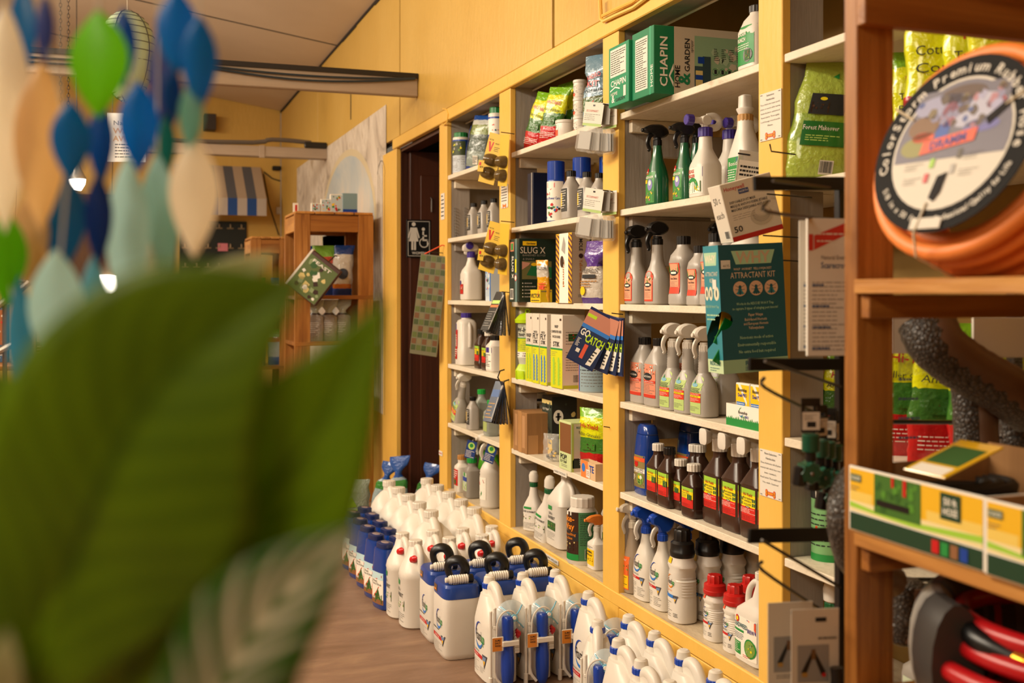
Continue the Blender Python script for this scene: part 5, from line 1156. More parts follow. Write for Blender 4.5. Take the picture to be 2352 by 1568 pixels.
# ---- narrow bay: fifth shelf
c = P_('silver_ribbed', 'grey sprayer lying tilted at the left of the narrow fifth shelf', 1052, 'E', 1.455, h=.25, rz=-90, ty=0, dz=.012); c.rotation_euler = Euler((0, R(-24), R(-88))); c.rotation_euler = Euler((0, R(24), R(-88)))
P_('silver_dark', 'small slim grey bottle upright on the narrow fifth shelf', 1086, 'E', 1.44, 918, 994)
@proto
def clear_bottle():
    o = thing('bottle', cat='bottle'); P = jugbody(.034, .028, .11, .8) + [(.12, .014, .014, 2), (.13, .014, .014, 2)]
    body(o, P, M('#9FA69C', .12, alpha=.75), lambda d: d.rect(-.024, .02, .024, .08, M('#A8B870', .4), 1, 5)); cap(o, .016, .128, .146, M('#12A03A', .4)); return o, .146
P_('clear_bottle', 'clear bottle with green cap behind the hanging black packs', 1106, 'E', 1.50, h=.17)
P_('clear_bottle', 'clear bottle standing right beside the slim post on the fifth shelf', 1128, 'E', 1.452, h=.15)
@proto
def blue_rag():
    return bag('wrapper', .06, .02, .11, [(1, FOIL('#5A8CB0'))], 21)
# ---- narrow bay: fourth shelf
@proto
def purple_cap_jug():
    o = thing('jug', cat='jug'); P = [(0, .052, .038, 4), (.006, .06, .045, 4), (.08, .06, .045, 4), (.084, .058, .043, 4), (.2, .056, .042, 4), (.215, .045, .036, 3), (.222, .024, .024, 2), (.23, .022, .022, 2)]
    body(o, P, WHP, lambda d: (d.rect(-.052, .03, .0, .17, M('#B8181C', .4), 1, 6, 4), d.rect(-.052, .16, -.02, .2, PUR, 1, 3), d.text('EIGHT', -.026, .12, .03, WHL, 3, rot=90, w=.06, bold=1), d.rows(-.05, .04, -.004, .08, 4, WHL, 3, 2, .4)))
    cap(o, .026, .228, .25, PUR); mb = MB(); mb.tube([(.03, 0, .205), (.048, 0, .2), (.062, 0, .18), (.064, 0, .12), (.06, 0, .09)], .0085, WHP, 10); mb.build('handle', o)
    return o, .25
P_('purple_cap_jug', 'white jug with red label and purple cap on the narrow fourth shelf', 1071, 'D', 1.458, 720, 840)
P_('brown_black', 'dark bottle with yellow and red label beside the white jug', 1106, 'D', 1.46, h=.17)
P_('brown_white', 'slim dark bottle with white cap left of the white-topped bottle', 1122, 'D', 1.455, h=.165)
P_('white_blackcap', 'white bottle with printed label beside the slim post', 1139, 'D', 1.455, h=.15)
# ---- narrow bay: third shelf
@proto
def purple_sprayer():
    o = thing('spray_bottle', cat='bottle'); P = [(0, .045, .036, 4), (.006, .053, .043, 4), (.12, .053, .043, 4), (.14, .045, .037, 3.4), (.16, .024, .024, 2.4), (.185, .017, .017, 2), (.2, .016, .016, 2)]
    body(o, P, WHP, lambda d: (d.rect(-.045, .03, .02, .075, M('#B8181C', .4), 1, 6, 3), d.rect(-.04, .075, .02, .1, WHL, 1), d.circ(-.02, .082, .01, PUR, 3), d.photo(-.01, .035, .018, .07, RED, [GRN, WHL, PIC3], 4, 8), d.text('8', -.032, .06, .02, WHL, 3, bold=1)))
    cap(o, .019, .196, .222, PUR, 'collar'); mb = MB(); A = Matrix.Translation((0, 0, .245)) @ Matrix.Rotation(pi / 2, 4, 'X'); mb.prism([(-.04, .0), (-.04, .03), (-.01, .042), (.03, .03), (.034, .01), (.01, .0)], -.013, .013, WHT, .004, Matrix.Translation((0, 0, .222))); mb.build('spray_head', o)
    mb = MB(); mb.ribcap(.018, .0, .012, PUR, 22, T=Matrix.Translation((.012, -.012, .25)) @ Matrix.Rotation(pi / 2, 4, 'Y')); mb.build('dial', o)
    return o, .268
P_('purple_sprayer', 'white bottle with purple-ringed spray head on the narrow third shelf', 1082, 'C', 1.458, 545, 680)
P_('purple_sprayer', 'white purple-necked sprayer half behind the front one', 1, 'C', 1.50, Y=Yat(1082, 1.458) + .118, h=.25)
@proto
def rose_box():
    return carton('carton_box', .07, .05, .17, M('#C9D4DC', .4), lambda d: (d.photo(-.033, .02, .033, .15, M('#B8C8D4', .4), [RED, SKB, WHL, PIC1], 5, 18), d.rect(.024, 0, .035, .17, SKB, 5)))
put('rose_box', 'small blue and white carton beside the slim post on the third shelf', 1134, SH['C'], 1.455, cat='box')
# ---- narrow bay: second shelf
@proto
def wire_tray():
    o = thing('wire_tray', cat='tray'); W_ = M('#8E8880', .4, .4)
    for k in range(2):
        mb = MB(); X0 = -.05 + .0; dz = 0
        for i in range(8): mb.tube([(-.06 + i * .017, -.03 + k * .05, .0), (-.06 + i * .017, -.03 + k * .05, .14)], .0016, W_, 5)
        for j in range(11): mb.tube([(-.06, -.03 + k * .05, .004 + j * .0135), (.06, -.03 + k * .05, .004 + j * .0135)], .0016, W_, 5)
        mb.build('wire_grid', o)
    mb = MB(); mb.box((-.06, -.028, 0), (.06, .018, .004), W_); mb.build('base', o)
    return o, .145
put('wire_tray', 'grey wire grid rack at the left of the narrow second shelf', 1052, SH['B'], 1.47, cat='rack', h=.15)
for px, l, X in ((1088, 'left', 1.452), (1112, 'middle', 1.452), (1134, 'right', 1.46)):
    P_('silver_dark', '%s black-capped grey bottle on the narrow second shelf' % l, px, 'B', X, h=.145, group='black-capped bottles in the narrow bay')
# ---- narrow bay: top shelf
P_('green_lid_canister', 'white canister with green lid at the left of the narrow top shelf', 1059, 'A', 1.45, 288, 383, rz=-60, group='green-lidded canisters')
P_('green_lid_canister', 'green-lidded canister half behind the grey-blue bag', 1, 'A', 1.50, Y=Yat(1059, 1.45) - .12, h=.185, group='green-lidded canisters')
@proto
def grey_bag():
    return bag('granule_bag', .13, .06, .25, [(.04, FOIL('#1B3F86')), (.3, FOIL('#8E9A92')), (.6, FOIL('#5E6A62')), (.8, FOIL('#7C8A4A')), (.88, FOIL('#C0C4BC')), (1, FOIL('#1B4A96'))], 18, lambda d: (d.rect(.0, .02, .03, .06, PAP, 5, 3), d.rows(.002, .024, .028, .056, 6, TXT, 6, 2, .4), d.rect(-.058, .02, -.05, .2, BLU, 5, 1, 6)), .12)
put('grey_bag', 'grey-green seed bag with blue edges leaning on the narrow top shelf', 1094, SH['A'], 1.452, h=.235, rz=-60, cat='bag').rotation_euler = Euler((0, R(6), R(-60)))
P_('tall_canister', 'tall white canister with green lid beside the slim post', 1140, 'A', 1.47, h=.235, rz=-60)

# ---- bay behind the timber rack
@proto
def mulch_bag():
    G = FOIL('#A8BC4C')
    def L(d): d.rect(-.055, .19, .045, .25, TXT, 4, 6, 2); d.photo(-.05, .195, .0, .225, M('#2A1C12', .3), [BRN, M('#4A2E1C', .4)], 4, 12, 5); d.circ(-.02, .235, .01, YLW, 6, ry=.005); d.rect(-.062, .1, .062, .17, M('#1E6A2A', .2), 4, 8, 3); d.text('Forest Makeover', -.01, .152, .02, WHL, 6, w=.1); d.rows(-.05, .112, .05, .132, 3, LIME, 6, 3, .35); d.bars(.0, .02, .04, .06); d.poly([(-.01, .3), (.005, .312), (.008, .295)], GRN, 5)
    return bag('granule_bag', .19, .075, .35, [(.28, G), (.52, FOIL('#8CA83A')), (1, G)], 25, L, .12)
put('mulch_bag', 'tall glossy lime green bag leaning left of the timber rack', 1872, SH['B'], 1.475, h=.275, rz=-26, cat='bag').rotation_euler = Euler((0, R(5), R(-26)))
@proto
def home_canister():
    r = .04
    return canister(r, .24, M('#7FB87A', .4), WHT, lambda d: (d.rect(-.1, .16, .1, .22, PIC1, 1, 16), d.photo(-.06, .165, .05, .215, PIC1, [YLW, WHL, RED, LGRN], 4, 16), d.rect(-.1, .138, .1, .16, TXT, 2, 16), d.text('Home', 0, .149, .02, WHL, 4, w=.06, bold=1), d.text('Seal', 0, .125, .018, TXT, 4, w=.05, bold=1), d.rect(-.1, .0, .1, .016, GRN, 1, 16), d.rows(-.05, .03, .05, .11, 7, TXT, 3, 2, .25), d.rect(-.03, .07, .0, .078, ORR, 4)), .03, .03)
put('home_canister', 'pale green canister with flower label on the shelf beside the rack', 1905, SH['E'], 1.50, cat='canister', h=.27, rz=-40)

# ================================================================== THINGS HANGING FROM THE POSTS
def nail(px, py, X, L_, lab, bend=0):
    y = Yat(px, X); z = zat(py, X, y); mb = MB(); pts = [(DW - .003, y, z), (X, y - .003, z + .004)] + ([(X - .004, y - .003, z + .02)] if bend else []); mb.tube(pts, .0018, WIRE, 6)
    return mb.build('nail' if not bend else 'hook', None, lab, None, 'hook')
def hang(name, lab, cat, px, py, zc_, w_, h_, draw, m, rz=-60, ry=0, group=None, th=.0012, extra=None, rx=0):
    p = at(px, py, zc_); o = thing(name, lab, cat, p, 0, group); o.rotation_euler = Euler((R(rx), R(ry), R(rz)))
    mb = MB(); mb.box((-w_ / 2, -th / 2, -h_), (w_ / 2, th / 2, .004), m, min(.0006, th / 3)); mb.build('card', o)
    if draw: mb = MB(); draw(D(mb, flat((0, -th / 2, 0), (1, 0, 0), (0, 0, 1)))); mb.build('print', o)
    if extra: extra(o)
    return o
def trapcard(d):
    d.text('VICTOR', -.02, -.022, .008, TXT, 2, w=.02); d.poly([(-.03, -.03), (-.022, -.03), (-.016, -.055), (-.012, -.03), (-.006, -.03), (-.014, -.068), (-.02, -.068)], RED, 2); d.text('MOUSE TRAP', .016, -.034, .008, TXT, 2, w=.03); d.rows(.0, -.065, .03, -.045, 3, TXT, 2, 3, .3)
def domes(o):
    B = M('#6A5430', .12, alpha=.72)
    for v in (-.098, -.150):
        mb = MB(); mb.sup([(0, .031, .024, 2.6), (.014, .029, .022, 2.6), (.028, .022, .016, 2.4), (.034, .008, .006, 2)], B, 18, Matrix.Translation((0, -.001, v)) @ Matrix.Rotation(pi / 2, 4, 'X')); mb.build('blister', o)
YCARD = M('#D8B02A', .45)
for py, q in ((308, 'upper'), (512, 'lower')):
    hang('trap_card', '%s yellow mouse trap card facing the aisle on the slim post' % q, 'trap', 1143, py + 2, 4.18, .072, .19, trapcard, YCARD, -48, 16, extra=domes)
    hang('trap_card', '%s yellow mouse trap card seen edge-on beside the slim post' % q, 'trap', 1160, py + 4, 4.13, .068, .19, None, YCARD, -78, 6, extra=domes)
    c = at(1144, py, 4.18); nail(1150, py - 2, c.x - .004, .05, '%s nail holding yellow trap cards on the slim post' % q)
    hang('price_tag', 'small yellow price tag below the %s trap cards' % q, 'tag', 1106, py + 62, 4.16, .024, .04, lambda d: (d.rect(-.008, -.016, .0, -.004, RED, 2), d.text('49', .002, -.022, .012, TXT, 3, w=.014)), YCARD, -40, 8)
BLKF = M('#17181A', .25, coat=.4)
def fan(n, px, py, zc_, w_, h_, a0, a1, mats, names, rz0, rz1, lab, cat, draw=None, name='packet'):
    for i in range(n):
        f = i / max(n - 1, 1)
        hang(name, lab % names[i], cat, px + f * 8, py, zc_ - .002 * i, w_, h_, draw, mats[i % len(mats)], rz0 + (rz1 - rz0) * f, 0, group=None, th=.004, rx=-(a0 + (a1 - a0) * f))
ORD = ['leftmost', 'second', 'third', 'fourth', 'fifth', 'sixth', 'seventh', 'rightmost']
def dark_print(d): d.rect(-.022, -.05, .022, -.035, LIME, 2); d.rect(-.022, -.066, .022, -.055, M('#D8702A', .4), 2); d.rows(-.02, -.15, .02, -.08, 7, GRY, 2, 3, .2); d.rect(.019, -.16, .022, -.01, GRY, 2)
fan(8, 1150, 672, 4.2, .05, .165, 30, -6, [BLKF, M('#232428', .2, coat=.4)], ORD, -66, -104, '%s dark packet in the upper fan on the slim post', 'packet', dark_print)
def blue_print(d): d.rect(-.022, -.06, .022, -.03, M('#1E4E8C', .4), 2); d.rect(.018, -.15, .022, -.01, GRY, 2); d.rows(-.02, -.15, .015, -.08, 5, M('#D8A02A', .5), 2, 3, .2)
fan(8, 1148, 878, 4.2, .05, .16, 24, -10, [M('#1B2E48', .25, coat=.4), BLKF], ORD, -66, -104, '%s navy packet in the lower fan on the slim post', 'packet', blue_print)
nail(1152, 672, 1.365, .05, 'nail holding the upper fan of dark packets'); 
mb = MB(); p = at(1150, 878, 4.2); mb.tube([(DW - .003, p.y, p.z + .01), (p.x + .0, p.y, p.z + .0), (p.x - .012, p.y, p.z + .02), (p.x - .006, p.y - .01, p.z + .045), (p.x + .012, p.y - .01, p.z + .05)], .003, WIRE, 6); mb.build('hook', None, 'dark curved hook above the navy packets on the slim post', None, 'hook')
# clamshells on the middle post
def clam_print(d): d.text('ECOSMART', -.004, -.022, .009, M('#B8442A', .5), 2, w=.045); d.rows(-.032, -.052, .03, -.03, 4, GRY2, 2, 3, .2); d.rect(-.036, -.068, .036, -.06, M('#A8C070', .5), 2, 4); d.rect(-.004, -.008, .004, -.003, BLK, 2)
def clam_extra(o):
    mb = MB(); mb.box((-.036, -.03, -.148), (.036, .002, -.072), CLEAR, .008); mb.build('blister', o)
    mb = MB()
    for i in range(3): mb.box((-.027 + i * .004, -.022 + i * .007, -.14), (.02 + i * .004, -.019 + i * .007, -.086), GRY, .001)
    mb.build('pads', o)
for py, q in ((238, 'upper'), (436, 'lower')):
    for i, l in enumerate(('front', 'middle', 'rear')):
        hang('clamshell_pack', '%s clear clamshell pack in the %s bunch on the middle post' % (l, q), 'packet', 1366 + 17 * i, py + 3 * i, 3.30, .074, .06, clam_print if i != 1 else None, PAP if i != 1 else GRYD, -62 - 8 * i, 10 - 5 * i, extra=clam_extra)
    y = at(1378, py, 3.30); nail(1384, py + 4, y.x - .003, .1, '%s nail holding clear clamshell packs on the middle post' % q)
def fly_print(d):
    w_, h_ = .046, .165
    d.rect(-w_, -.05, w_, -.004, M('#C08068', .4), 2); d.rect(-w_, -h_, w_, -.05, M('#1B2C50', .35), 2); d.rect(-w_, -.062, w_, -.05, SKB, 3); d.text('GO', -.026, -.074, .03, WHL, 4, w=.03, bold=1.3); d.text('CATCH', .012, -.086, .034, M('#B8DC1C', .4), 5, w=.06, bold=1.5); d.rect(-.044, -.026, -.014, -.016, M('#B8DC1C', .4), 3)
    d.rect(-.012, -.15, .0, -.105, M('#D8553A', .4), 3); d.poly([(.016, -.16), (.032, -.158), (.04, -.1), (.026, -.098)], WHL, 4); d.rect(-.03, -.138, -.018, -.126, PAP, 5); d.rows(-.04, -.122, -.028, -.095, 8, WHL, 4, 3, .4); d.rows(.02, -.15, .034, -.11, 4, TXT, 5, 3, .5)
for i, l in enumerate(('flat foremost', 'second', 'third', 'rearmost')):
    hang('lure_packet', '%s blue and lime printed packet hanging on the middle post' % l, 'packet', 1388 + 9 * i, 722 + i * 3, 3.25, .092, .17, fly_print, M('#22305A', .2, coat=.5), (-38, -62, -74, -84)[i], (27, 16, 9, 2)[i], th=.005)
p = at(1400, 722, 3.25); nail(1404, 722, p.x, .1, 'nail holding the blue and lime packets')
nail(1386, 982, 1.382, .05, 'bare rusty nail low on the middle post')
nail(1770, 352, 1.34, .05, 'screw hook on the notice post beside the dust mask box', 1)
# clear pouch of printed wipes beside the mask box
def wipe(d): d.rect(-.034, -.07, .03, -.02, PAP, 2); d.rows(-.03, -.06, .024, -.03, 3, TXT, 3, 4, .5); d.rect(-.04, -.008, -.01, -.004, TXT, 3)
hang('clear_packet', 'clear packet with printed slip hanging above the dust mask box', 'packet', 1733, 352, 2.62, .075, .1, wipe, M('#C9C2B4', .12, alpha=.7), -20, 8, th=.004)
# dust mask carton, tilted, and the teal attractant carton
MW = M('#D8CEBC', .55)
def boxy(name, lab, px, py, zc_, w_, dp, h_, m, front, left, rz, ry, hole=None):
    p = at(px, py, zc_); o = thing(name, lab, 'box', p); o.rotation_euler = Euler((0, R(ry), R(rz)))
    mb = MB()
    if not hole: mb.box((-w_ / 2, -dp / 2, -h_ / 2), (w_ / 2, dp / 2, h_ / 2), m, .0012)
    else:
        x0, x1, y0, y1, z0, z1 = -w_ / 2, w_ / 2, -dp / 2, dp / 2, -h_ / 2, h_ / 2
        fr = [(x0, z0), (x1, z0), (x1, z1), (x0, z1)] + hole[0]; lf = [(-y1, z0), (-y0, z0)] + hole[1] + [(-y0, z1), (-y1, z1)]
        bt = [(-y0, z0)]
        mb.add([(a, y0, b) for a, b in fr], [tuple(range(len(fr)))], m)
        # left face in two strips around the cut-out
        mb.add([(x0, y, z) for y, z in hole[2]], [tuple(range(len(hole[2])))], m); mb.add([(x0, y, z) for y, z in hole[3]], [tuple(range(len(hole[3])))], m)
        mb.add([(x1, y0, z0), (x1, y1, z0), (x1, y1, z1), (x1, y0, z1)], [(0, 1, 2, 3)], m); mb.add([(x0, y1, z0), (x1, y1, z0), (x1, y1, z1), (x0, y1, z1)], [(3, 2, 1, 0)], m)
        mb.add([(x0, y0, z0), (x1, y0, z0), (x1, y1, z0), (x0, y1, z0)], [(3, 2, 1, 0)], CARD); mb.add([(x0, y0, z1), (x1, y0, z1), (x1, y1, z1), (x0, y1, z1)], [(0, 1, 2, 3)], m)
    mb.build('carton', o); mb = MB()
    front(D(mb, flat((0, -dp / 2, 0), (1, 0, 0), (0, 0, 1)))); left(D(mb, flat((-w_ / 2, 0, 0), (0, -1, 0), (0, 0, 1)))); mb.build('print', o)
    return o
def mf(d):
    d.text('Honeywell', -.030, .05, .012, M('#C0281C', .5), 2, w=.048, bold=.6); d.rect(-.022, .034, .002, .044, M('#1C3A7A', .5), 2); d.text('NORTH', -.01, .039, .007, WHL, 3, w=.02)
    for i, t in enumerate(('DISPOSABLE DUST MASK', 'MASQUE ANTI-POUSSIERE JETABLE', 'MASCARA DESECHABLE ANTI-POLVO')): d.text(t, -.048, .02 - i * .0085, .0075, TXT, 3, al='L', w=(.062, .088, .094)[i], bold=.6)
    d.rows(-.048, -.02, .04, -.006, 3, GRY2, 2, 3, .12); d.rect(-.06, -.0625, .06, -.052, M('#B8241A', .5), 2); d.text('50', -.042, -.038, .018, TXT, 3, w=.02, bold=.8)
    G1 = M('#BFB4A0', .6); d.circ(.018, -.022, .027, G1, 2, ry=.02); d.circ(.022, -.012, .018, M('#CBC0AC', .6), 3, ry=.012)
    for i in range(5): d.arc(.018, -.014, .022, .0228, 200 + i * 3, 340 - i * 3, GRYD, 4, ky=.25 + i * .16)
    d.arc(.012, -.006, .022, .0228, 60, 160, GRYD, 4, ky=.4)
def ml(d): d.text('50 c', -.0, .03, .022, GRY2, 2, w=.034, rot=6); d.text('each', .0, -.002, .02, GRY2, 2, w=.038, rot=4); d.bars(.002, -.056, .024, -.036)
boxy('mask_box', 'tilted white dust mask carton with red edge hung by the notice post', 1712, 478, 2.36, .122, .062, .126, MW, mf, ml, -6, -15)
TQ = M('#17545E', .5); TQL = M('#2F8390', .5)
def wf(d):
    d.poly([(-.047, .123), (.056, .123), (.046, .094), (-.037, .094)], MINT, 2); d.text('WHY', .004, .109, .034, M('#C8AE90', .5), 3, w=.082, bold=1.6); d.rect(-.072, .086, -.050, .104, PAP, 2); d.text('44.95', -.060, .092, .008, GRY2, 3, w=.015)
    d.text('WASP  HORNET  YELLOWJACKET', .002, .084, .007, M('#D8BFA2', .5), 3, w=.09, bold=.5); d.text('ATTRACTANT KIT', .002, .071, .018, M('#D8BFA2', .5), 3, w=.106, bold=.2)
    for i, u in enumerate((-.030, .008, .044)):
        d.circ(u, .042, .016, M('#D8B090', .5), 3, n=22); d.circ(u, .046, .0035, TQ, 4); d.circ(u, .037, .0045, TQ, 4, ry=.008)
        for s_ in (-1, 1):
            for j in range(3): d.poly([(u, .044 - j * .004), (u + s_ * .011, .05 - j * .009), (u + s_ * .011, .049 - j * .009), (u, .043 - j * .004)], TQ, 4)
            d.poly([(u, .044), (u + s_ * .009, .032), (u + s_ * .004, .029)], TQL if i != 1 else TQ, 4.5)
    for t, v, s_, w_, c in (('Works in the RESCUE! W-H-Y Trap', .010, .008, .088, MINT), ('to capture 3 types of stinging pest insects!', .0, .008, .108, MINT), ('Paper Wasps', -.014, .0085, .034, M('#D8BFA2', .5)), ('Bald-faced Hornets', -.024, .0085, .052, M('#D8BFA2', .5)), ('and European Hornets', -.033, .0085, .058, M('#D8BFA2', .5)), ('Yellowjackets', -.042, .0085, .036, M('#D8BFA2', .5)), ('Non-toxic mode of action', -.062, .0095, .078, MINT), ('Environmentally responsible', -.077, .0095, .09, MINT), ('No extra food bait required', -.092, .0095, .086, MINT)): d.text(t, .004, v, s_, c, 3, w=w_, bold=.5)
    d.rect(-.07625, -.13675, .07625, -.108, M('#9DBF9A', .5), 2); d.text('RESCUE!', .0, -.1165, .013, TEAL, 4, w=.05, bold=1); d.rows(-.026, -.134, .026, -.124, 3, TEAL, 4, 3, .3)
def wl(d):
    d.poly([(-.033, .122), (.028, .122), (.024, .094), (-.029, .094)], MINT, 2); d.text('WHY', -.003, .108, .024, M('#E0D6B8', .5), 3, w=.05, bold=1.4); d.text('ATTRACTANT', -.0, .076, .013, M('#D8D0B8', .5), 3, w=.058); d.text('KIT', .0, .062, .013, M('#D8D0B8', .5), 3, w=.018)
    for u in (-.026, -.007, .020): d.circ(u, .034, .0085 if u < .01 else .012, M('#E0D6B8', .5), 3, ry=.015); d.circ(u, .034, .003, TQ, 4, ry=.008)
    d.rect(.004, .044, .022, .064, PAP, 5); d.text('RESCUE! W-H-Y Trap', -.002, .006, .008, MINT, 3, w=.062); d.rows(-.03, -.026, .03, -.008, 2, MINT, 3, 3, .35); d.rect(-.0365, -.13675, .0365, -.108, M('#BFD6A8', .5), 2); d.text('RESCUE!', .0, -.116, .012, TEAL, 4, w=.05, bold=1); d.rows(-.026, -.134, .02, -.124, 2, TEAL, 4, 3, .3)
w_, dp, h_ = .1525, .073, .2735; x0, z0 = -w_ / 2, -h_ / 2
arcp = [(x0 + .026 * sin(a), -.024 + .020 * cos(a)) for a in [R(v) for v in range(0, 181, 20)]]
fr_h = [(a, b) for a, b in arcp]
lf_lo = [(dp / 2, z0), (-dp / 2, z0), (-dp / 2, -.044), (0.0, -.068), (dp / 2, -.088)]
lf_hi = [(-dp / 2, h_ / 2), (dp / 2, h_ / 2), (dp / 2, -.058), (.012, -.026), (-dp / 2, -.004)]
TQBOX = M('#17545E', .5)
o = boxy('kit_box', 'teal insect attractant carton with cut-out corner hung on the notice post', 1712, 706, 2.36, w_, dp, h_, TQBOX, wf, wl, -4, -3, hole=(fr_h, [], lf_lo, lf_hi))
# aisle side in lighter teal: the stronger light on it is painted in
mb = MB(); f_ = flat((x0 - .0004, 0, 0), (0, -1, 0), (0, 0, 1))
for pl in (lf_lo, lf_hi): mb.add([(x0 - .0004, y, z) for y, z in pl], [tuple(range(len(pl)))], TQL)
mb.build('lit_side_panel', o)
mb = MB(); rg = random.Random(3)
for i, (a, b, c_, m, rot) in enumerate(((-.06, -.01, -.05, M('#0E7A2A', .25), 30), (-.05, .0, -.03, YLB, 12), (-.04, .01, -.055, M('#0E7A2A', .25), 60), (-.066, -.018, -.09, M('#0E7A2A', .25), 35), (-.02, .0, -.10, M('#0E7A2A', .25), 10))):
    mb = MB(); mb.box((-.012, -.0015, -.03), (.012, .0015, .03), m, .001, Matrix.Translation((a, b, c_)) @ Matrix.Rotation(R(rot), 4, 'Y')); mb.build('sachet', o)
nail(1751, 545, 1.28, .1, 'black clip hook between the mask carton and the teal carton')
nail(1760, 600, 1.30, .1, 'screw hook carrying the teal carton on the notice post')
nail(1760, 450, 1.29, .1, 'screw hook carrying the dust mask carton')

# ================================================================== GOODS ON THE FLOOR
def fput(key, lab, px, py, zt, **kw):
    p = fp(px, py, zt); kw.setdefault('group', None); c = put(key, lab, 1, kw.pop('z', 0), min(p.x, kw.pop('xmax', 9)), Y=p.y, **kw); return c
@proto
def wand_jug():
    o = thing('sprayer_jug', cat='jug'); W_, D_ = .085, .052
    P = [(0, W_ * .9, D_ * .86, 4), (.006, W_, D_, 4), (.17, W_, D_, 4), (.19, W_ * .97, D_ * .95, 3.6), (.225, W_ * .78, D_ * .8, 3, -.012), (.25, W_ * .5, D_ * .62, 2.6, -.034)]
    def L(d): rlogo(d, -.0, .135, .036); d.text('WEED & GRASS KILLER', -.03, .086, .009, TXT, 4, w=.06); d.rect(-.07, .066, .03, .078, RED, 3, 8); d.text('SURE SHOT', -.03, .072, .008, WHL, 5, w=.05); diamond(d, .048, .068, .017); d.rows(-.07, .02, -.0, .056, 7, GRY2, 3, 3, .2); d.rows(.01, .026, .05, .045, 4, GRY2, 3, 5, .25)
    body(o, P, WHP, L)
    mb = MB(); mb.sup([(.235, .026, .026, 2, -.052), (.268, .0215, .0215, 2, -.056)], WHP, 20); mb.tube([(-.045, 0, .262), (-.015, 0, .278), (.015, 0, .272), (.042, 0, .24), (.062, 0, .2), (.068, 0, .17)], [.014, .015, .0155, .0155, .015, .012], WHP, 12, flat=1.15); mb.build('handle', o)
    mb = MB(); T = Matrix.Translation((0, 0, 0)); pv = [(-.045, .24), (-.045, .258), (-.015, .274), (.015, .268), (.04, .238), (.06, .2), (.064, .17), (.0, .165), (-.045, .17)]
    mb.loft([[(x_, y_, z_) for x_, z_ in pv] for y_ in (-.013, -.009, .009, .013)], WHP, True); mb.build('grip_web', o)
    cap(o, .024, .264, .280, M('#1240A8', .3), 'collar', cx=-.056, n=32); mb = MB(); mb.sup([(.279, .02, .02, 2, -.056), (.298, .017, .017, 2, -.056), (.302, .012, .012, 2, -.056)], WHT, 20); mb.build('cap', o)
    return o, .302
def wand_parts(o):
    """sprayer wand, hose, shield and card on the narrow side (+x) facing the camera"""
    X_ = .088
    mb = MB(); mb.sup([(0, .010, .010), (.006, .016, .014), (.02, .02, .018), (.05, .026, .02), (.09, .025, .02), (.125, .018, .016), (.15, .018, .016), (.185, .021, .018), (.21, .021, .018), (.216, .016, .014)], M('#0E3A9C', .3), 20, Matrix.Translation((X_ + .018, .004, .002))); mb.build('wand_grip', o)
    mb = MB(); mb.cyl(.005, .03, .245, WHT, 12, cx=X_ + .012, cy=-.035); mb.cyl(.0045, .012, .235, WHT, 12, cx=X_ + .010, cy=-.047); mb.cyl(.007, .0, .035, WHT, 12, cx=X_ + .010, cy=-.047); mb.cyl(.007, .18, .19, WHT, 12, cx=X_ + .012, cy=-.035); mb.tube([(X_ + .012, -.035, .05), (X_ + .014, -.03, .03), (X_ + .018, -.015, .01)], .005, WHT, 8); mb.build('wand_tube', o)
    mb = MB(); pts = [(X_ + .022, .004 + .036 * cos(t), .185 + .05 * sin(t)) for t in [pi * i / 12 for i in range(13)]]; mb.tube(pts + [(X_ + .02, -.033, .12)], .0028, WHT, 8); mb.build('hose', o)
    mb = MB(); mb.box((X_ + .03, -.05, .118), (X_ + .034, -.014, .162), WHT, .002); mb.box((X_ + .034, -.05, .12), (X_ + .0345, -.02, .16), M('#D8862A', .5)); mb.box((X_ + .03, -.02, .132), (X_ + .042, .034, .148), WHT, .002)
    mb.box((X_ + .004, .024, .10), (X_ + .016, .044, .17), WHT, .002)
    for i in range(7): mb.box((X_ + .016, .026, .104 + i * .009), (X_ + .019, .042, .109 + i * .009), WHT)
    d = D(mb, flat((X_ + .0347, -.035, 0), (0, 1, 0), (0, 0, 1))); 
    for i, t in enumerate(('SURE', 'SHOT', 'WAND')): d.text(t, .002, .152 - i * .008, .008, TXT, 2, w=.018, bold=1)
    mb.build('strap_card', o)
    mb = MB(); mb.tube([(X_ + .022, .03, .175), (X_ + .02, .042, .162), (X_ + .018, .034, .15)], .005, M('#B0121A', .3), 8); mb.cyl(.009, .155, .168, M('#B0121A', .3), 12, cx=X_ + .016, cy=.038); mb.build('valve', o)
    mb = MB(); T = Matrix.Translation((X_ - .01, .026, .205)) @ Matrix.Rotation(R(78), 4, 'Y') @ Matrix.Rotation(R(6), 4, 'X')
    mb.sup([(0, .05, .05), (.002, .051, .051), (.012, .045, .045), (.026, .03, .03), (.034, .014, .014)], M('#C4D8E0', .05, alpha=.42), 26, T, cap0=False); mb.build('spray_shield', o)
    mb = MB(); C_ = M('#7FC0DA', .2, alpha=.85)
    for k in range(4):
        a = pi / 4 + k * pi / 2; mb.tube([(.012 * cos(a), .012 * sin(a), .0365), (.03 * cos(a), .03 * sin(a), .0285), (.047 * cos(a), .047 * sin(a), .011)], .0022, C_, 6, T=T)
    mb.cyl(.011, .033, .042, C_, 14, T=T); mb.cyl(.006, .04, .046, WHT, 12, T=T); mb.build('shield_ribs', o)
@proto
def wand_jug_full():
    o, H = PROTO['wand_jug'](); wand_parts(o); return o, H
WG = 'white jugs with blue wands'
Yw = fp(1115, 1325, .302).y
for i, l in enumerate(('leftmost', 'middle', 'rightmost')):
    put('wand_jug_full', '%s of three white jugs strapped with blue spray wands' % l, 1, 0, 1.094 + .113 * i, Y=Yw - .04 - .0 * i, h=.302, group=WG)
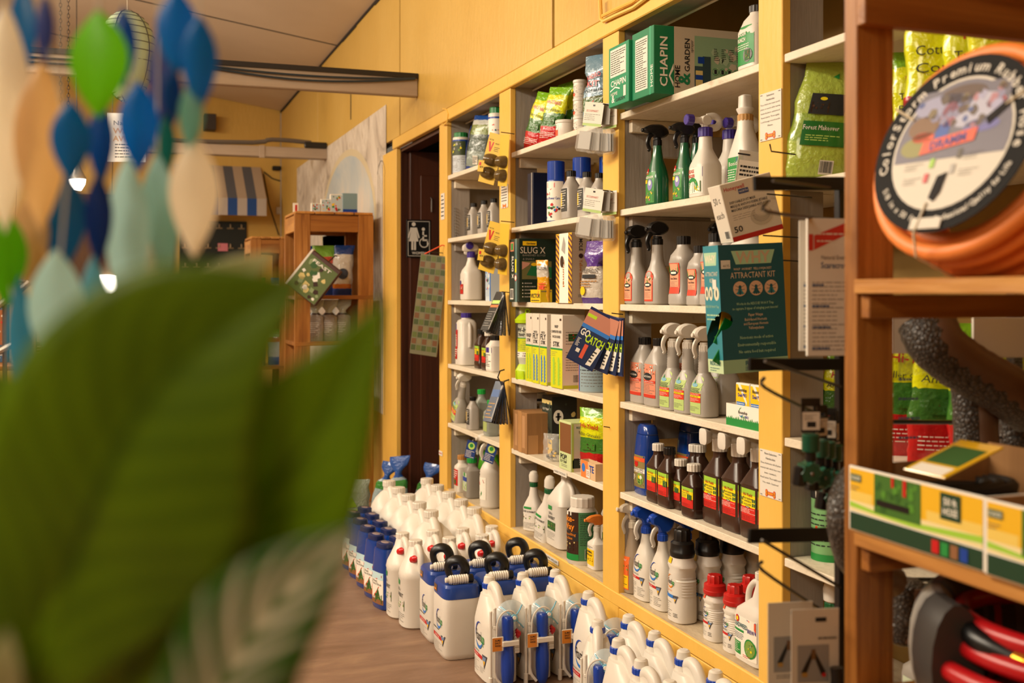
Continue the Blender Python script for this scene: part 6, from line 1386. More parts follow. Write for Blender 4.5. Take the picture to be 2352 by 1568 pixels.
put('wand_jug_full', 'white wand jug standing one row nearer against the yellow wall', 1, 0, 1.318, Y=Yw - .04 - .272, h=.302, group=WG)
put('wand_jug_full', 'foremost wand jug cut by the bottom edge of the photo', 1, 0, 1.238, Y=2.765, h=.278, rz=-114, group=WG)
REF = 'white refill jugs with blue collars'
for i, (px, py, X_) in enumerate(((1442, 1405, 1.342), (1503, 1442, 1.342), (1566, 1486, 1.342), (1624, 1535, 1.342), (1462, 1504, 1.21), (1536, 1553, 1.205), (1420, 1458, 1.225))):
    Y_ = (2.73, 2.57, 2.41, 2.25, 2.385, 2.225, 2.548)[i]
    lab = ['farthest blue-collared jug along the yellow wall', 'second blue-collared jug along the yellow wall', 'third blue-collared jug along the yellow wall', 'nearest blue-collared jug along the yellow wall', 'blue-collared jug in the outer row, nearer the clear shields', 'blue-collared jug in the outer row at the bottom edge', 'farthest blue-collared jug of the outer row'][i]
    put('wand_jug', lab, 1, 0, X_, Y=Y_, h=.292, group=REF)
@proto
def pump_jug():
    o = thing('pump_sprayer', cat='sprayer'); W_, D_ = .082, .066
    P = [(0, W_ * .86, D_ * .86, 5), (.006, W_ * .93, D_ * .94, 5), (.02, W_ * .95, D_, 5), (.15, W_, D_, 5), (.185, W_, D_, 5), (.2, W_ * .97, D_ * .97, 5)]
    def L(d): rlogo(d, .015, .125, .028); d.rect(-.045, .06, .05, .072, RED, 3, 8); d.text('PUMP N GO', .0, .066, .009, WHL, 5, w=.05); diamond(d, .055, .064, .014); d.rows(-.045, .085, .02, .094, 1, TXT, 3, 4, .4); d.rows(-.045, .02, .05, .05, 6, GRY2, 3, 3, .2)
    body(o, P, WHP, L)
    BT = M('#1A3E8C', .3); mb = MB(); mb.sup([(.198, W_ * .95, D_ * .95, 5), (.2, W_ * .985, D_ * .985, 5), (.235, W_ * .97, D_ * .97, 4.6), (.243, W_ * .9, D_ * .9, 4)], BT, 28); mb.build('blue_top', o, 'blue moulded top')
    mb = MB(); d = D(mb, wrap([(.2, W_ * .985, D_ * .985, 5), (.235, W_ * .97, D_ * .97, 4.6)])); d.rect(-.05, .207, -.01, .23, M('#6A4A2A', .4), 1, 4); d.rect(-.04, .211, -.02, .217, M('#E88A2A', .4), 3); mb.build('badge', o)
    mb = MB(); mb.sup([(.242, .03, .03), (.25, .026, .026), (.256, .018, .018)], BLK, 20); mb.tube([(-.010, -.018, .25), (-.014, -.026, .275), (-.012, -.024, .296), (-.003, -.006, .309), (.006, .014, .306), (.011, .026, .286), (.011, .024, .262), (.008, .018, .25)], [.012, .012, .0135, .0145, .0145, .015, .016, .017], BLK, 10, flat=1.25); mb.build('pump_handle', o, 'black pump handle')
    mb = MB(); T = Matrix.Translation((.05, -.03, .258)) @ Matrix.Rotation(pi / 2, 4, 'X')
    for i in range(8):
        mb.cyl(.0155, -.052 + i * .0078, -.052 + i * .0078 + .005, WHT, 14, T=T)
    mb.cyl(.0135, -.054, .012, WHT, 14, T=T); mb.cyl(.009, .012, .024, WHT, 10, T=T); mb.cyl(.0145, -.07, -.053, BLK, 14, T=T); mb.tube([(.05, .035, .246), (.052, .01, .24), (.055, -.03, .24)], .004, WHT, 8); mb.build('hose_coil', o)
    return o, .311
PG = 'white pump sprayers with blue tops'
yA = fp(1040, 1285, .311).y; yB = fp(1005, 1262, .311).y
for r_, (yy, q) in enumerate(((yA, 'front'), (yB + .03, 'back'))):
    for i, l in enumerate(('left', 'middle', 'right')):
        put('pump_jug', '%s blue-topped pump sprayer of the %s row' % (l, q), 1, 0, 1.045 + .140 * i - .0 * r_, Y=max(yy, yA + .172) if r_ else yy, h=.311, group=PG)
@proto
def rabbit_jug():
    o = thing('jug', cat='jug'); r = .06
    P = [(0, r * .9, r * .9, 2.8), (.006, r, r, 2.8), (.165, r, r, 2.8), (.17, r * 1.03, r * 1.03, 2.8), (.19, r * .97, r * .97, 2.6), (.215, r * .7, r * .72, 2.4, -.01), (.24, r * .48, r * .48, 2.2, -.02), (.268, .021, .021, 2, -.024)]
    body(o, P, WHP, lambda d: rabbit_label(d, .036, .02, .16)); cap(o, .024, .264, .282, WHT, cx=-.024)
    mb = MB(); mb.tube([(-.01, 0, .262), (.02, 0, .262), (.042, 0, .245), (.052, 0, .215), (.054, 0, .185)], [.011, .012, .012, .012, .01], WHP, 10); mb.build('handle', o)
    mb = MB(); T = Matrix.Translation((.018, -.02, .226)) @ Matrix.Rotation(R(65), 4, 'Y') @ Matrix.Rotation(R(-20), 4, 'X'); mb.sup([(-.02, .004, .004), (-.008, .006, .006), (-.004, .012, .012), (.012, .012, .012), (.018, .007, .007), (.026, .004, .004)], M('#C8181C', .3), 14, T); mb.build('trigger_plug', o, 'red plastic nozzle')
    return o, .282
RG = 'white repellent jugs with red nozzles'
yR1 = fp(945, 1244, .30).y; rows_ = ('front', 'second', 'third')
for r_ in range(2):
    for i in range(4 if r_ else 3):
        X_ = 1.0 + .128 * i if r_ == 0 else .985 + .118 * i
        l = ('first from the aisle', 'second from the aisle', 'third from the aisle', 'next to the wall')[i]
        put('rabbit_jug', 'white jug with red nozzle, %s in the %s row' % (l, rows_[r_]), 1, 0, X_, Y=max(yR1, yA + .172 + .135) + .135 * r_, h=.30, group=RG)
@proto
def milk_jug():
    o = thing('jug', cat='jug'); r = .086
    P = [(0, r * .9, r * .9, 3), (.006, r, r, 3), (.19, r, r, 3), (.21, r * .99, r * .99, 3), (.238, r * .9, r * .9, 2.8), (.262, r * .72, r * .72, 2.6, -.008), (.285, r * .45, r * .45, 2.2, -.018), (.292, .026, .026, 2, -.024), (.315, .025, .025, 2, -.024)]
    body(o, P, WHP, lambda d: rabbit_label(d, .045, .02, .17)); cap(o, .0285, .31, .334, WHT, cx=-.024, n=36)
    mb = MB(); mb.tube([(-.012, 0, .3), (.018, 0, .296), (.045, 0, .27), (.064, 0, .235), (.07, 0, .19)], [.014, .018, .02, .02, .016], WHP, 12); mb.build('handle', o)
    return o, .334
MG = 'large white round jugs'
nthj = ('nearest', 'second', 'third', 'fourth', 'farthest')
y_m0 = max(fp(988, 1180, .35).y, max(yR1, yA + .307) + .135 + .15)
for c_, X_ in enumerate((1.137, 1.315)):
    for i in range(5):
        put('milk_jug', '%s large white jug in the %s column' % (nthj[i], ('aisle-side', 'wall-side')[c_]), 1, 0, X_, Y=y_m0 + i * .18, h=.345, group=MG, cat='jug')
# dark blue bottles
BG = 'dark blue garden bottles on the floor'
bb = [(880, 1241), (911, 1217), (877, 1217), (912, 1201), (859, 1196), (891, 1190), (833, 1175), (862, 1177), (816, 1160), (846, 1163)]
names_b = ['foremost blue bottle whose full label shows', 'blue bottle behind and right of the foremost one', 'blue bottle directly behind the foremost one', 'blue bottle third back beside the white jugs', 'blue bottle at the aisle edge in the third pair', 'blue bottle at the jug side in the fourth row', 'blue bottle at the aisle edge half hidden by the leaf', 'blue bottle at the jug side near the far end', 'farthest blue bottle at the aisle edge', 'farthest blue bottle at the jug side']
yb0 = fp(880, 1241, .255).y
for i in range(10):
    r_, c_ = divmod(i, 2)
    put('blue_tree', names_b[i], 1, 0, .938 + .068 * c_, Y=yb0 + r_ * .155 + (.078 if c_ else 0), h=.25, rz=-74, group=BG)
# bags at the far end of the floor goods
def floor_bag(px, py, zc_, key, lab, h, rz=-30, ry=0):
    p = at(px, py, zc_); c = put(key, lab, 1, 0, p.x, Y=p.y, h=h, rz=rz, cat='bag'); c.rotation_euler = Euler((0, R(ry), R(rz))); return c
PROTO['clear_seed_bag'] = lambda: bag('seed_bag', .30, .12, .36, [(.35, FOIL('#9CB85A')), (.5, FOIL('#A8BCA8')), (1, FOIL('#B0BCB0'))], 31, lambda d: (d.poly([(-.03, .16), (.06, .17), (.02, .24)], LGRN, 5), d.rect(-.1, .1, .08, .15, LIME, 5, 6)))
PROTO['blue_seed_bag'] = lambda: bag('seed_bag', .15, .07, .46, [(.5, FOIL('#9FB4B8')), (.6, FOIL('#3E8A3A')), (.68, FOIL('#A8BCC4')), (1, FOIL('#2A5AA8'))], 32, None, .12, neck=(.62, .3))
floor_bag(803, 1200, 5.55, 'clear_seed_bag', 'pale glossy seed bag standing behind the blue bottles', .25, -20)
floor_bag(868, 1200, 5.85, 'blue_seed_bag', 'blue-topped foil bag left of the white jugs', .30, -25, 8)
floor_bag(917, 1200, 5.72, 'blue_seed_bag', 'tallest blue-topped foil bag behind the aisle-side jugs', .34, -30, -6)
floor_bag(962, 1200, 5.80, 'blue_seed_bag', 'blue-topped foil bag in front of the brown door', .30, -30, 9)

# ================================================================== TIMBER RACK, RIGHT FOREGROUND
RX, RY = .935, Yat(1968, .935)            # front corner of the far post
def rx(px, py, X): y = Yat(px, X); return y, zat(py, X, y)
rack = thing('timber_rack', 'orange stained timber rack in the right foreground', 'rack', (RX, RY, 0))
def rp(name, a, b, m, bv=.0015):
    mb = MB(); mb.box(a, b, m, bv); return mb.build(name, rack)
YE = -.95                                  # near end of the rack, relative
RD = .42
for (x0, x1) in ((0, .061), (RD - .061, RD)):
    for (y0, y1) in ((0, .028), (YE, YE + .028)): rp('post', (x0, y0, 0), (x1, y1, 2.0), PINE)
for z in (.612, .825, 1.165, 1.56):
    zt = z + (.032 if z < 1.5 else .11)
    for (y0, y1) in ((-.02, -.001), (YE + .029, YE + .048)): rp('end_rail', (.005 if z < 1.5 else -.002, y0, z), (RD, y1, zt), PINEX)
TOPZ = dict(low=.665, mid=.878, up=1.218)
for k, z in TOPZ.items():
    for i in range(3): rp('shelf_plank', (-.006 + i * .142, YE, z - .0195), (-.006 + i * .142 + .139, -.0005, z), PINEH if k != 'mid' else PINEH)
for i in range(3): rp('shelf_plank', (-.006 + i * .142, YE, 1.671), (-.006 + i * .142 + .139, .028, 1.69), PINEH)
mb = MB()
for z in (1.62, 1.65): mb.cyl(.004, 0, .003, STEEL, 10, T=Matrix.Translation((-.002, .014, z)) @ Matrix.Rotation(-pi / 2, 4, 'Y'))
mb.build('screw', rack)
# orange hose coil
c0 = at(2184, 328, 1.30); n = Vector((0, 0, 0))
rt, up, fw = Vector((CT, -ST, 0)), Vector((0, 0, 1)), Vector((-ST, -CT, 0))
f_ = (Vector((0, 0, CH)) - c0).normalized(); r_h = up.cross(f_).normalized(); u_h = f_.cross(r_h); n = (r_h * -.62 + u_h * .44 + f_ * .65).normalized()
q = n.to_track_quat('Z', 'Y'); 
hose = thing('hose_coil', 'orange rubber hose coil with round black and white card on the rack', 'hose', c0); hose.rotation_mode = 'QUATERNION'; hose.rotation_quaternion = q; hose.scale = (.87, .87, .87)
# choose the roll so that the card's "up" follows the picture's up
Mx = q.to_matrix(); ux, uy = Mx.col[0], Mx.col[1]; upv = (up - n * up.dot(n)).normalized(); ang = math.atan2(upv.dot(ux), upv.dot(uy))
roll = Matrix.Rotation(-ang, 4, 'Z')
HO = M('#F58A3C', .5); Rr = .0118
for layer in range(2):
    mb = MB(); pts = []; nt = 5 - layer
    R0 = .148 - layer * .0225
    for i in range(nt * 48 + 1):
        a = 2 * pi * i / 48; pts.append((R0 * cos(a), R0 * sin(a), -.016 - Rr * 2.42 * i / 48 - layer * .01))
    mb.tube(pts, Rr, HO, 12); mb.build('hose', hose)
mb = MB(); mb.sup([(-.003, .131, .131), (-.0015, .133, .133), (.0, .133, .133)], M('#0B0A0A', .85), 48); mb.build('card', hose)
mb = MB(); d = D(mb, lambda u, v, k: roll @ Vector((u, v, .0004 + k)), .0004)
d.circ(0, 0, .100, PAP, 1, n=40)
hm = []
for i in range(21): a = R(-14 + (194 + 14) * i / 20 * 1.0); hm.append((.096 * cos(a), .096 * sin(a)))
d.poly(hm, M('#6E6A78', .5), 2)
for (u, v, r1, r2, m) in ((-.03, .06, .05, .018, M('#9A9AB8', .5)), (.03, .045, .05, .026, M('#B4B4C8', .5)), (-.055, .03, .028, .018, M('#7C5A3A', .5)), (-.06, .0, .028, .016, M('#8E8A4A', .5)), (.0, .074, .04, .014, M('#5A4438', .5)), (-.015, .045, .014, .02, M('#C87A8A', .5)), (-.052, .014, .02, .008, ORR), (.045, .02, .03, .01, M('#6A68A8', .5)), (.06, .052, .016, .01, M('#C8403A', .5)), (-.02, .02, .012, .016, M('#3A5AA8', .5))): d.circ(u, v, r1, m, 3, ry=r2)
d.poly([(-.05, -.014), (.04, -.002), (.042, .018), (-.048, .006)], ORR, 5); d.text('DRAMM', -.004, .002, .018, M('#2A3A8C', .5), 6, w=.06, rot=8, bold=1.2)
d.photo(-.078, .012, .08, .086, M('#6E6A78', .5), [M('#8A86A4', .5), M('#5A4A3C', .5), M('#A8A6C4', .5), M('#7A6A4A', .5), M('#B07A84', .5), M('#4A5A94', .5), M('#5A4438', .5)], 77, 30, 2.2)
for (u, v) in ((-.07, -.03), (.03, -.022), (-.066, -.052), (.028, -.046)): d.rows(u, v - .008, u + .034, v + .004, 3, GRY2, 4, 3, .18)
for (u, v, m) in ((-.026, -.028, LGRN), (.018, -.018, GRY2), (-.03, -.05, RED), (.012, -.04, GRY)): d.rect(u, v - .008, u + .008, v + .006, m, 4)
HOLE = M('#120A08', .8)
d.poly([(-.006, -.05), (.010, -.045), (.006, -.075), (-.002, -.088), (-.012, -.082)], HOLE, 5); d.poly([(.05, .03), (.078, .052), (.086, .044), (.058, .018)], HOLE, 5)
for k_, (txt, a0, a1, s_) in enumerate((("ColorStorm Premium Rubber Hose", 196, -8, .021), ("Professional Quality for Life", -84, -22, .012), ("5/8 in x 50 ft", 214, 256, .012))):
    for j, ch in enumerate(txt):
        if ch == ' ': continue
        a = a0 + (a1 - a0) * j / (len(txt) - 1); rr_ = .1145; d.text(ch, rr_ * cos(R(a)), rr_ * sin(R(a)), s_, PAP, 3, rot=(a - 90) if a0 > a1 else (a + 90), bold=1.2)
mb.build('card_print', hose)
mb = MB()
for a in (262, 30, 150):
    mb = MB(); e = Vector((cos(R(a)), sin(R(a)), 0)); mb.tube([e * .09 + Vector((0, 0, .002)), e * .135 + Vector((0, 0, .003)), e * .162 + Vector((0, 0, -.016)), e * .1625 + Vector((0, 0, -.13)), e * .12 + Vector((0, 0, -.136))], .002, M('#C8B89A', .4), 6, T=roll); mb.build('tie', hose)
mb = MB(); mb.box((-.03, -.128, .001), (.022, -.112, .003), PAP, 0, roll); mb.build('price_sticker', hose)
# soaker hose display trays
def soaker_tray(lab, Y1, W_, z, X0, ry=0):
    o = thing('display_tray', lab, 'tray', (X0, Y1, z)); H_, Dp = .088, .24; t = .003
    G = CARD; mb = MB()
    mb.box((0, -W_, 0), (Dp, 0, .002), G); mb.box((Dp - t, -W_, .002), (Dp, 0, H_ + .02), G); mb.box((t, -t, .002), (Dp - t, 0, H_), G); mb.box((t, -W_, .002), (Dp - t, -W_ + t, H_), WHL); mb.build('carton', o)
    mb = MB(); mb.box((0, -W_, .002), (t, 0, H_), WHL, .0005); mb.build('front_panel', o)
    mb = MB(); d = D(mb, flat((-.0002, 0, 0), (0, -1, 0), (0, 0, 1), (-1, 0, 0)), .0003); w_ = W_ * .985; m0 = .003
    YG = M('#E8B41C', .45); YP = M('#EAD9A0', .45)
    d.rect(m0, .028, w_, H_ - .003, YG, 1); d.rect(m0, .028, w_, .042, YP, 1.5); d.rect(m0, .042, w_ * .2, .055, M('#E8C860', .45), 1.4); d.rect(w_ * .62, .042, w_, .055, M('#E8C860', .45), 1.4)
    d.poly([(m0, .040), (w_ * .3, .034), (w_ * .6, .036), (w_, .042), (w_, .034), (w_ * .5, .029), (m0, .033)], LGRN, 2); d.rect(m0, .003, w_, .026, M('#0F3A22', .45), 1)
    d.photo(w_ * .22, .034, w_ * .58, H_ - .003, M('#3A6A1C', .5), [M('#4E8A22', .5), M('#2A5A14', .5)], 5, 22, 3); d.rect(w_ * .24, .044, w_ * .5, .052, BLK, 5.5); d.rect(w_ * .36, H_ - .016, w_ * .38, H_ - .003, RED, 6); d.rect(w_ * .45, H_ - .024, w_ * .475, H_ - .003, RED, 6)
    d.rect(w_ * .02, .068, w_ * .11, .078, M('#5A6A4A', .5), 4); d.text('SOAKER', w_ * .065, .073, .007, WHL, 5, w=w_ * .08); d.rows(w_ * .02, .055, w_ * .1, .063, 2, GRY2, 4, 3, .3)
    d.rect(w_ * .72, .05, w_ * .86, .082, M('#0F3A22', .45), 4); d.text('50 ft', w_ * .79, .072, .012, WHL, 5, w=w_ * .09, bold=1); d.text('HOSE', w_ * .79, .060, .012, WHL, 5, w=w_ * .1, bold=1)
    for j, m in enumerate((RED, GRN, PIC3, BLU)): d.rect(w_ * (.66 + .065 * j), .006, w_ * (.71 + .065 * j), .022, m, 4)
    mb.build('print', o)
    return o
yt0 = Yat(1950, RX - .008)
W1 = yt0 - Yat(2264, RX - .008)
soaker_tray('yellow and green hose display tray at the left on the rack shelf', yt0 , W1, TOPZ['mid'] + .0005, RX - .008)
soaker_tray('second yellow and green hose display tray at the right edge', yt0 - W1 - .004, W1, TOPZ['mid'] + .0005, RX - .012)
for i, yy in enumerate((yt0 - W1 * .30, yt0 - W1 * .78)):
    o = thing('soaker_hose', ['black soaker hose coil at the left in the first display tray', 'black soaker hose coil at the right in the first display tray'][i], 'hose', (RX + .105, yy, TOPZ['mid'] + .018))
    for r_ in range(3):
        mb = MB(); pts = [((.085 - .018 * r_) * cos(2 * pi * j / 40) * 1.0, (.048 - .012 * r_) * sin(2 * pi * j / 40), .012 * j / 40) for j in range(41 * (4))]; mb.tube(pts, .008, M('#141416', .6), 8); mb.build('hose', o)
    if i == 0:
        mb = MB(); Tb = Matrix.Translation((-.03, -.03, .088)) @ Matrix.Rotation(R(-20), 4, 'Y'); mb.box((-.05, -.038, 0), (.05, .038, .003), M('#E8B41C', .15, coat=.8), .001, Tb); mb.box((-.02, -.03, .003), (.03, .03, .0034), PIC1, 0, Tb); mb.box((-.048, -.03, .003), (-.026, .03, .0034), WHL, 0, Tb); mb.build('label_sleeve', o, 'yellow glossy label sleeve')
# red hose in its printed wrapper, low shelf
o = thing('hose_coil', 'coiled red hose in grey printed wrapper on the low rack shelf', 'hose', tuple(Vector((RX + .175, 1.03, TOPZ['low'] + .003))))
RH = M('#B0141A', .3)
for i in range(5):
    mb = MB(); r_ = .158 - .024 * (i % 2) if i < 4 else .12; mb.tube([(r_ * cos(2 * pi * j / 56), 1.25 * r_ * sin(2 * pi * j / 56), .015 + .026 * i) for j in range(56)], .0125, RH, 12, closed=True); mb.build('hose', o)
mb = MB(); pts = []; 
for s0, s1 in ((50, 165),):
    rings = []
    for k in range(25):
        a = R(s0 + (s1 - s0) * k / 24); cc = Vector((.148 * cos(a), 1.25 * .148 * sin(a), .07)); e = Vector((cos(a), sin(a), 0)).normalized()
        rings.append([cc + e * (.034 * cos(t)) + Vector((0, 0, .078 * sin(t))) for t in [2 * pi * j / 18 for j in range(18)]])
    mb.loft(rings, [M('#3A3836', .4)] * 3 + [M('#55524E', .4), M('#3A3836', .4), M('#3A3836', .4), M('#A8281C', .4), M('#3A3836', .4), M('#55524E', .4)] + [M('#3A3836', .4)] * 5 + [M('#55524E', .4), M('#2A4A7A', .4), M('#2A4A7A', .4), M('#A8A49C', .4), M('#A8A49C', .4), M('#8E8A84', .4), M('#3A3836', .4), M('#3A3836', .4)] + [M('#3A3836', .4)] * 4, True)
mb.build('wrapper', o)
mb = MB(); mb.tube([(-.10, .09, .12), (-.13, .03, .11), (-.12, -.02, .1)], .015, BLK, 12); mb.tube([(-.12, -.02, .1), (-.115, -.05, .096)], .014, M('#B8862A', .25, .9), 12); mb.build('coupling', o)

# ================================================================== BLACK BAR FIXTURE BEHIND THE RACK
fx = thing('bar_fixture', 'black metal bar fixture with hooks behind the timber rack', 'rack', (0, 0, 0))
def fbar(name, pts, r, m, flat_=1.0):
    mb = MB(); mb.tube(pts, r, m, 8, flat=flat_); return mb.build(name, fx)
u0 = at(1930, 440, 1.75)
mb = MB(); mb.box((u0.x - .007, u0.y - .007, 0), (u0.x + .007, u0.y + .007, at(1930, 425, 1.75).z), BLK, .001); mb.build('upright', fx)
u1 = at(2330, 700, 1.95)
mb = MB(); mb.box((u1.x - .01, u1.y - .01, 0), (u1.x + .01, u1.y + .01, 1.34), BLK, .001); mb.build('upright', fx)
for j, (ya_, yb2, pl, pr) in enumerate(((405, 438, 1732, 1945), (822, 851, 1720, 1930), (1214, 1247, 1720, 1925))):
    a, b = at(pl, (ya_ + yb2) / 2, 1.60), at(pr, (ya_ + yb2) / 2 - (0 if j < 2 else 4), 1.74); z = a.z
    d_ = (b - a); ln = d_.length; mb = MB(); hgt = (yb2 - ya_) / F * 1.6
    ang_ = math.atan2(d_.y, d_.x); T = Matrix.Translation(a) @ Matrix.Rotation(ang_, 4, 'Z') @ Matrix.Rotation(-math.asin((b.z - a.z) / ln), 4, 'Y')
    mb.box((0, -.003, -hgt / 2), (ln, .003, hgt / 2), BLKM, .0008, T); mb.build('arm', fx)
for (pts) in (((1762, 463, 1.50), (1763, 486, 1.50), (1900, 503, 1.72), (1930, 507, 1.75)), ((1755, 868, 1.50), (1757, 890, 1.5), (1860, 942, 1.68), (1930, 968, 1.75)), ((1750, 1290, 1.5), (1752, 1310, 1.5), (1870, 1390, 1.68), (1930, 1420, 1.75)), ((1757, 829, 1.55), (1932, 888, 1.745)), ((1750, 1240, 1.55), (1930, 1348, 1.745)), ((1775, 415, 1.56), (1932, 434, 1.745))):
    fbar('hook', [at(*p) for p in pts], .0026, M('#4E4842', .4, .6))
for (y_, ) in ((968,), (1330,)): fbar('cross_bar', [at(1935, y_, 1.76), at(2345, y_ + 2, 1.95)], .004, BLK)
# instruction cards of the decoys
def slips(px, py, zc_, w_, h_, lab, rz, seed, red):
    def f(d):
        if red: d.poly([(-w_ * .48, -.045), (-w_ * .38, -.045), (-w_ * .38, -.02), (-w_ * .48, -.02)], M('#C8332A', .5), 2); d.poly([(-w_ * .36, -.044), (w_ * .48, -.016), (w_ * .48, .002), (-w_ * .36, -.022)], M('#C8332A', .5), 2); d.rows(-w_ * .3, -.036, w_ * .4, -.014, 2, PAP, 3, 3, .2); d.text('Natural Enemy', w_ * .1, -.055, .009, GRY2, 2, w=w_ * .6); d.text('Scarecrow', w_ * .1, -.067, .013, M('#5A6A88', .5), 2, w=w_ * .62, bold=1)
        d.rows(-w_ * .4, -h_ * .97, w_ * .44, -.09, 17, GRY, 2, seed, .28)
        for k in range(4): d.rows(-w_ * .4, -.10 - k * .032, -w_ * .0, -.095 - k * .032, 1, M('#5A6A88', .5), 3, k, .8)
    hang('card', lab, 'card', px, py, zc_, w_, h_, f, PAP, rz, 0, th=.006)
slips(1905, 508, 1.66, .075, .205, 'front white printed decoy card with slanting red band', -8, 2, True)
slips(1888, 512, 1.70, .07, .20, 'second white printed decoy card behind the red-banded one', -30, 3, False)
slips(2110, 735, 1.80, .09, .055, 'white printed slip glimpsed left behind the decoy snake', -15, 4, False)
slips(2310, 735, 1.80, .12, .062, 'white printed slip glimpsed right behind the decoy snake', -10, 5, False)
# green hose splitters
GV = M('#0F4A34', .3); GV2 = M('#2E6650', .35)
def splitter(px, py, zc_, lab, mm, rz):
    p = at(px, py, zc_); o = thing('hose_splitter', lab, 'fitting', p, rz)
    mb = MB(); mb.box((-.014, -.0015, -.012), (.014, .0015, .0), BLK, .0005); mb.box((-.014, -.0015, -.05), (.014, .0015, -.018), BLK, .0005); mb.box((-.014, -.0015, -.02), (-.009, .0015, -.008), BLK); mb.box((.009, -.0015, -.02), (.014, .0015, -.008), BLK); mb.build('hanger_card', o)
    mb = MB(); d = D(mb, flat((0, -.0018, 0), (1, 0, 0), (0, 0, 1))); d.rect(-.013, -.046, .013, -.02, PAP, 1); d.rows(-.01, -.032, .01, -.023, 4, GRY2, 2, 3, .3); d.rect(-.006, -.042, .007, -.034, TXT, 2); mb.build('print', o)
    mb = MB(); mb.cyl(.013, -.078, -.052, mm, 20); mb.cyl(.008, -.092, -.076, BLK, 14); mb.build('coupling', o)
    mb = MB(); mb.ribcap(.017, -.016, .012, mm, 16, .003, T=Matrix.Translation((-.002, 0, -.108)) @ Matrix.Rotation(pi / 2, 4, 'X')); mb.cyl(.003, .012, .015, STEEL, 10, T=Matrix.Translation((-.002, -.0, -.108)) @ Matrix.Rotation(pi / 2, 4, 'X')); mb.build('valve_knob', o)
    mb = MB(); mb.cyl(.011, -.128, -.10, BLK, 8, T=Matrix.Rotation(R(8), 4, 'Y')); mb.build('outlet', o)
splitter(1862, 914, 1.58, 'frontmost dark green hose valve hanging on the middle hook', GV, -16)
for i, (px, py, zc_) in enumerate(((1884, 930, 1.64), (1900, 936, 1.68), (1916, 944, 1.71), (1910, 985, 1.73))):
    splitter(px, py, zc_, ('second', 'third', 'fourth', 'lowest rear')[i] + ' green hose valve in the bunch behind the front one', GV2, (10, -40, 30, -10)[i])
# carded Y connectors
def ycard(px, py, zc_, lab, rz):
    def f(d):
        d.rect(-.026, -.098, .02, -.046, M('#8E8A84', .5), 2); 
        for s_ in (-1, 1): d.poly([(-.003, -.06), (-.003 + s_ * .003, -.056), (-.003 + s_ * .018, -.084), (-.003 + s_ * .012, -.09)], BLK, 4)
        d.rect(-.006, -.066, .0, -.052, M('#6A4A2A', .4), 5); d.rect(-.02, -.09, -.012, -.084, M('#A8803A', .3), 5); d.circ(.012, -.088, .003, RED, 6); d.rows(-.022, -.108, .012, -.101, 2, GRY2, 3, 3, .3); d.rows(.004, -.04, .032, -.034, 1, GRY2, 3, 3, .5); d.rect(.0, -.014, .016, -.008, TXT, 3)
    def e(o):
        mb = MB(); mb.tube([(.026, -.012, -.075), (.026, -.014, -.1), (.014, -.016, -.13)], .009, BLK, 10); mb.tube([(.026, -.014, -.1), (.038, -.016, -.13)], .009, BLK, 10); mb.cyl(.011, -.155, -.13, BLKM, 14, cx=.012, cy=-.016); mb.build('connector', o)
    hang('connector_card', lab, 'card', px, py, zc_, .07, .17, f, M('#CFC4B2', .5), rz, 0, th=.0015, extra=e)
ycard(1815, 1388, 1.60, 'grey card with hose connector on the lowest hook, left one', -10)
ycard(1872, 1404, 1.52, 'grey card with hose connector on the lowest hook, front one', -12)
# decoy snake
m = bpy.data.materials.new('snake_scales'); m.use_nodes = True; nt = m.node_tree; b = nt.nodes['Principled BSDF']; b.inputs['Roughness'].default_value = .4
tc = nt.nodes.new('ShaderNodeTexCoord'); mp = nt.nodes.new('ShaderNodeMapping'); mp.inputs['Scale'].default_value = (150, 150, 120); vo = nt.nodes.new('ShaderNodeTexVoronoi'); vo.feature = 'DISTANCE_TO_EDGE'; vo.inputs['Scale'].default_value = 1
r_ = nt.nodes.new('ShaderNodeValToRGB'); r_.color_ramp.elements[0].color = lin('#2A2622'); r_.color_ramp.elements[0].position = .04; r_.color_ramp.elements[1].color = lin('#544C44'); r_.color_ramp.elements[1].position = .16
nt.links.new(tc.outputs['Object'], mp.inputs[0]); nt.links.new(mp.outputs[0], vo.inputs['Vector']); nt.links.new(vo.outputs['Distance'], r_.inputs[0]); nt.links.new(r_.outputs[0], b.inputs['Base Color'])
bp = nt.nodes.new('ShaderNodeBump'); bp.inputs['Distance'].default_value = .004; nt.links.new(vo.outputs['Distance'], bp.inputs['Height']); nt.links.new(bp.outputs[0], b.inputs['Normal'])
SCL = m; BEL = M('#6A4E3A', .45)
snake = thing('decoy_snake', 'grey scaly decoy snake hanging behind the timber rack', 'decoy', (0, 0, 0))
def stube(pts, r, name, bend=True):
    P3 = [at(*p) for p in pts]; Q = []
    for i in range(len(P3) - 1):
        for k in range(6): Q.append(P3[i].lerp(P3[i + 1], k / 6))
    Q.append(P3[-1]); 
    for _ in range(5): Q = [Q[0]] + [(Q[i - 1] + Q[i] * 2 + Q[i + 1]) / 4 for i in range(1, len(Q) - 1)] + [Q[-1]]
    rr_ = [r * (1 + .03 * (i % 2)) * (.6 if i in (0, len(Q) - 1) else 1) for i in range(len(Q))]
    mb = MB(); mb.tube(Q, rr_, SCL, 18); mb.build(name, snake)
    mb = MB(); mb.tube([p + rt * .012 + fw * .008 for p in Q[1:-1]], [v * .86 for v in rr_[1:-1]], BEL, 16); mb.build('belly', snake)
stube([(2120, 735, 1.72), (2140, 790, 1.70), (2215, 845, 1.70), (2300, 890, 1.70), (2380, 950, 1.72)], .040, 'body')
stube([(2222, 850, 1.76), (2232, 930, 1.76), (2236, 1100, 1.76)], .029, 'body')
stube([(2345, 900, 1.80), (2340, 980, 1.80), (2345, 1120, 1.80)], .031, 'body')
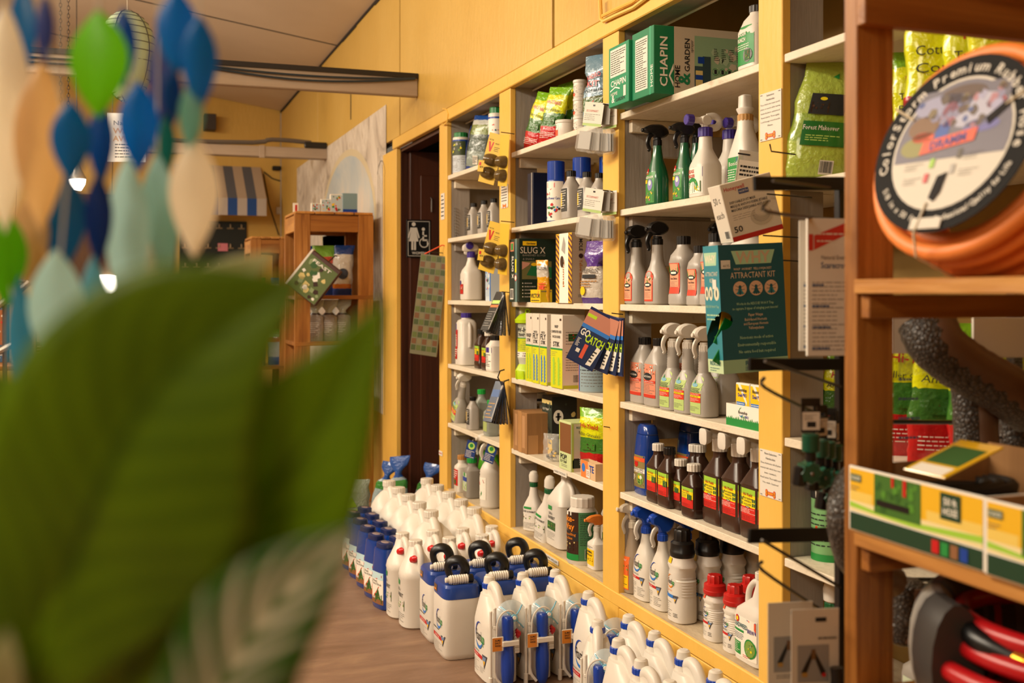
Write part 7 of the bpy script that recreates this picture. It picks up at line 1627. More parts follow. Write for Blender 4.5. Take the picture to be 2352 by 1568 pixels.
stube([(1990, 1080, 1.62), (1948, 1130, 1.56), (1941, 1200, 1.55), (1960, 1290, 1.60), (2040, 1340, 1.66)], .027, 'body')
stube([(2085, 1330, 1.7), (2088, 1400, 1.7), (2060, 1470, 1.72)], .026, 'body')
# goods seen through the rack, on the bay shelves
GY = 'yellow-green granule bags seen through the rack'
for i, (px, X_, hgt, key, lab) in enumerate(((2118, 1.56, .25, 'sulfate_bag', 'yellow-green bag just right of the rack post'), (2180, 1.47, .33, 'cotton_bag', 'tallest yellow-green bag behind the hose card'), (2262, 1.50, .30, 'sulfate_bag', 'yellow-green bag third from the rack post'), (2330, 1.46, .32, 'cotton_bag', 'yellow-green bag at the right edge above the hose'))):
    if key not in PROTO:
        PROTO[key] = (lambda words, sd: (lambda: bag('granule_bag', .15, .06, .3, [(.35, FOIL('#B81A1C')), (.84, FOIL('#DCE018')), (1, FOIL('#7EB424'))], sd, lambda d: (d.text('Hi-Yield', 0, .225, .03, M('#B8181C', .3), 6, w=.09, bold=1), [d.text(t, -.0, .185 - .03 * j, .024, TXT, 6, w=.12) for j, t in enumerate(words)]))))(['Triple Super', 'Phosphate'] if key[0] == 's' else ['Cotton Burr', 'Compost'], 40 + i)
    put(key, lab, px, SH['B'], X_, h=hgt, rz=-28, cat='bag', group=GY)
for i, (px, X_, key) in enumerate(((2095, 1.50, 'granule_bag'), (2160, 1.47, 'red_green_bag'), (2270, 1.50, 'granule_bag'))):
    put(key, ('red and green glossy bag low behind the rack post', 'red and yellow glossy bag seen left of the hanging snake', 'yellow glossy bag seen between the snake coils')[i], px, SH['D'], X_, h=.27, rz=-30, cat='bag', group='glossy bags on the fourth shelf behind the rack')
put('grey_green', 'grey jug glimpsed between the tray shelf and the red hose', 2155, SH['L'], 1.47, h=.26)
put('rabbit_spray', 'white bottle with purple ring low beside the black upright', 1912, SH['L'], 1.50, h=.26)
p = at(1922, 945, 1.9)
put('red_green_bag', 'small red foil pack behind the green hose valves', 1925, SH['D'], 1.55, h=.19, rz=-30, cat='bag')

# ================================================================== BACK OF THE SHOP
def small_rack(lab, px0, px1, zc_, ztop, depth, shelves, pw, m=PINE):
    a, b = at(px0, 700, zc_), at(px1, 700, zc_); x0, x1 = a.x, b.x; y0 = (a.y + b.y) / 2
    o = thing('timber_rack', lab, 'rack', (x0, y0, 0)); W_ = x1 - x0
    def bx(n_, p, q_, mm): mb = MB(); mb.box(p, q_, mm, .002); mb.build(n_, o)
    for xx in (0, W_ - pw):
        for yy in (0, depth - .03): bx('post', (xx, yy, 0), (xx + pw, yy + .03, ztop), m)
    for yy in (.002, depth - .028): bx('top_rail', (pw, yy, ztop - .1), (W_ - pw, yy + .024, ztop - .008), PINEX)
    for xx in (.001, W_ - .021): bx('side_rail', (xx, .03, ztop - .1), (xx + .02, depth - .03, ztop - .01), PINEH)
    for z in shelves: bx('shelf_plank', (.001, -.002, z - .022), (W_ - .001, depth, z), PINEX)
    for i in range(4): bx('top_slat', (i * W_ / 4 + .004, -.004, ztop), ((i + 1) * W_ / 4 - .004, depth, ztop + .014), PINEH)
    return o, x0, y0, W_
ZT = 1.2 + (672 - 492) * 6.2 / F
o2, bx0, by0, bw = small_rack('tall timber rack of seed bags left of the doorway', 672, 865, 6.2, ZT, .42, (.62, .92, 1.185), .088)
small_rack('lower timber rack farther back left of the seed bag rack', 574, 668, 7.4, 1.2 + (672 - 548) * 7.4 / F, .4, (.7, 1.05), .07)
# flower pictures and blue box on top of the rack
def ontop(px, w_, h_, lab, fn, m, dep=.03, nm='picture_card', cat='card', dy=.06):
    X_ = at(px, 500, 6.2).x; o = thing(nm, lab, cat, (X_, by0 + dy, ZT + .014)); mb = MB(); mb.box((-w_ / 2, -dep / 2, 0), (w_ / 2, dep / 2, h_), m, .001); mb.build('card', o)
    if fn: mb = MB(); fn(D(mb, flat((0, -dep / 2, 0), (1, 0, 0), (0, 0, 1)), .0005)); mb.build('print', o)
tul = [RED, YLB, PIC1, ORR, GRN]
for px, w_, h_, l in ((726, .05, .05, 'leftmost small tulip card on top of the seed bag rack'), (751, .055, .075, 'middle tulip card on top of the seed bag rack'), (778, .075, .105, 'largest tulip card on top of the seed bag rack')):
    ontop(px, w_, h_, l, lambda d, w_=w_, h_=h_: d.photo(-w_ * .45, 0.002, w_ * .45, h_ * .95, M('#B8C8D0', .5), tul, int(w_ * 1000), 16), WHL)
ontop(810, .085, .112, 'blue-grey box on top of the seed bag rack', lambda d: d.rect(-.042, 0, .042, .02, BLU, 1), M('#7A98A4', .5), .08, 'blue_box', 'box', .08)
ontop(687, .03, .06, 'small white and red card at the left of the rack top', lambda d: d.rect(-.004, .01, .008, .05, RED, 1), WHL, .01, dy=.2)
PROTO['pet_bag'] = lambda: bag('feed_bag', .115, .07, .28, [(.12, FOIL('#143E8C')), (.22, FOIL('#B8661C')), (.8, FOIL('#C8BEB0')), (1, FOIL('#1E3E7C'))], 51, lambda d: d.circ(0, .12, .03, M('#2A2E3A', .5), 5), .05)
PROTO['green_top_bag'] = lambda: bag('feed_bag', .14, .06, .27, [(.2, FOIL('#1C4A9A')), (.6, FOIL('#A8B4B8')), (.75, FOIL('#B8402A')), (1, FOIL('#7AA83A'))], 52, None, -.04)
for px, key, yy, l in ((795, 'pet_bag', .10, 'white and blue bag at the right on the rack shelf'), (762, 'green_top_bag', .16, 'green-topped bag in the middle of the rack shelf'), (735, 'pet_bag', .24, 'white bag set back at the left of the rack shelf')):
    p = at(px, 690, 6.2); put(key, l, 1, 1.185, p.x, Y=by0 + yy, h=.29, rz=-8, cat='bag')
PROTO['spade_pack'] = lambda: bag('feed_bag', .13, .045, .30, [(.62, FOIL('#8E8274')), (.66, FOIL('#3A2A1E')), (1, FOIL('#B8C4B8'))], 53, lambda d: d.rows(-.03, .06, .03, .14, 6, WHL, 5, 2, .25), neck=(.6, .35))
for i, px in enumerate((728, 762, 796)):
    p = at(px, 690, 6.2); put('spade_pack', ('left', 'middle', 'right')[i] + ' grey pouch on the second shelf of the seed bag rack', 1, .92, p.x, Y=by0 + .10, h=.24, rz=-20, cat='bag', group='grey pouches on the back rack')
q_ = at(618, 700, 7.4)
for i, (key, z_) in enumerate((('green_top_bag', 1.05), ('pet_bag', 1.05), ('spade_pack', .70), ('green_top_bag', .70))):
    put(key, ('green-topped bag at the left', 'white bag at the right', 'grey pouch low at the left', 'blue and green bag low at the right')[i] + ' on the farther lower rack', 1, z_, q_.x - .06 + .13 * (i % 2), Y=q_.y + .16, h=.25, rz=-15, cat='bag')
# seed packet carton hung askew on the rack's post
p = at(722, 638, 6.05); o = thing('seed_box', 'tilted seed picture box hung on the seed bag rack', 'box', p); o.rotation_euler = Euler((0, R(38), R(-20)))
mb = MB(); mb.box((-.1, -.03, -.12), (.1, .03, .12), M('#4A2A1E', .5), .002); mb.build('carton', o)
mb = MB(); d = D(mb, flat((0, -.03, 0), (1, 0, 0), (0, 0, 1)), .0005); d.photo(-.095, -.115, .095, .1, M('#5A6A34', .6), [PIC1, PIC4, BRN, M('#8A9A6A', .6), WHL], 9, 26, 1); d.text('FEAST', .0, .08, .025, WHL, 6, w=.12, bold=1); mb.build('print', o)
mb = MB(); mb.box((-.104, -.031, -.123), (-.092, .031, .123), PAP, .001); mb.build('white_edge', o)
mb = MB(); mb.tube([(0, .03, .10), (.0, .10, .16), (.0, .16, .16)], .004, WIRE, 6); mb.build('hanger', o)
# chart hung in the doorway
pc = at(975, 600, 5.15); o = thing('chart', 'tall laminated planting chart hanging on the slim post', 'chart', (DW - .05, (YW['p1a'] + YW['p1b']) / 2, 1.325)); o.rotation_euler = Euler((0, R(7), R(-35)))
yq = (YW['p1a'] + YW['p1b']) / 2; mb = MB(); mb.tube([(DW - .003, yq, 1.385), (DW - .07, yq - .003, 1.389)], .002, WIRE, 6); mb.build('nail', None, 'nail holding the planting chart on the slim post beside the doorway', None, 'hook')
mb = MB(); mb.box((-.068, -.003, -.42), (.068, .003, .05), M('#6E6A50', .35), .002); mb.build('board', o)
mb = MB(); d = D(mb, flat((0, -.003, 0), (1, 0, 0), (0, 0, 1)), .0005)
for i in range(5):
    for j in range(15): d.rect(-.064 + i * .026, .02 - j * .03, -.042 + i * .026, .044 - j * .03, [M('#56602A', .4), M('#6A4424', .4), M('#3E4A22', .4), M('#746A48', .4)][(i * 2 + j) % 4], 1)
mb.build('print', o)
mb = MB(); mb.tube([(-.05, 0, .05), (.03, 0, .1), (.075, .02, .1)], .003, ORR, 6); mb.build('cord', o)
# striped awning on the far wall
ya_ = YF - .001; pA, pB = at(395, 385, Zc(-.1, YF)), at(608, 385, Zc(.9, YF))
def xw(px): # x on the far wall
    t = (px - CX) / F; return YF * (ST + t * CT) / (CT - t * ST)
def zw(px, py): return zat(py, xw(px), YF)
o = thing('awning', 'striped blue and cream fabric awning on the far yellow wall', 'awning', (0, YF, 0)); xa, xb = xw(400), xw(598); zt_, zm, zb = zw(560, 383), zw(580, 462), zw(580, 500); n_ = 9
S1, S2 = M('#5E6068', .7), M('#B8A48E', .7); V1, V2 = M('#1B4A92', .7), M('#BDB2A8', .7)
for i in range(n_):
    a_, b_ = xa + (xb - xa) * i / n_, xa + (xb - xa) * (i + 1) / n_
    mb = MB(); mm = [S1, S2][(i + 1) % 2]; mb.add([(a_, -.01, zt_), (b_, -.01, zt_), (b_ + .02, -.30, zm), (a_ + .02, -.30, zm), (a_, -.004, zt_ - .005), (b_, -.004, zt_ - .005), (b_ + .02, -.294, zm - .005), (a_ + .02, -.294, zm - .005)], [(0, 1, 2, 3), (7, 6, 5, 4), (0, 4, 5, 1), (1, 5, 6, 2), (3, 2, 6, 7), (0, 3, 7, 4)], mm); mb.build('canopy_stripe', o)
    mb = MB(); mb.box((a_ + .02, -.302, zb), (b_ + .02, -.296, zm), [V1, V2][(i + 1) % 2]); mb.build('valance_stripe', o)
mb = MB(); mb.tube([(xb + .02, -.298, zm), (xb, -.01, zm + .0)], .008, GRYD, 6); mb.build('bracket', o)
# dark board with hooks
o = thing('hook_board', 'black board with rows of hooks and a pink tag on the far wall', 'board', (0, YF, 0)); xa, xb = xw(412), xw(566); zt_, zb = zw(500, 508), zw(500, 738)
mb = MB(); mb.box((xa, -.03, zb), (xb, -.002, zt_), M('#0E1712', .6), .003); mb.build('panel', o)
for r_ in range(5):
    for c_ in range(6):
        X_ = xa + .05 + c_ * (xb - xa - .1) / 5; z_ = zt_ - .06 - r_ * .185; mb = MB(); mb.box((X_ - .03, -.036, z_ - .012), (X_ + .03, -.031, z_), M('#8E7A5A', .5), .001); mb.tube([(X_, -.034, z_ + .03), (X_, -.05, z_ + .02), (X_, -.05, z_ + .0)], .006, M('#B8A484', .4), 6); mb.build('hook', o)
mb = MB(); X_ = xw(511); mb.box((X_ - .045, -.045, zw(511, 577)), (X_ + .045, -.04, zw(511, 559)), M('#D8808E', .6), .001); mb.build('pink_tag', o)
# speaker box high on far wall and small fittings
mb = MB(); mb.box((xw(466), YF - .14, zw(480, 302)), (xw(494), YF - .001, zw(480, 266)), M('#3A3028', .6), .004); mb.build('wall_speaker', None, 'dark speaker box high on the far yellow wall', None, 'speaker')
mb = MB(); zz_ = zw(637, 387); X_ = xw(637); mb.box((X_ - .05, YF - .05, zz_ - .02), (X_ + .03, YF - .001, zz_ + .02), DARK, .006); mb.tube([(X_, YF - .03, zz_), (X_ + .12, YF - .05, zz_)], .008, DARK, 8); mb.build('pipe_fitting', None, 'dark pipe fitting high in the far corner', None, 'fitting')
mb = MB(); mb.tube([(xw(606), YF - .01, zw(606, 395)), (xw(625), YF - .012, zw(625, 410)), (xw(644), YF - .012, zw(644, 416))], .006, DARK, 6); mb.tube([(xw(605), YF - .01, zw(605, 400)), (xw(618), YF - .01, zw(618, 470)), (xw(640), YF - .01, zw(640, 540))], .005, DARK, 6); mb.build('cable', None, 'thin dark cable drooping down the far wall', None, 'cable')
mb = MB(); mb.box((xw(634), YF - .03, zw(637, 492)), (xw(643), YF - .001, zw(637, 476)), PAP, .003); mb.build('switch_box', None, 'small white switch box on the far wall', None, 'switch')
# paper lantern decoy with its packaging
ZL = 4.9; p = at(292, 122, ZL); o = thing('paper_lantern', 'round green paper lantern hanging from the ceiling', 'lantern', p)
LN = M('#A8B89A', .8, alpha=.85)
prof = []
for i in range(17):
    a = -pi / 2 + pi * i / 16; prof.append((.19 * sin(a) - (.03 if a < 0 else 0) * abs(sin(a)), max(.02, .128 * cos(a) * (1 - .12 * (a < 0) * abs(sin(a)))), max(.02, .128 * cos(a)), 2))
mb = MB(); mb.sup(prof, LN, 28); mb.build('shade', o)
for k in range(1, 16):
    mb = MB(); r_ = prof[k][1] + .001; mb.tube([(r_ * cos(2 * pi * j / 32), r_ * sin(2 * pi * j / 32), prof[k][0]) for j in range(32)], .0016, M('#4A4438', .6), 5, closed=True); mb.build('hoop', o)
for k in range(5):
    mb = MB(); a = 2 * pi * k / 5 + .5; mb.tube([((q_[1] + .002) * cos(a), (q_[1] + .002) * sin(a), q_[0]) for q_ in prof], .002, M('#3A352C', .6), 5); mb.build('rib', o)
mb = MB(); mb.tube([(0, 0, .19), (0, 0, ceilz(p.x) - p.z)], .0015, M('#C8BFAE', .6), 5); mb.build('cord', o)
p2 = at(290, 262, ZL)
hang('decoy_package', 'white hanging package printed WASP AWAY below the lantern', 'package', 290, 262, ZL, .17, .215, lambda d: (d.text('Natural', .0, -.04, .028, GRY2, 2, w=.11), d.text('WASP', .0, -.075, .034, M('#C89A5A', .5), 2, w=.12, bold=1), d.text('AWAY', .0, -.11, .034, M('#C89A5A', .5), 2, w=.12, bold=1), d.rows(-.05, -.2, .05, -.13, 5, TXT, 2, 3, .3)), M('#D4D2CC', .3), -15, 0, th=.004)
mb = MB(); mb.tube([p2, (p2.x, p2.y, p.z - .2)], .0012, WIRE, 5); mb.build('cord', None, 'short cord between the lantern and its white package', None, 'cord')
# chains hanging at the left
CHN = M('#2E241C', .5, .4)
for px, py0, py1 in ((139, -60, 260), (157, 40, 270)):
    p = at(px, py0, 5.2); q_ = at(px, py1, 5.2); mb = MB(); nl = 60
    zt_ = ceilz(p.x); L_ = (zt_ - q_.z) / nl
    for i in range(nl):
        T = Matrix.Translation((p.x, p.y, zt_ - (i + .5) * L_)) @ Matrix.Rotation(pi / 2 * (i % 2), 4, 'Z'); mb.tube([(.006 * cos(t * pi / 4), 0, L_ * .62 * sin(t * pi / 4)) for t in range(8)], .0015, CHN, 4, closed=True, T=T)
    mb.build('chain', None, ('left' if px < 150 else 'right') + ' of two thin dark chains hanging near the lantern', None, 'chain', 'thin chains')
# lamps glowing in the depth of the shop
EM = M('#FFF6E4', .5, emit=9)
def lamp(px, py, zc_, lab, r, flatten):
    p = at(px, py, zc_); o = thing('pendant_lamp', lab, 'lamp', p)
    mb = MB(); mb.sup([(-r * flatten, r * .5, r * .5), (-r * flatten * .4, r * .95, r * .95), (0, r, r)], EM, 20); mb.build('bulb', o)
    mb = MB(); mb.sup([(.0, r * 1.1, r * 1.1), (.01, r * 1.12, r * 1.12), (.06, r * .6, r * .6), (.1, r * .25, r * .25)], M('#C8C4BC', .3, .5), 20); mb.build('shade', o)
    mb = MB(); mb.tube([(0, 0, .1), (0, 0, ceilz(p.x) - p.z)], .003, BLK, 6); mb.build('cord', o)
lamp(176, 412, 7.2, 'glowing lamp with metal reflector in the depth of the shop', .055, 1.3)
lamp(258, 552, 8.6, 'flat glowing pendant lamp beyond the blue shells', .075, .3)
mb = MB(); X_, z_ = xw(228), zw(228, 682); mb.box((xw(226), YF - .09, zw(250, 682)), (xw(284), YF - .055, zw(250, 632)), EM, .003); mb.build('light_box', None, 'bright white light box on the far wall', None, 'light')
# far display tables and assorted goods at the left
def table(lab, px0, px1, zc_, ztop, dp):
    a, b = at(px0, 700, zc_), at(px1, 700, zc_); y0 = min(a.y, b.y); o = thing('display_table', lab, 'table', (a.x, y0, 0)); W_ = b.x - a.x
    mb = MB(); mb.box((0, 0, ztop - .03), (W_, dp, ztop), PINEX, .003); mb.build('table_top', o)
    for x_ in (.02, W_ - .08):
        for y_ in (.02, dp - .08): mb = MB(); mb.box((x_, y_, 0), (x_ + .06, y_ + .06, ztop - .03), PINE, .002); mb.build('leg', o)
    return a.x, y0, W_
tx, ty_, tw = table('display table at the far left with mixed goods', -160, 420, 6.6, .78, .8)
rg = random.Random(11)
cols_ = ['#8A3A2E', '#B8A48A', '#3A5A7A', '#C8B89A', '#5A6A3A', '#9A5A2A', '#2E3A34', '#C8C0B0', '#7A2E2A', '#4E7A8A']
dsc = ['dark red', 'tan', 'slate blue', 'cream', 'olive', 'orange brown', 'dark green', 'pale grey', 'maroon', 'grey-teal']
for i in range(10):
    x_ = tx + .10 + i * (tw - .2) / 10; h_ = rg.uniform(.2, .5); w_ = (tw - .2) / 10 * .8
    o = thing('carton_box', '%s carton standing on the far display table' % dsc[i], 'box', (x_ + w_ / 2, ty_ + rg.uniform(.2, .5), .78)); mb = MB(); mb.box((-w_ / 2, -.06, 0), (w_ / 2, .06, h_), M(cols_[i], .5), .002); mb.build('carton', o)
    mb = MB(); d = D(mb, flat((0, -.06, 0), (1, 0, 0), (0, 0, 1)), .0006); d.photo(-w_ * .42, h_ * .3, w_ * .42, h_ * .9, M(cols_[(i + 3) % 10], .5), [M(cols_[(i + 5) % 10], .5), WHL, PIC1, RED], i, 10); d.rows(-w_ * .4, .02, w_ * .3, h_ * .25, 4, WHL, 2, i, .3); mb.build('print', o)
o = thing('metal_frame', 'leaning bright metal frame at the left edge', 'frame', tuple(at(20, 700, 5.6)))
for (a, b) in (((-.16, -.1), (.1, .12)), ((-.16, -.3), (.1, -.16)), ((-.16, -.42), (.1, -.52))): mb = MB(); mb.tube([(a[0], 0, a[1]), (b[0], 0, b[1])], .018, M('#B8B4AC', .15, .9), 8); mb.build('strut', o)
mb = MB(); mb.tube([(-.02, .02, .12), (-.02, .02, -1.2 - (at(20, 700, 5.6).z - 1.2))], .012, STEEL, 8); mb.tube([(.1, .0, .12), (-.16, .0, .14)], .01, STEEL, 8); mb.build('stand', o)
# dark paneling / clutter wall left of the awning
mb = MB(); mb.box((xw(120), YF - .05, .5), (xw(395), YF - .002, zw(300, 450)), MN('brown_far_panelling', [(.3, '#4A3222'), (.7, '#7A5638')], (7, 1, 1), .6, .1), .003); mb.build('far_panelling', None, 'brown wood panelling behind the display table', None, 'panel')
# seed display sign card
p = at(208, 722, 6.0); o = thing('sign_card', 'orange-brown printed card standing on the far display table', 'sign', (p.x, ty_ + .1, .78)); mb = MB(); mb.box((-.07, -.004, 0), (.07, .004, .40), M('#A86E48', .6), .001); mb.build('card', o)
mb = MB(); d = D(mb, flat((0, -.004, 0), (1, 0, 0), (0, 0, 1)), .0006); d.rows(-.055, .25, .055, .37, 7, TXT, 1, 4, .35); d.poly([(-.03, .16), (.03, .16), (0, .22)], GRN, 2); d.rect(-.006, .14, .006, .17, GRN, 2); mb.build('print', o)

# ================================================================== SHELL MOBILE, LEFT FOREGROUND
def shellmat(h, em=0): 
    k = ('shell', h)
    if k in _M: return _M[k]
    m = bpy.data.materials.new('capiz_shell'); m.use_nodes = True; nt = m.node_tree; b = nt.nodes['Principled BSDF']; b.inputs['Base Color'].default_value = lin(h); b.inputs['Roughness'].default_value = .3
    tr = nt.nodes.new('ShaderNodeBsdfTranslucent'); tr.inputs['Color'].default_value = lin(h); mx = nt.nodes.new('ShaderNodeMixShader'); mx.inputs[0].default_value = .55
    nt.links.new(b.outputs[0], mx.inputs[1]); nt.links.new(tr.outputs[0], mx.inputs[2]); nt.links.new(mx.outputs[0], nt.nodes['Material Output'].inputs['Surface'])
    _M[k] = m; return m
SB, SBD, SG, SA, SC, SP, STN = '#1290DC', '#0E66B8', '#92E41A', '#D4F2EE', '#FFF6E2', '#5466AC', '#F8DCA8'
strands = [
 ('cream and tan', [(12, 20, 520, 95, SC), (95, 150, 520, 95, STN)], .78), ('green at the left edge', [(8, 20, 200, 60, SB), (14, 490, 700, 75, '#74C014'), (46, 640, 930, 46, '#5AAEC8')], .80),
 ('violet and blue', [(104, -10, 150, 34, SP), (162, 235, 415, 72, SB), (128, 580, 850, 105, SA)], .74), ('teal-blue', [(142, 395, 620, 92, '#0A78A8'), (70, 440, 660, 80, '#D8B888')], .82),
 ('dark blue', [(232, 235, 425, 52, SBD), (226, 400, 610, 56, '#0A3E88'), (216, 590, 770, 48, '#7FC4D4')], .77), ('bright green', [(226, 30, 265, 118, SG)], .72),
 ('blue beside the lantern', [(284, 20, 200, 50, SBD), (318, 192, 390, 74, SB), (292, 370, 730, 100, SA)], .80), ('aqua', [(362, 360, 700, 95, '#B4DCD4'), (345, 560, 720, 80, SC)], .84),
 ('violet by the cream shell', [(368, 60, 300, 46, SP), (378, 260, 410, 40, '#1E8A80')], .86), ('bright blue', [(406, -20, 165, 76, SB), (396, 150, 290, 36, SBD)], .76),
 ('blue above the cream shell', [(458, 40, 250, 66, SB), (438, 190, 350, 50, '#8CC8B8'), (446, 320, 585, 94, SC)], .74), ('left blue', [(52, -40, 190, 60, '#1A86C0')], .84)]
ctop = 1.62
for i, (nm, lst, zc_) in enumerate(strands):
    zc_ *= .84
    px0 = lst[0][0]; pt = at(px0, -220, zc_); o = thing('shell_strand', 'hanging strand of %s shells in the left foreground' % nm, 'mobile', pt)
    mb = MB(); pb = at(lst[-1][0], lst[-1][1] + 40, zc_)
    path = [Vector((0, 0, 0))] + [at(l[0], (l[1] + l[2]) / 2, zc_) - pt for l in lst]
    mb.tube(path, .0007, M('#D8D2C4', .5), 5); mb.build('thread', o)
    for j, (px, py0, py1, wp, h) in enumerate(lst):
        c_ = at(px, (py0 + py1) / 2, zc_) - pt; hh_ = (py1 - py0) / F * zc_ / 2 * 1.06; ww = wp / F * zc_ / 2 * 1.22; mb = MB(); rows_n = 14
        rings = []
        yaw = rg.uniform(-.35, .35)
        for k in range(rows_n + 1):
            f = k / rows_n; s_ = max(.02, sin(pi * f) ** .85 * (1 - .22 * cos(pi * f) * .6)); z = hh_ * (2 * f - 1); bulge = .12 * hh_ * sin(pi * f)
            ring = []
            for (u_, t_) in ((-1, 0), (-.5, -.0009), (0, -.0012), (.5, -.0009), (1, 0), (.5, .0009), (0, .0012), (-.5, .0009)):
                ring.append(c_ + rt * (ww * s_ * u_ * cos(yaw)) + fw * (ww * s_ * u_ * sin(yaw) - t_ + bulge * .3 - .1 * ww * s_ * (u_ * u_)) + Vector((0, 0, z)))
            rings.append(ring)
        mb.loft(rings, shellmat(h)); mb.build('shell', o)
# wooden hoop that carries the strands (above the frame)
mb = MB(); c_ = at(240, -230, .66); mb.tube([c_ + rt * (.085 * cos(2 * pi * j / 32)) + fw * (.07 * sin(2 * pi * j / 32)) for j in range(32)], .004, PINE, 8, closed=True)
mb.tube([c_ + fw * .07, c_ + Vector((0, 0, .5))], .001, PAP, 5); mb.tube([c_ - fw * .07, c_ + Vector((0, 0, .5))], .001, PAP, 5); mb.tube([c_ + Vector((0, 0, .5)), (c_.x, c_.y, ceilz(c_.x))], .0015, PAP, 5)
mb.build('hoop', None, 'wooden hoop above the frame that carries the shell strands', None, 'mobile')

# ================================================================== PLANT, LEFT FOREGROUND
def leafmat(name, a, b_, c_, var=None):
    m = bpy.data.materials.new(name); m.use_nodes = True; nt = m.node_tree; b = nt.nodes['Principled BSDF']; b.inputs['Roughness'].default_value = .42
    uv = nt.nodes.new('ShaderNodeAttribute'); uv.attribute_name = 'leafuv'; sx = nt.nodes.new('ShaderNodeSeparateXYZ'); nt.links.new(uv.outputs['Vector'], sx.inputs[0])
    # side veins: bands across the blade slanting towards the tip
    ab = nt.nodes.new('ShaderNodeMath'); ab.operation = 'ABSOLUTE'; nt.links.new(sx.outputs[0], ab.inputs[0])
    ml_ = nt.nodes.new('ShaderNodeMath'); ml_.operation = 'MULTIPLY'; ml_.inputs[1].default_value = .28; nt.links.new(ab.outputs[0], ml_.inputs[0])
    su = nt.nodes.new('ShaderNodeMath'); su.operation = 'SUBTRACT'; nt.links.new(sx.outputs[1], su.inputs[0]); nt.links.new(ml_.outputs[0], su.inputs[1])
    fr = nt.nodes.new('ShaderNodeMath'); fr.operation = 'MULTIPLY'; fr.inputs[1].default_value = 62 if not var else 46; nt.links.new(su.outputs[0], fr.inputs[0])
    sn = nt.nodes.new('ShaderNodeMath'); sn.operation = 'SINE'; nt.links.new(fr.outputs[0], sn.inputs[0])
    r_ = nt.nodes.new('ShaderNodeValToRGB'); r_.color_ramp.elements[0].position = .3 if not var else .1; r_.color_ramp.elements[0].color = lin(a); r_.color_ramp.elements[1].position = .8 if not var else .4; r_.color_ramp.elements[1].color = lin(b_)
    no = nt.nodes.new('ShaderNodeTexNoise'); no.inputs['Scale'].default_value = 14; tc = nt.nodes.new('ShaderNodeTexCoord'); nt.links.new(tc.outputs['Object'], no.inputs['Vector'])
    ad = nt.nodes.new('ShaderNodeMath'); ad.operation = 'MULTIPLY_ADD'; ad.inputs[1].default_value = .11 if not var else .55; nt.links.new(sn.outputs[0], ad.inputs[0])
    ed_ = nt.nodes.new('ShaderNodeMath'); ed_.operation = 'MULTIPLY_ADD'; ed_.inputs[1].default_value = -.9 if var else 0; nt.links.new(ab.outputs[0], ed_.inputs[0]); nt.links.new(no.outputs['Fac'], ed_.inputs[2]); nt.links.new(ed_.outputs[0], ad.inputs[2])
    nt.links.new(ad.outputs[0], r_.inputs[0])
    mid = nt.nodes.new('ShaderNodeMapRange'); mid.inputs['From Min'].default_value = .015; mid.inputs['From Max'].default_value = .07; nt.links.new(ab.outputs[0], mid.inputs['Value'])
    mx = nt.nodes.new('ShaderNodeMix'); mx.data_type = 'RGBA'; nt.links.new(mid.outputs[0], mx.inputs['Factor']); mx.inputs['A'].default_value = lin(c_); nt.links.new(r_.outputs[0], mx.inputs['B'])
    nt.links.new(mx.outputs['Result'], b.inputs['Base Color'])
    tr = nt.nodes.new('ShaderNodeBsdfTranslucent'); nt.links.new(mx.outputs['Result'], tr.inputs['Color']); ms = nt.nodes.new('ShaderNodeMixShader'); ms.inputs[0].default_value = .4
    nt.links.new(b.outputs[0], ms.inputs[1]); nt.links.new(tr.outputs[0], ms.inputs[2]); nt.links.new(ms.outputs[0], nt.nodes['Material Output'].inputs['Surface'])
    return m
LF = leafmat('green_leaf', '#5E800A', '#7EA210', '#4E6E0A'); LF2 = leafmat('bright_green_leaf', '#6C9408', '#90B616', '#5C8210'); LV = leafmat('variegated_leaf', '#3F7A1C', '#F6F4E0', '#C8D6A8', True); LG2 = leafmat('pale_leaf_green', '#B8BC84', '#D8D4A8', '#C8CC98')
plant = thing('potted_plant', 'large-leaved green potted plant blurred in the left foreground', 'plant', (0, 0, 0))
POT = at(300, 2600, .42); 
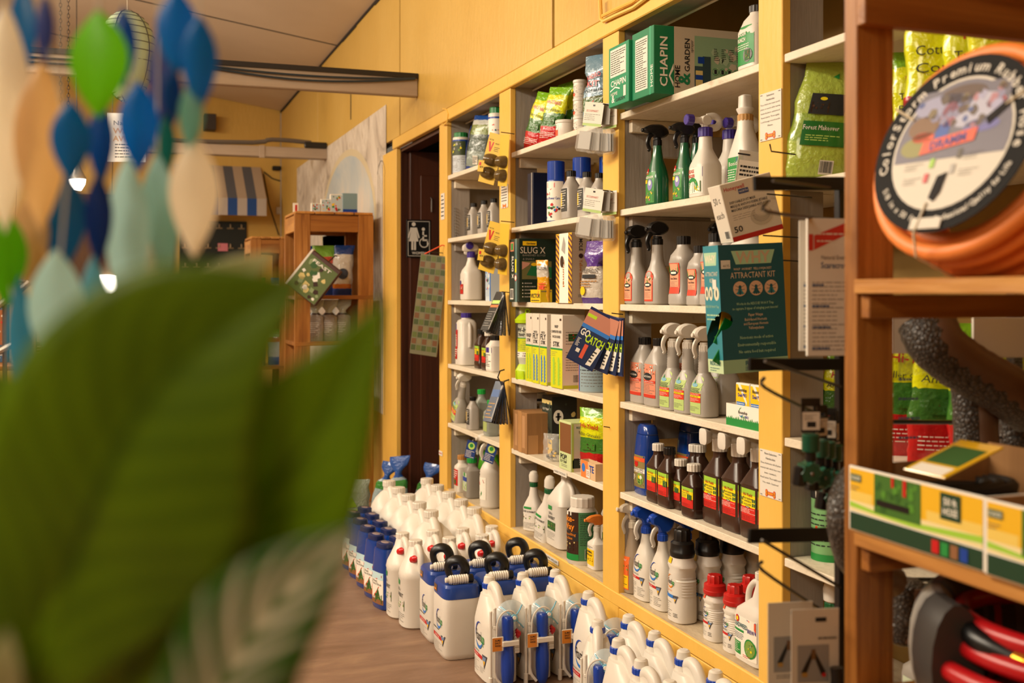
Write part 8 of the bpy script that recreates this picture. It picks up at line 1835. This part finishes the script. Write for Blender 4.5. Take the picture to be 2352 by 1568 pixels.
def leaf(pts, wl_, wr_, mat, fold=.25, name='leaf', wavy=.0):
    """pts: midrib (px, py, distance) from base to tip; half widths in px"""
    def ip(L_, f):
        s_ = f * (len(L_) - 1); i = min(int(s_), len(L_) - 2); t = s_ - i; a, b = L_[i], L_[i + 1]; t2 = t
        p0 = L_[max(i - 1, 0)]; p3 = L_[min(i + 2, len(L_) - 1)]
        cr = lambda w0, w1, w2, w3: .5 * (2 * w1 + (w2 - w0) * t + (2 * w0 - 5 * w1 + 4 * w2 - w3) * t * t + (3 * w1 - w0 - 3 * w2 + w3) * t ** 3)
        if isinstance(a, tuple): return tuple(cr(p0[k], a[k], b[k], p3[k]) for k in range(3))
        return cr(p0, a, b, p3)
    N, W_ = 30, 12; P3 = [at(*ip(pts, i / N)) for i in range(N + 1)]; vs = []; uvs = []
    for i in range(N + 1):
        t = (P3[min(i + 1, N)] - P3[max(i - 1, 0)]).normalized(); sd = t.cross(fw).normalized(); zc_ = ip(pts, i / N)[2]; f = i / N
        for k in range(-W_ // 2, W_ // 2 + 1):
            u = k / (W_ / 2); wd = (ip(wl_, f) if u < 0 else ip(wr_, f)) / F * zc_; wd = max(wd, 0)
            p = P3[i] + sd * (-u * wd * cos(fold)) + fw * (abs(u) * wd * sin(fold) * (1 - .6 * abs(u)) + wavy * wd * sin(f * 16 + u * 2) * abs(u))
            vs.append(p); uvs.append((u, f, 0))
    n_ = W_ + 1; fs = [(i * n_ + k, i * n_ + k + 1, (i + 1) * n_ + k + 1, (i + 1) * n_ + k) for i in range(N) for k in range(W_)]
    mb = MB(); mb.add(vs, fs, mat, True); o = mb.build(name, plant)
    at_ = o.data.attributes.new('leafuv', 'FLOAT_VECTOR', 'POINT'); at_.data.foreach_set('vector', [c for t in uvs for c in t])
    md = o.modifiers.new('thickness', 'SOLIDIFY'); md.thickness = .0004
    b0 = P3[0]; mb = MB(); mb.tube([b0 + (P3[1] - b0) * .5, b0, b0.lerp(POT, .35) + Vector((.0, 0, -.01)), b0.lerp(POT, .7), POT], [.0022, .0028, .0035, .004, .0045], M('#4E7A1E', .45), 8); mb.build('petiole', plant)
leaf([(60, 1560, .36), (170, 1280, .35), (235, 1110, .34), (330, 930, .335), (480, 775, .33), (700, 640, .325)], [120, 330, 400, 350, 215, 0], [120, 250, 290, 290, 215, 0], LF, .3)
leaf([(250, 1720, .37), (310, 1530, .36), (400, 1350, .355), (560, 1180, .345), (735, 980, .335), (888, 680, .33)], [180, 330, 380, 300, 150, 0], [120, 240, 310, 300, 185, 0], LF2, .3)
leaf([(-60, 1700, .42), (-10, 1450, .41), (20, 1200, .40), (10, 1000, .40), (-20, 840, .40)], [100, 220, 240, 180, 0], [100, 240, 260, 170, 0], LF, .3)
leaf([(150, 1900, .47), (200, 1600, .46), (230, 1350, .45), (330, 1100, .44), (520, 880, .44)], [200, 420, 460, 330, 0], [200, 420, 420, 300, 0], LF, .2)
leaf([(400, 1800, .36), (450, 1680, .345), (520, 1560, .335), (600, 1430, .33), (700, 1320, .325), (832, 1205, .32)], [60, 110, 120, 130, 85, 0], [60, 120, 150, 150, 95, 0], LV, .2, 'variegated_leaf')
leaf([(380, 900, .55), (430, 760, .53), (500, 660, .52), (640, 575, .51)], [40, 75, 60, 0], [40, 75, 60, 0], LG2, .2, 'pale_leaf')  # small leaf in a paler colour than the others
leaf([(0, 1700, .36), (8, 1600, .355), (10, 1520, .35), (20, 1440, .35)], [20, 50, 40, 0], [20, 50, 40, 0], LG2, .2, 'pale_leaf')
mb = MB(); pz = POT.z; mb.sup([(pz - .14, .05, .05), (pz - .135, .055, .055), (pz - .015, .075, .075), (pz - .012, .08, .08), (pz + .005, .08, .08)], M('#9A5030', .7), 28, Matrix.Translation((POT.x, POT.y, 0))); mb.build('pot', plant)
o = thing('plant_stand', 'small round timber stand under the plant pot', 'stand', (POT.x, POT.y, 0)); mb = MB(); mb.sup([(pz - .165, .09, .09), (pz - .14, .09, .09)], PINEX, 28); mb.build('top', o)
for k in range(3): a = 2 * pi * k / 3; mb = MB(); mb.tube([(.1 * cos(a), .1 * sin(a), 0), (.06 * cos(a), .06 * sin(a), pz - .165)], .011, PINE, 8); mb.build('leg', o)

# prints sit on the card or carton that carries them; levers and collars belong to the spray head
def kind_of(o): return o.name.split('.')[0]
BASES = ('carton', 'card', 'sheet', 'plate', 'board', 'hanger_card', 'panel')
for t in [o for o in col.objects if o.parent is None]:
    ch = list(t.children); by = {}
    for c in ch: by.setdefault(kind_of(c), c)
    base = next((by[b] for b in BASES if b in by), None)
    for c in ch:
        k = kind_of(c)
        if k in ('print', 'card_print') and base: c.parent = base
        elif k == 'label' and 'body' in by: c.parent = by['body']
        elif k == 'label' and 'pouch' in by: c.parent = by['pouch']
        elif k in ('lever',) and 'spray_head' in by: c.parent = by['spray_head']
        elif k == 'knob' and 'measuring_cap' in by: c.parent = by['measuring_cap']
        elif k == 'shield_ribs' and 'spray_shield' in by: c.parent = by['spray_shield']
        elif k == 'badge' and 'blue_top' in by: c.parent = by['blue_top']
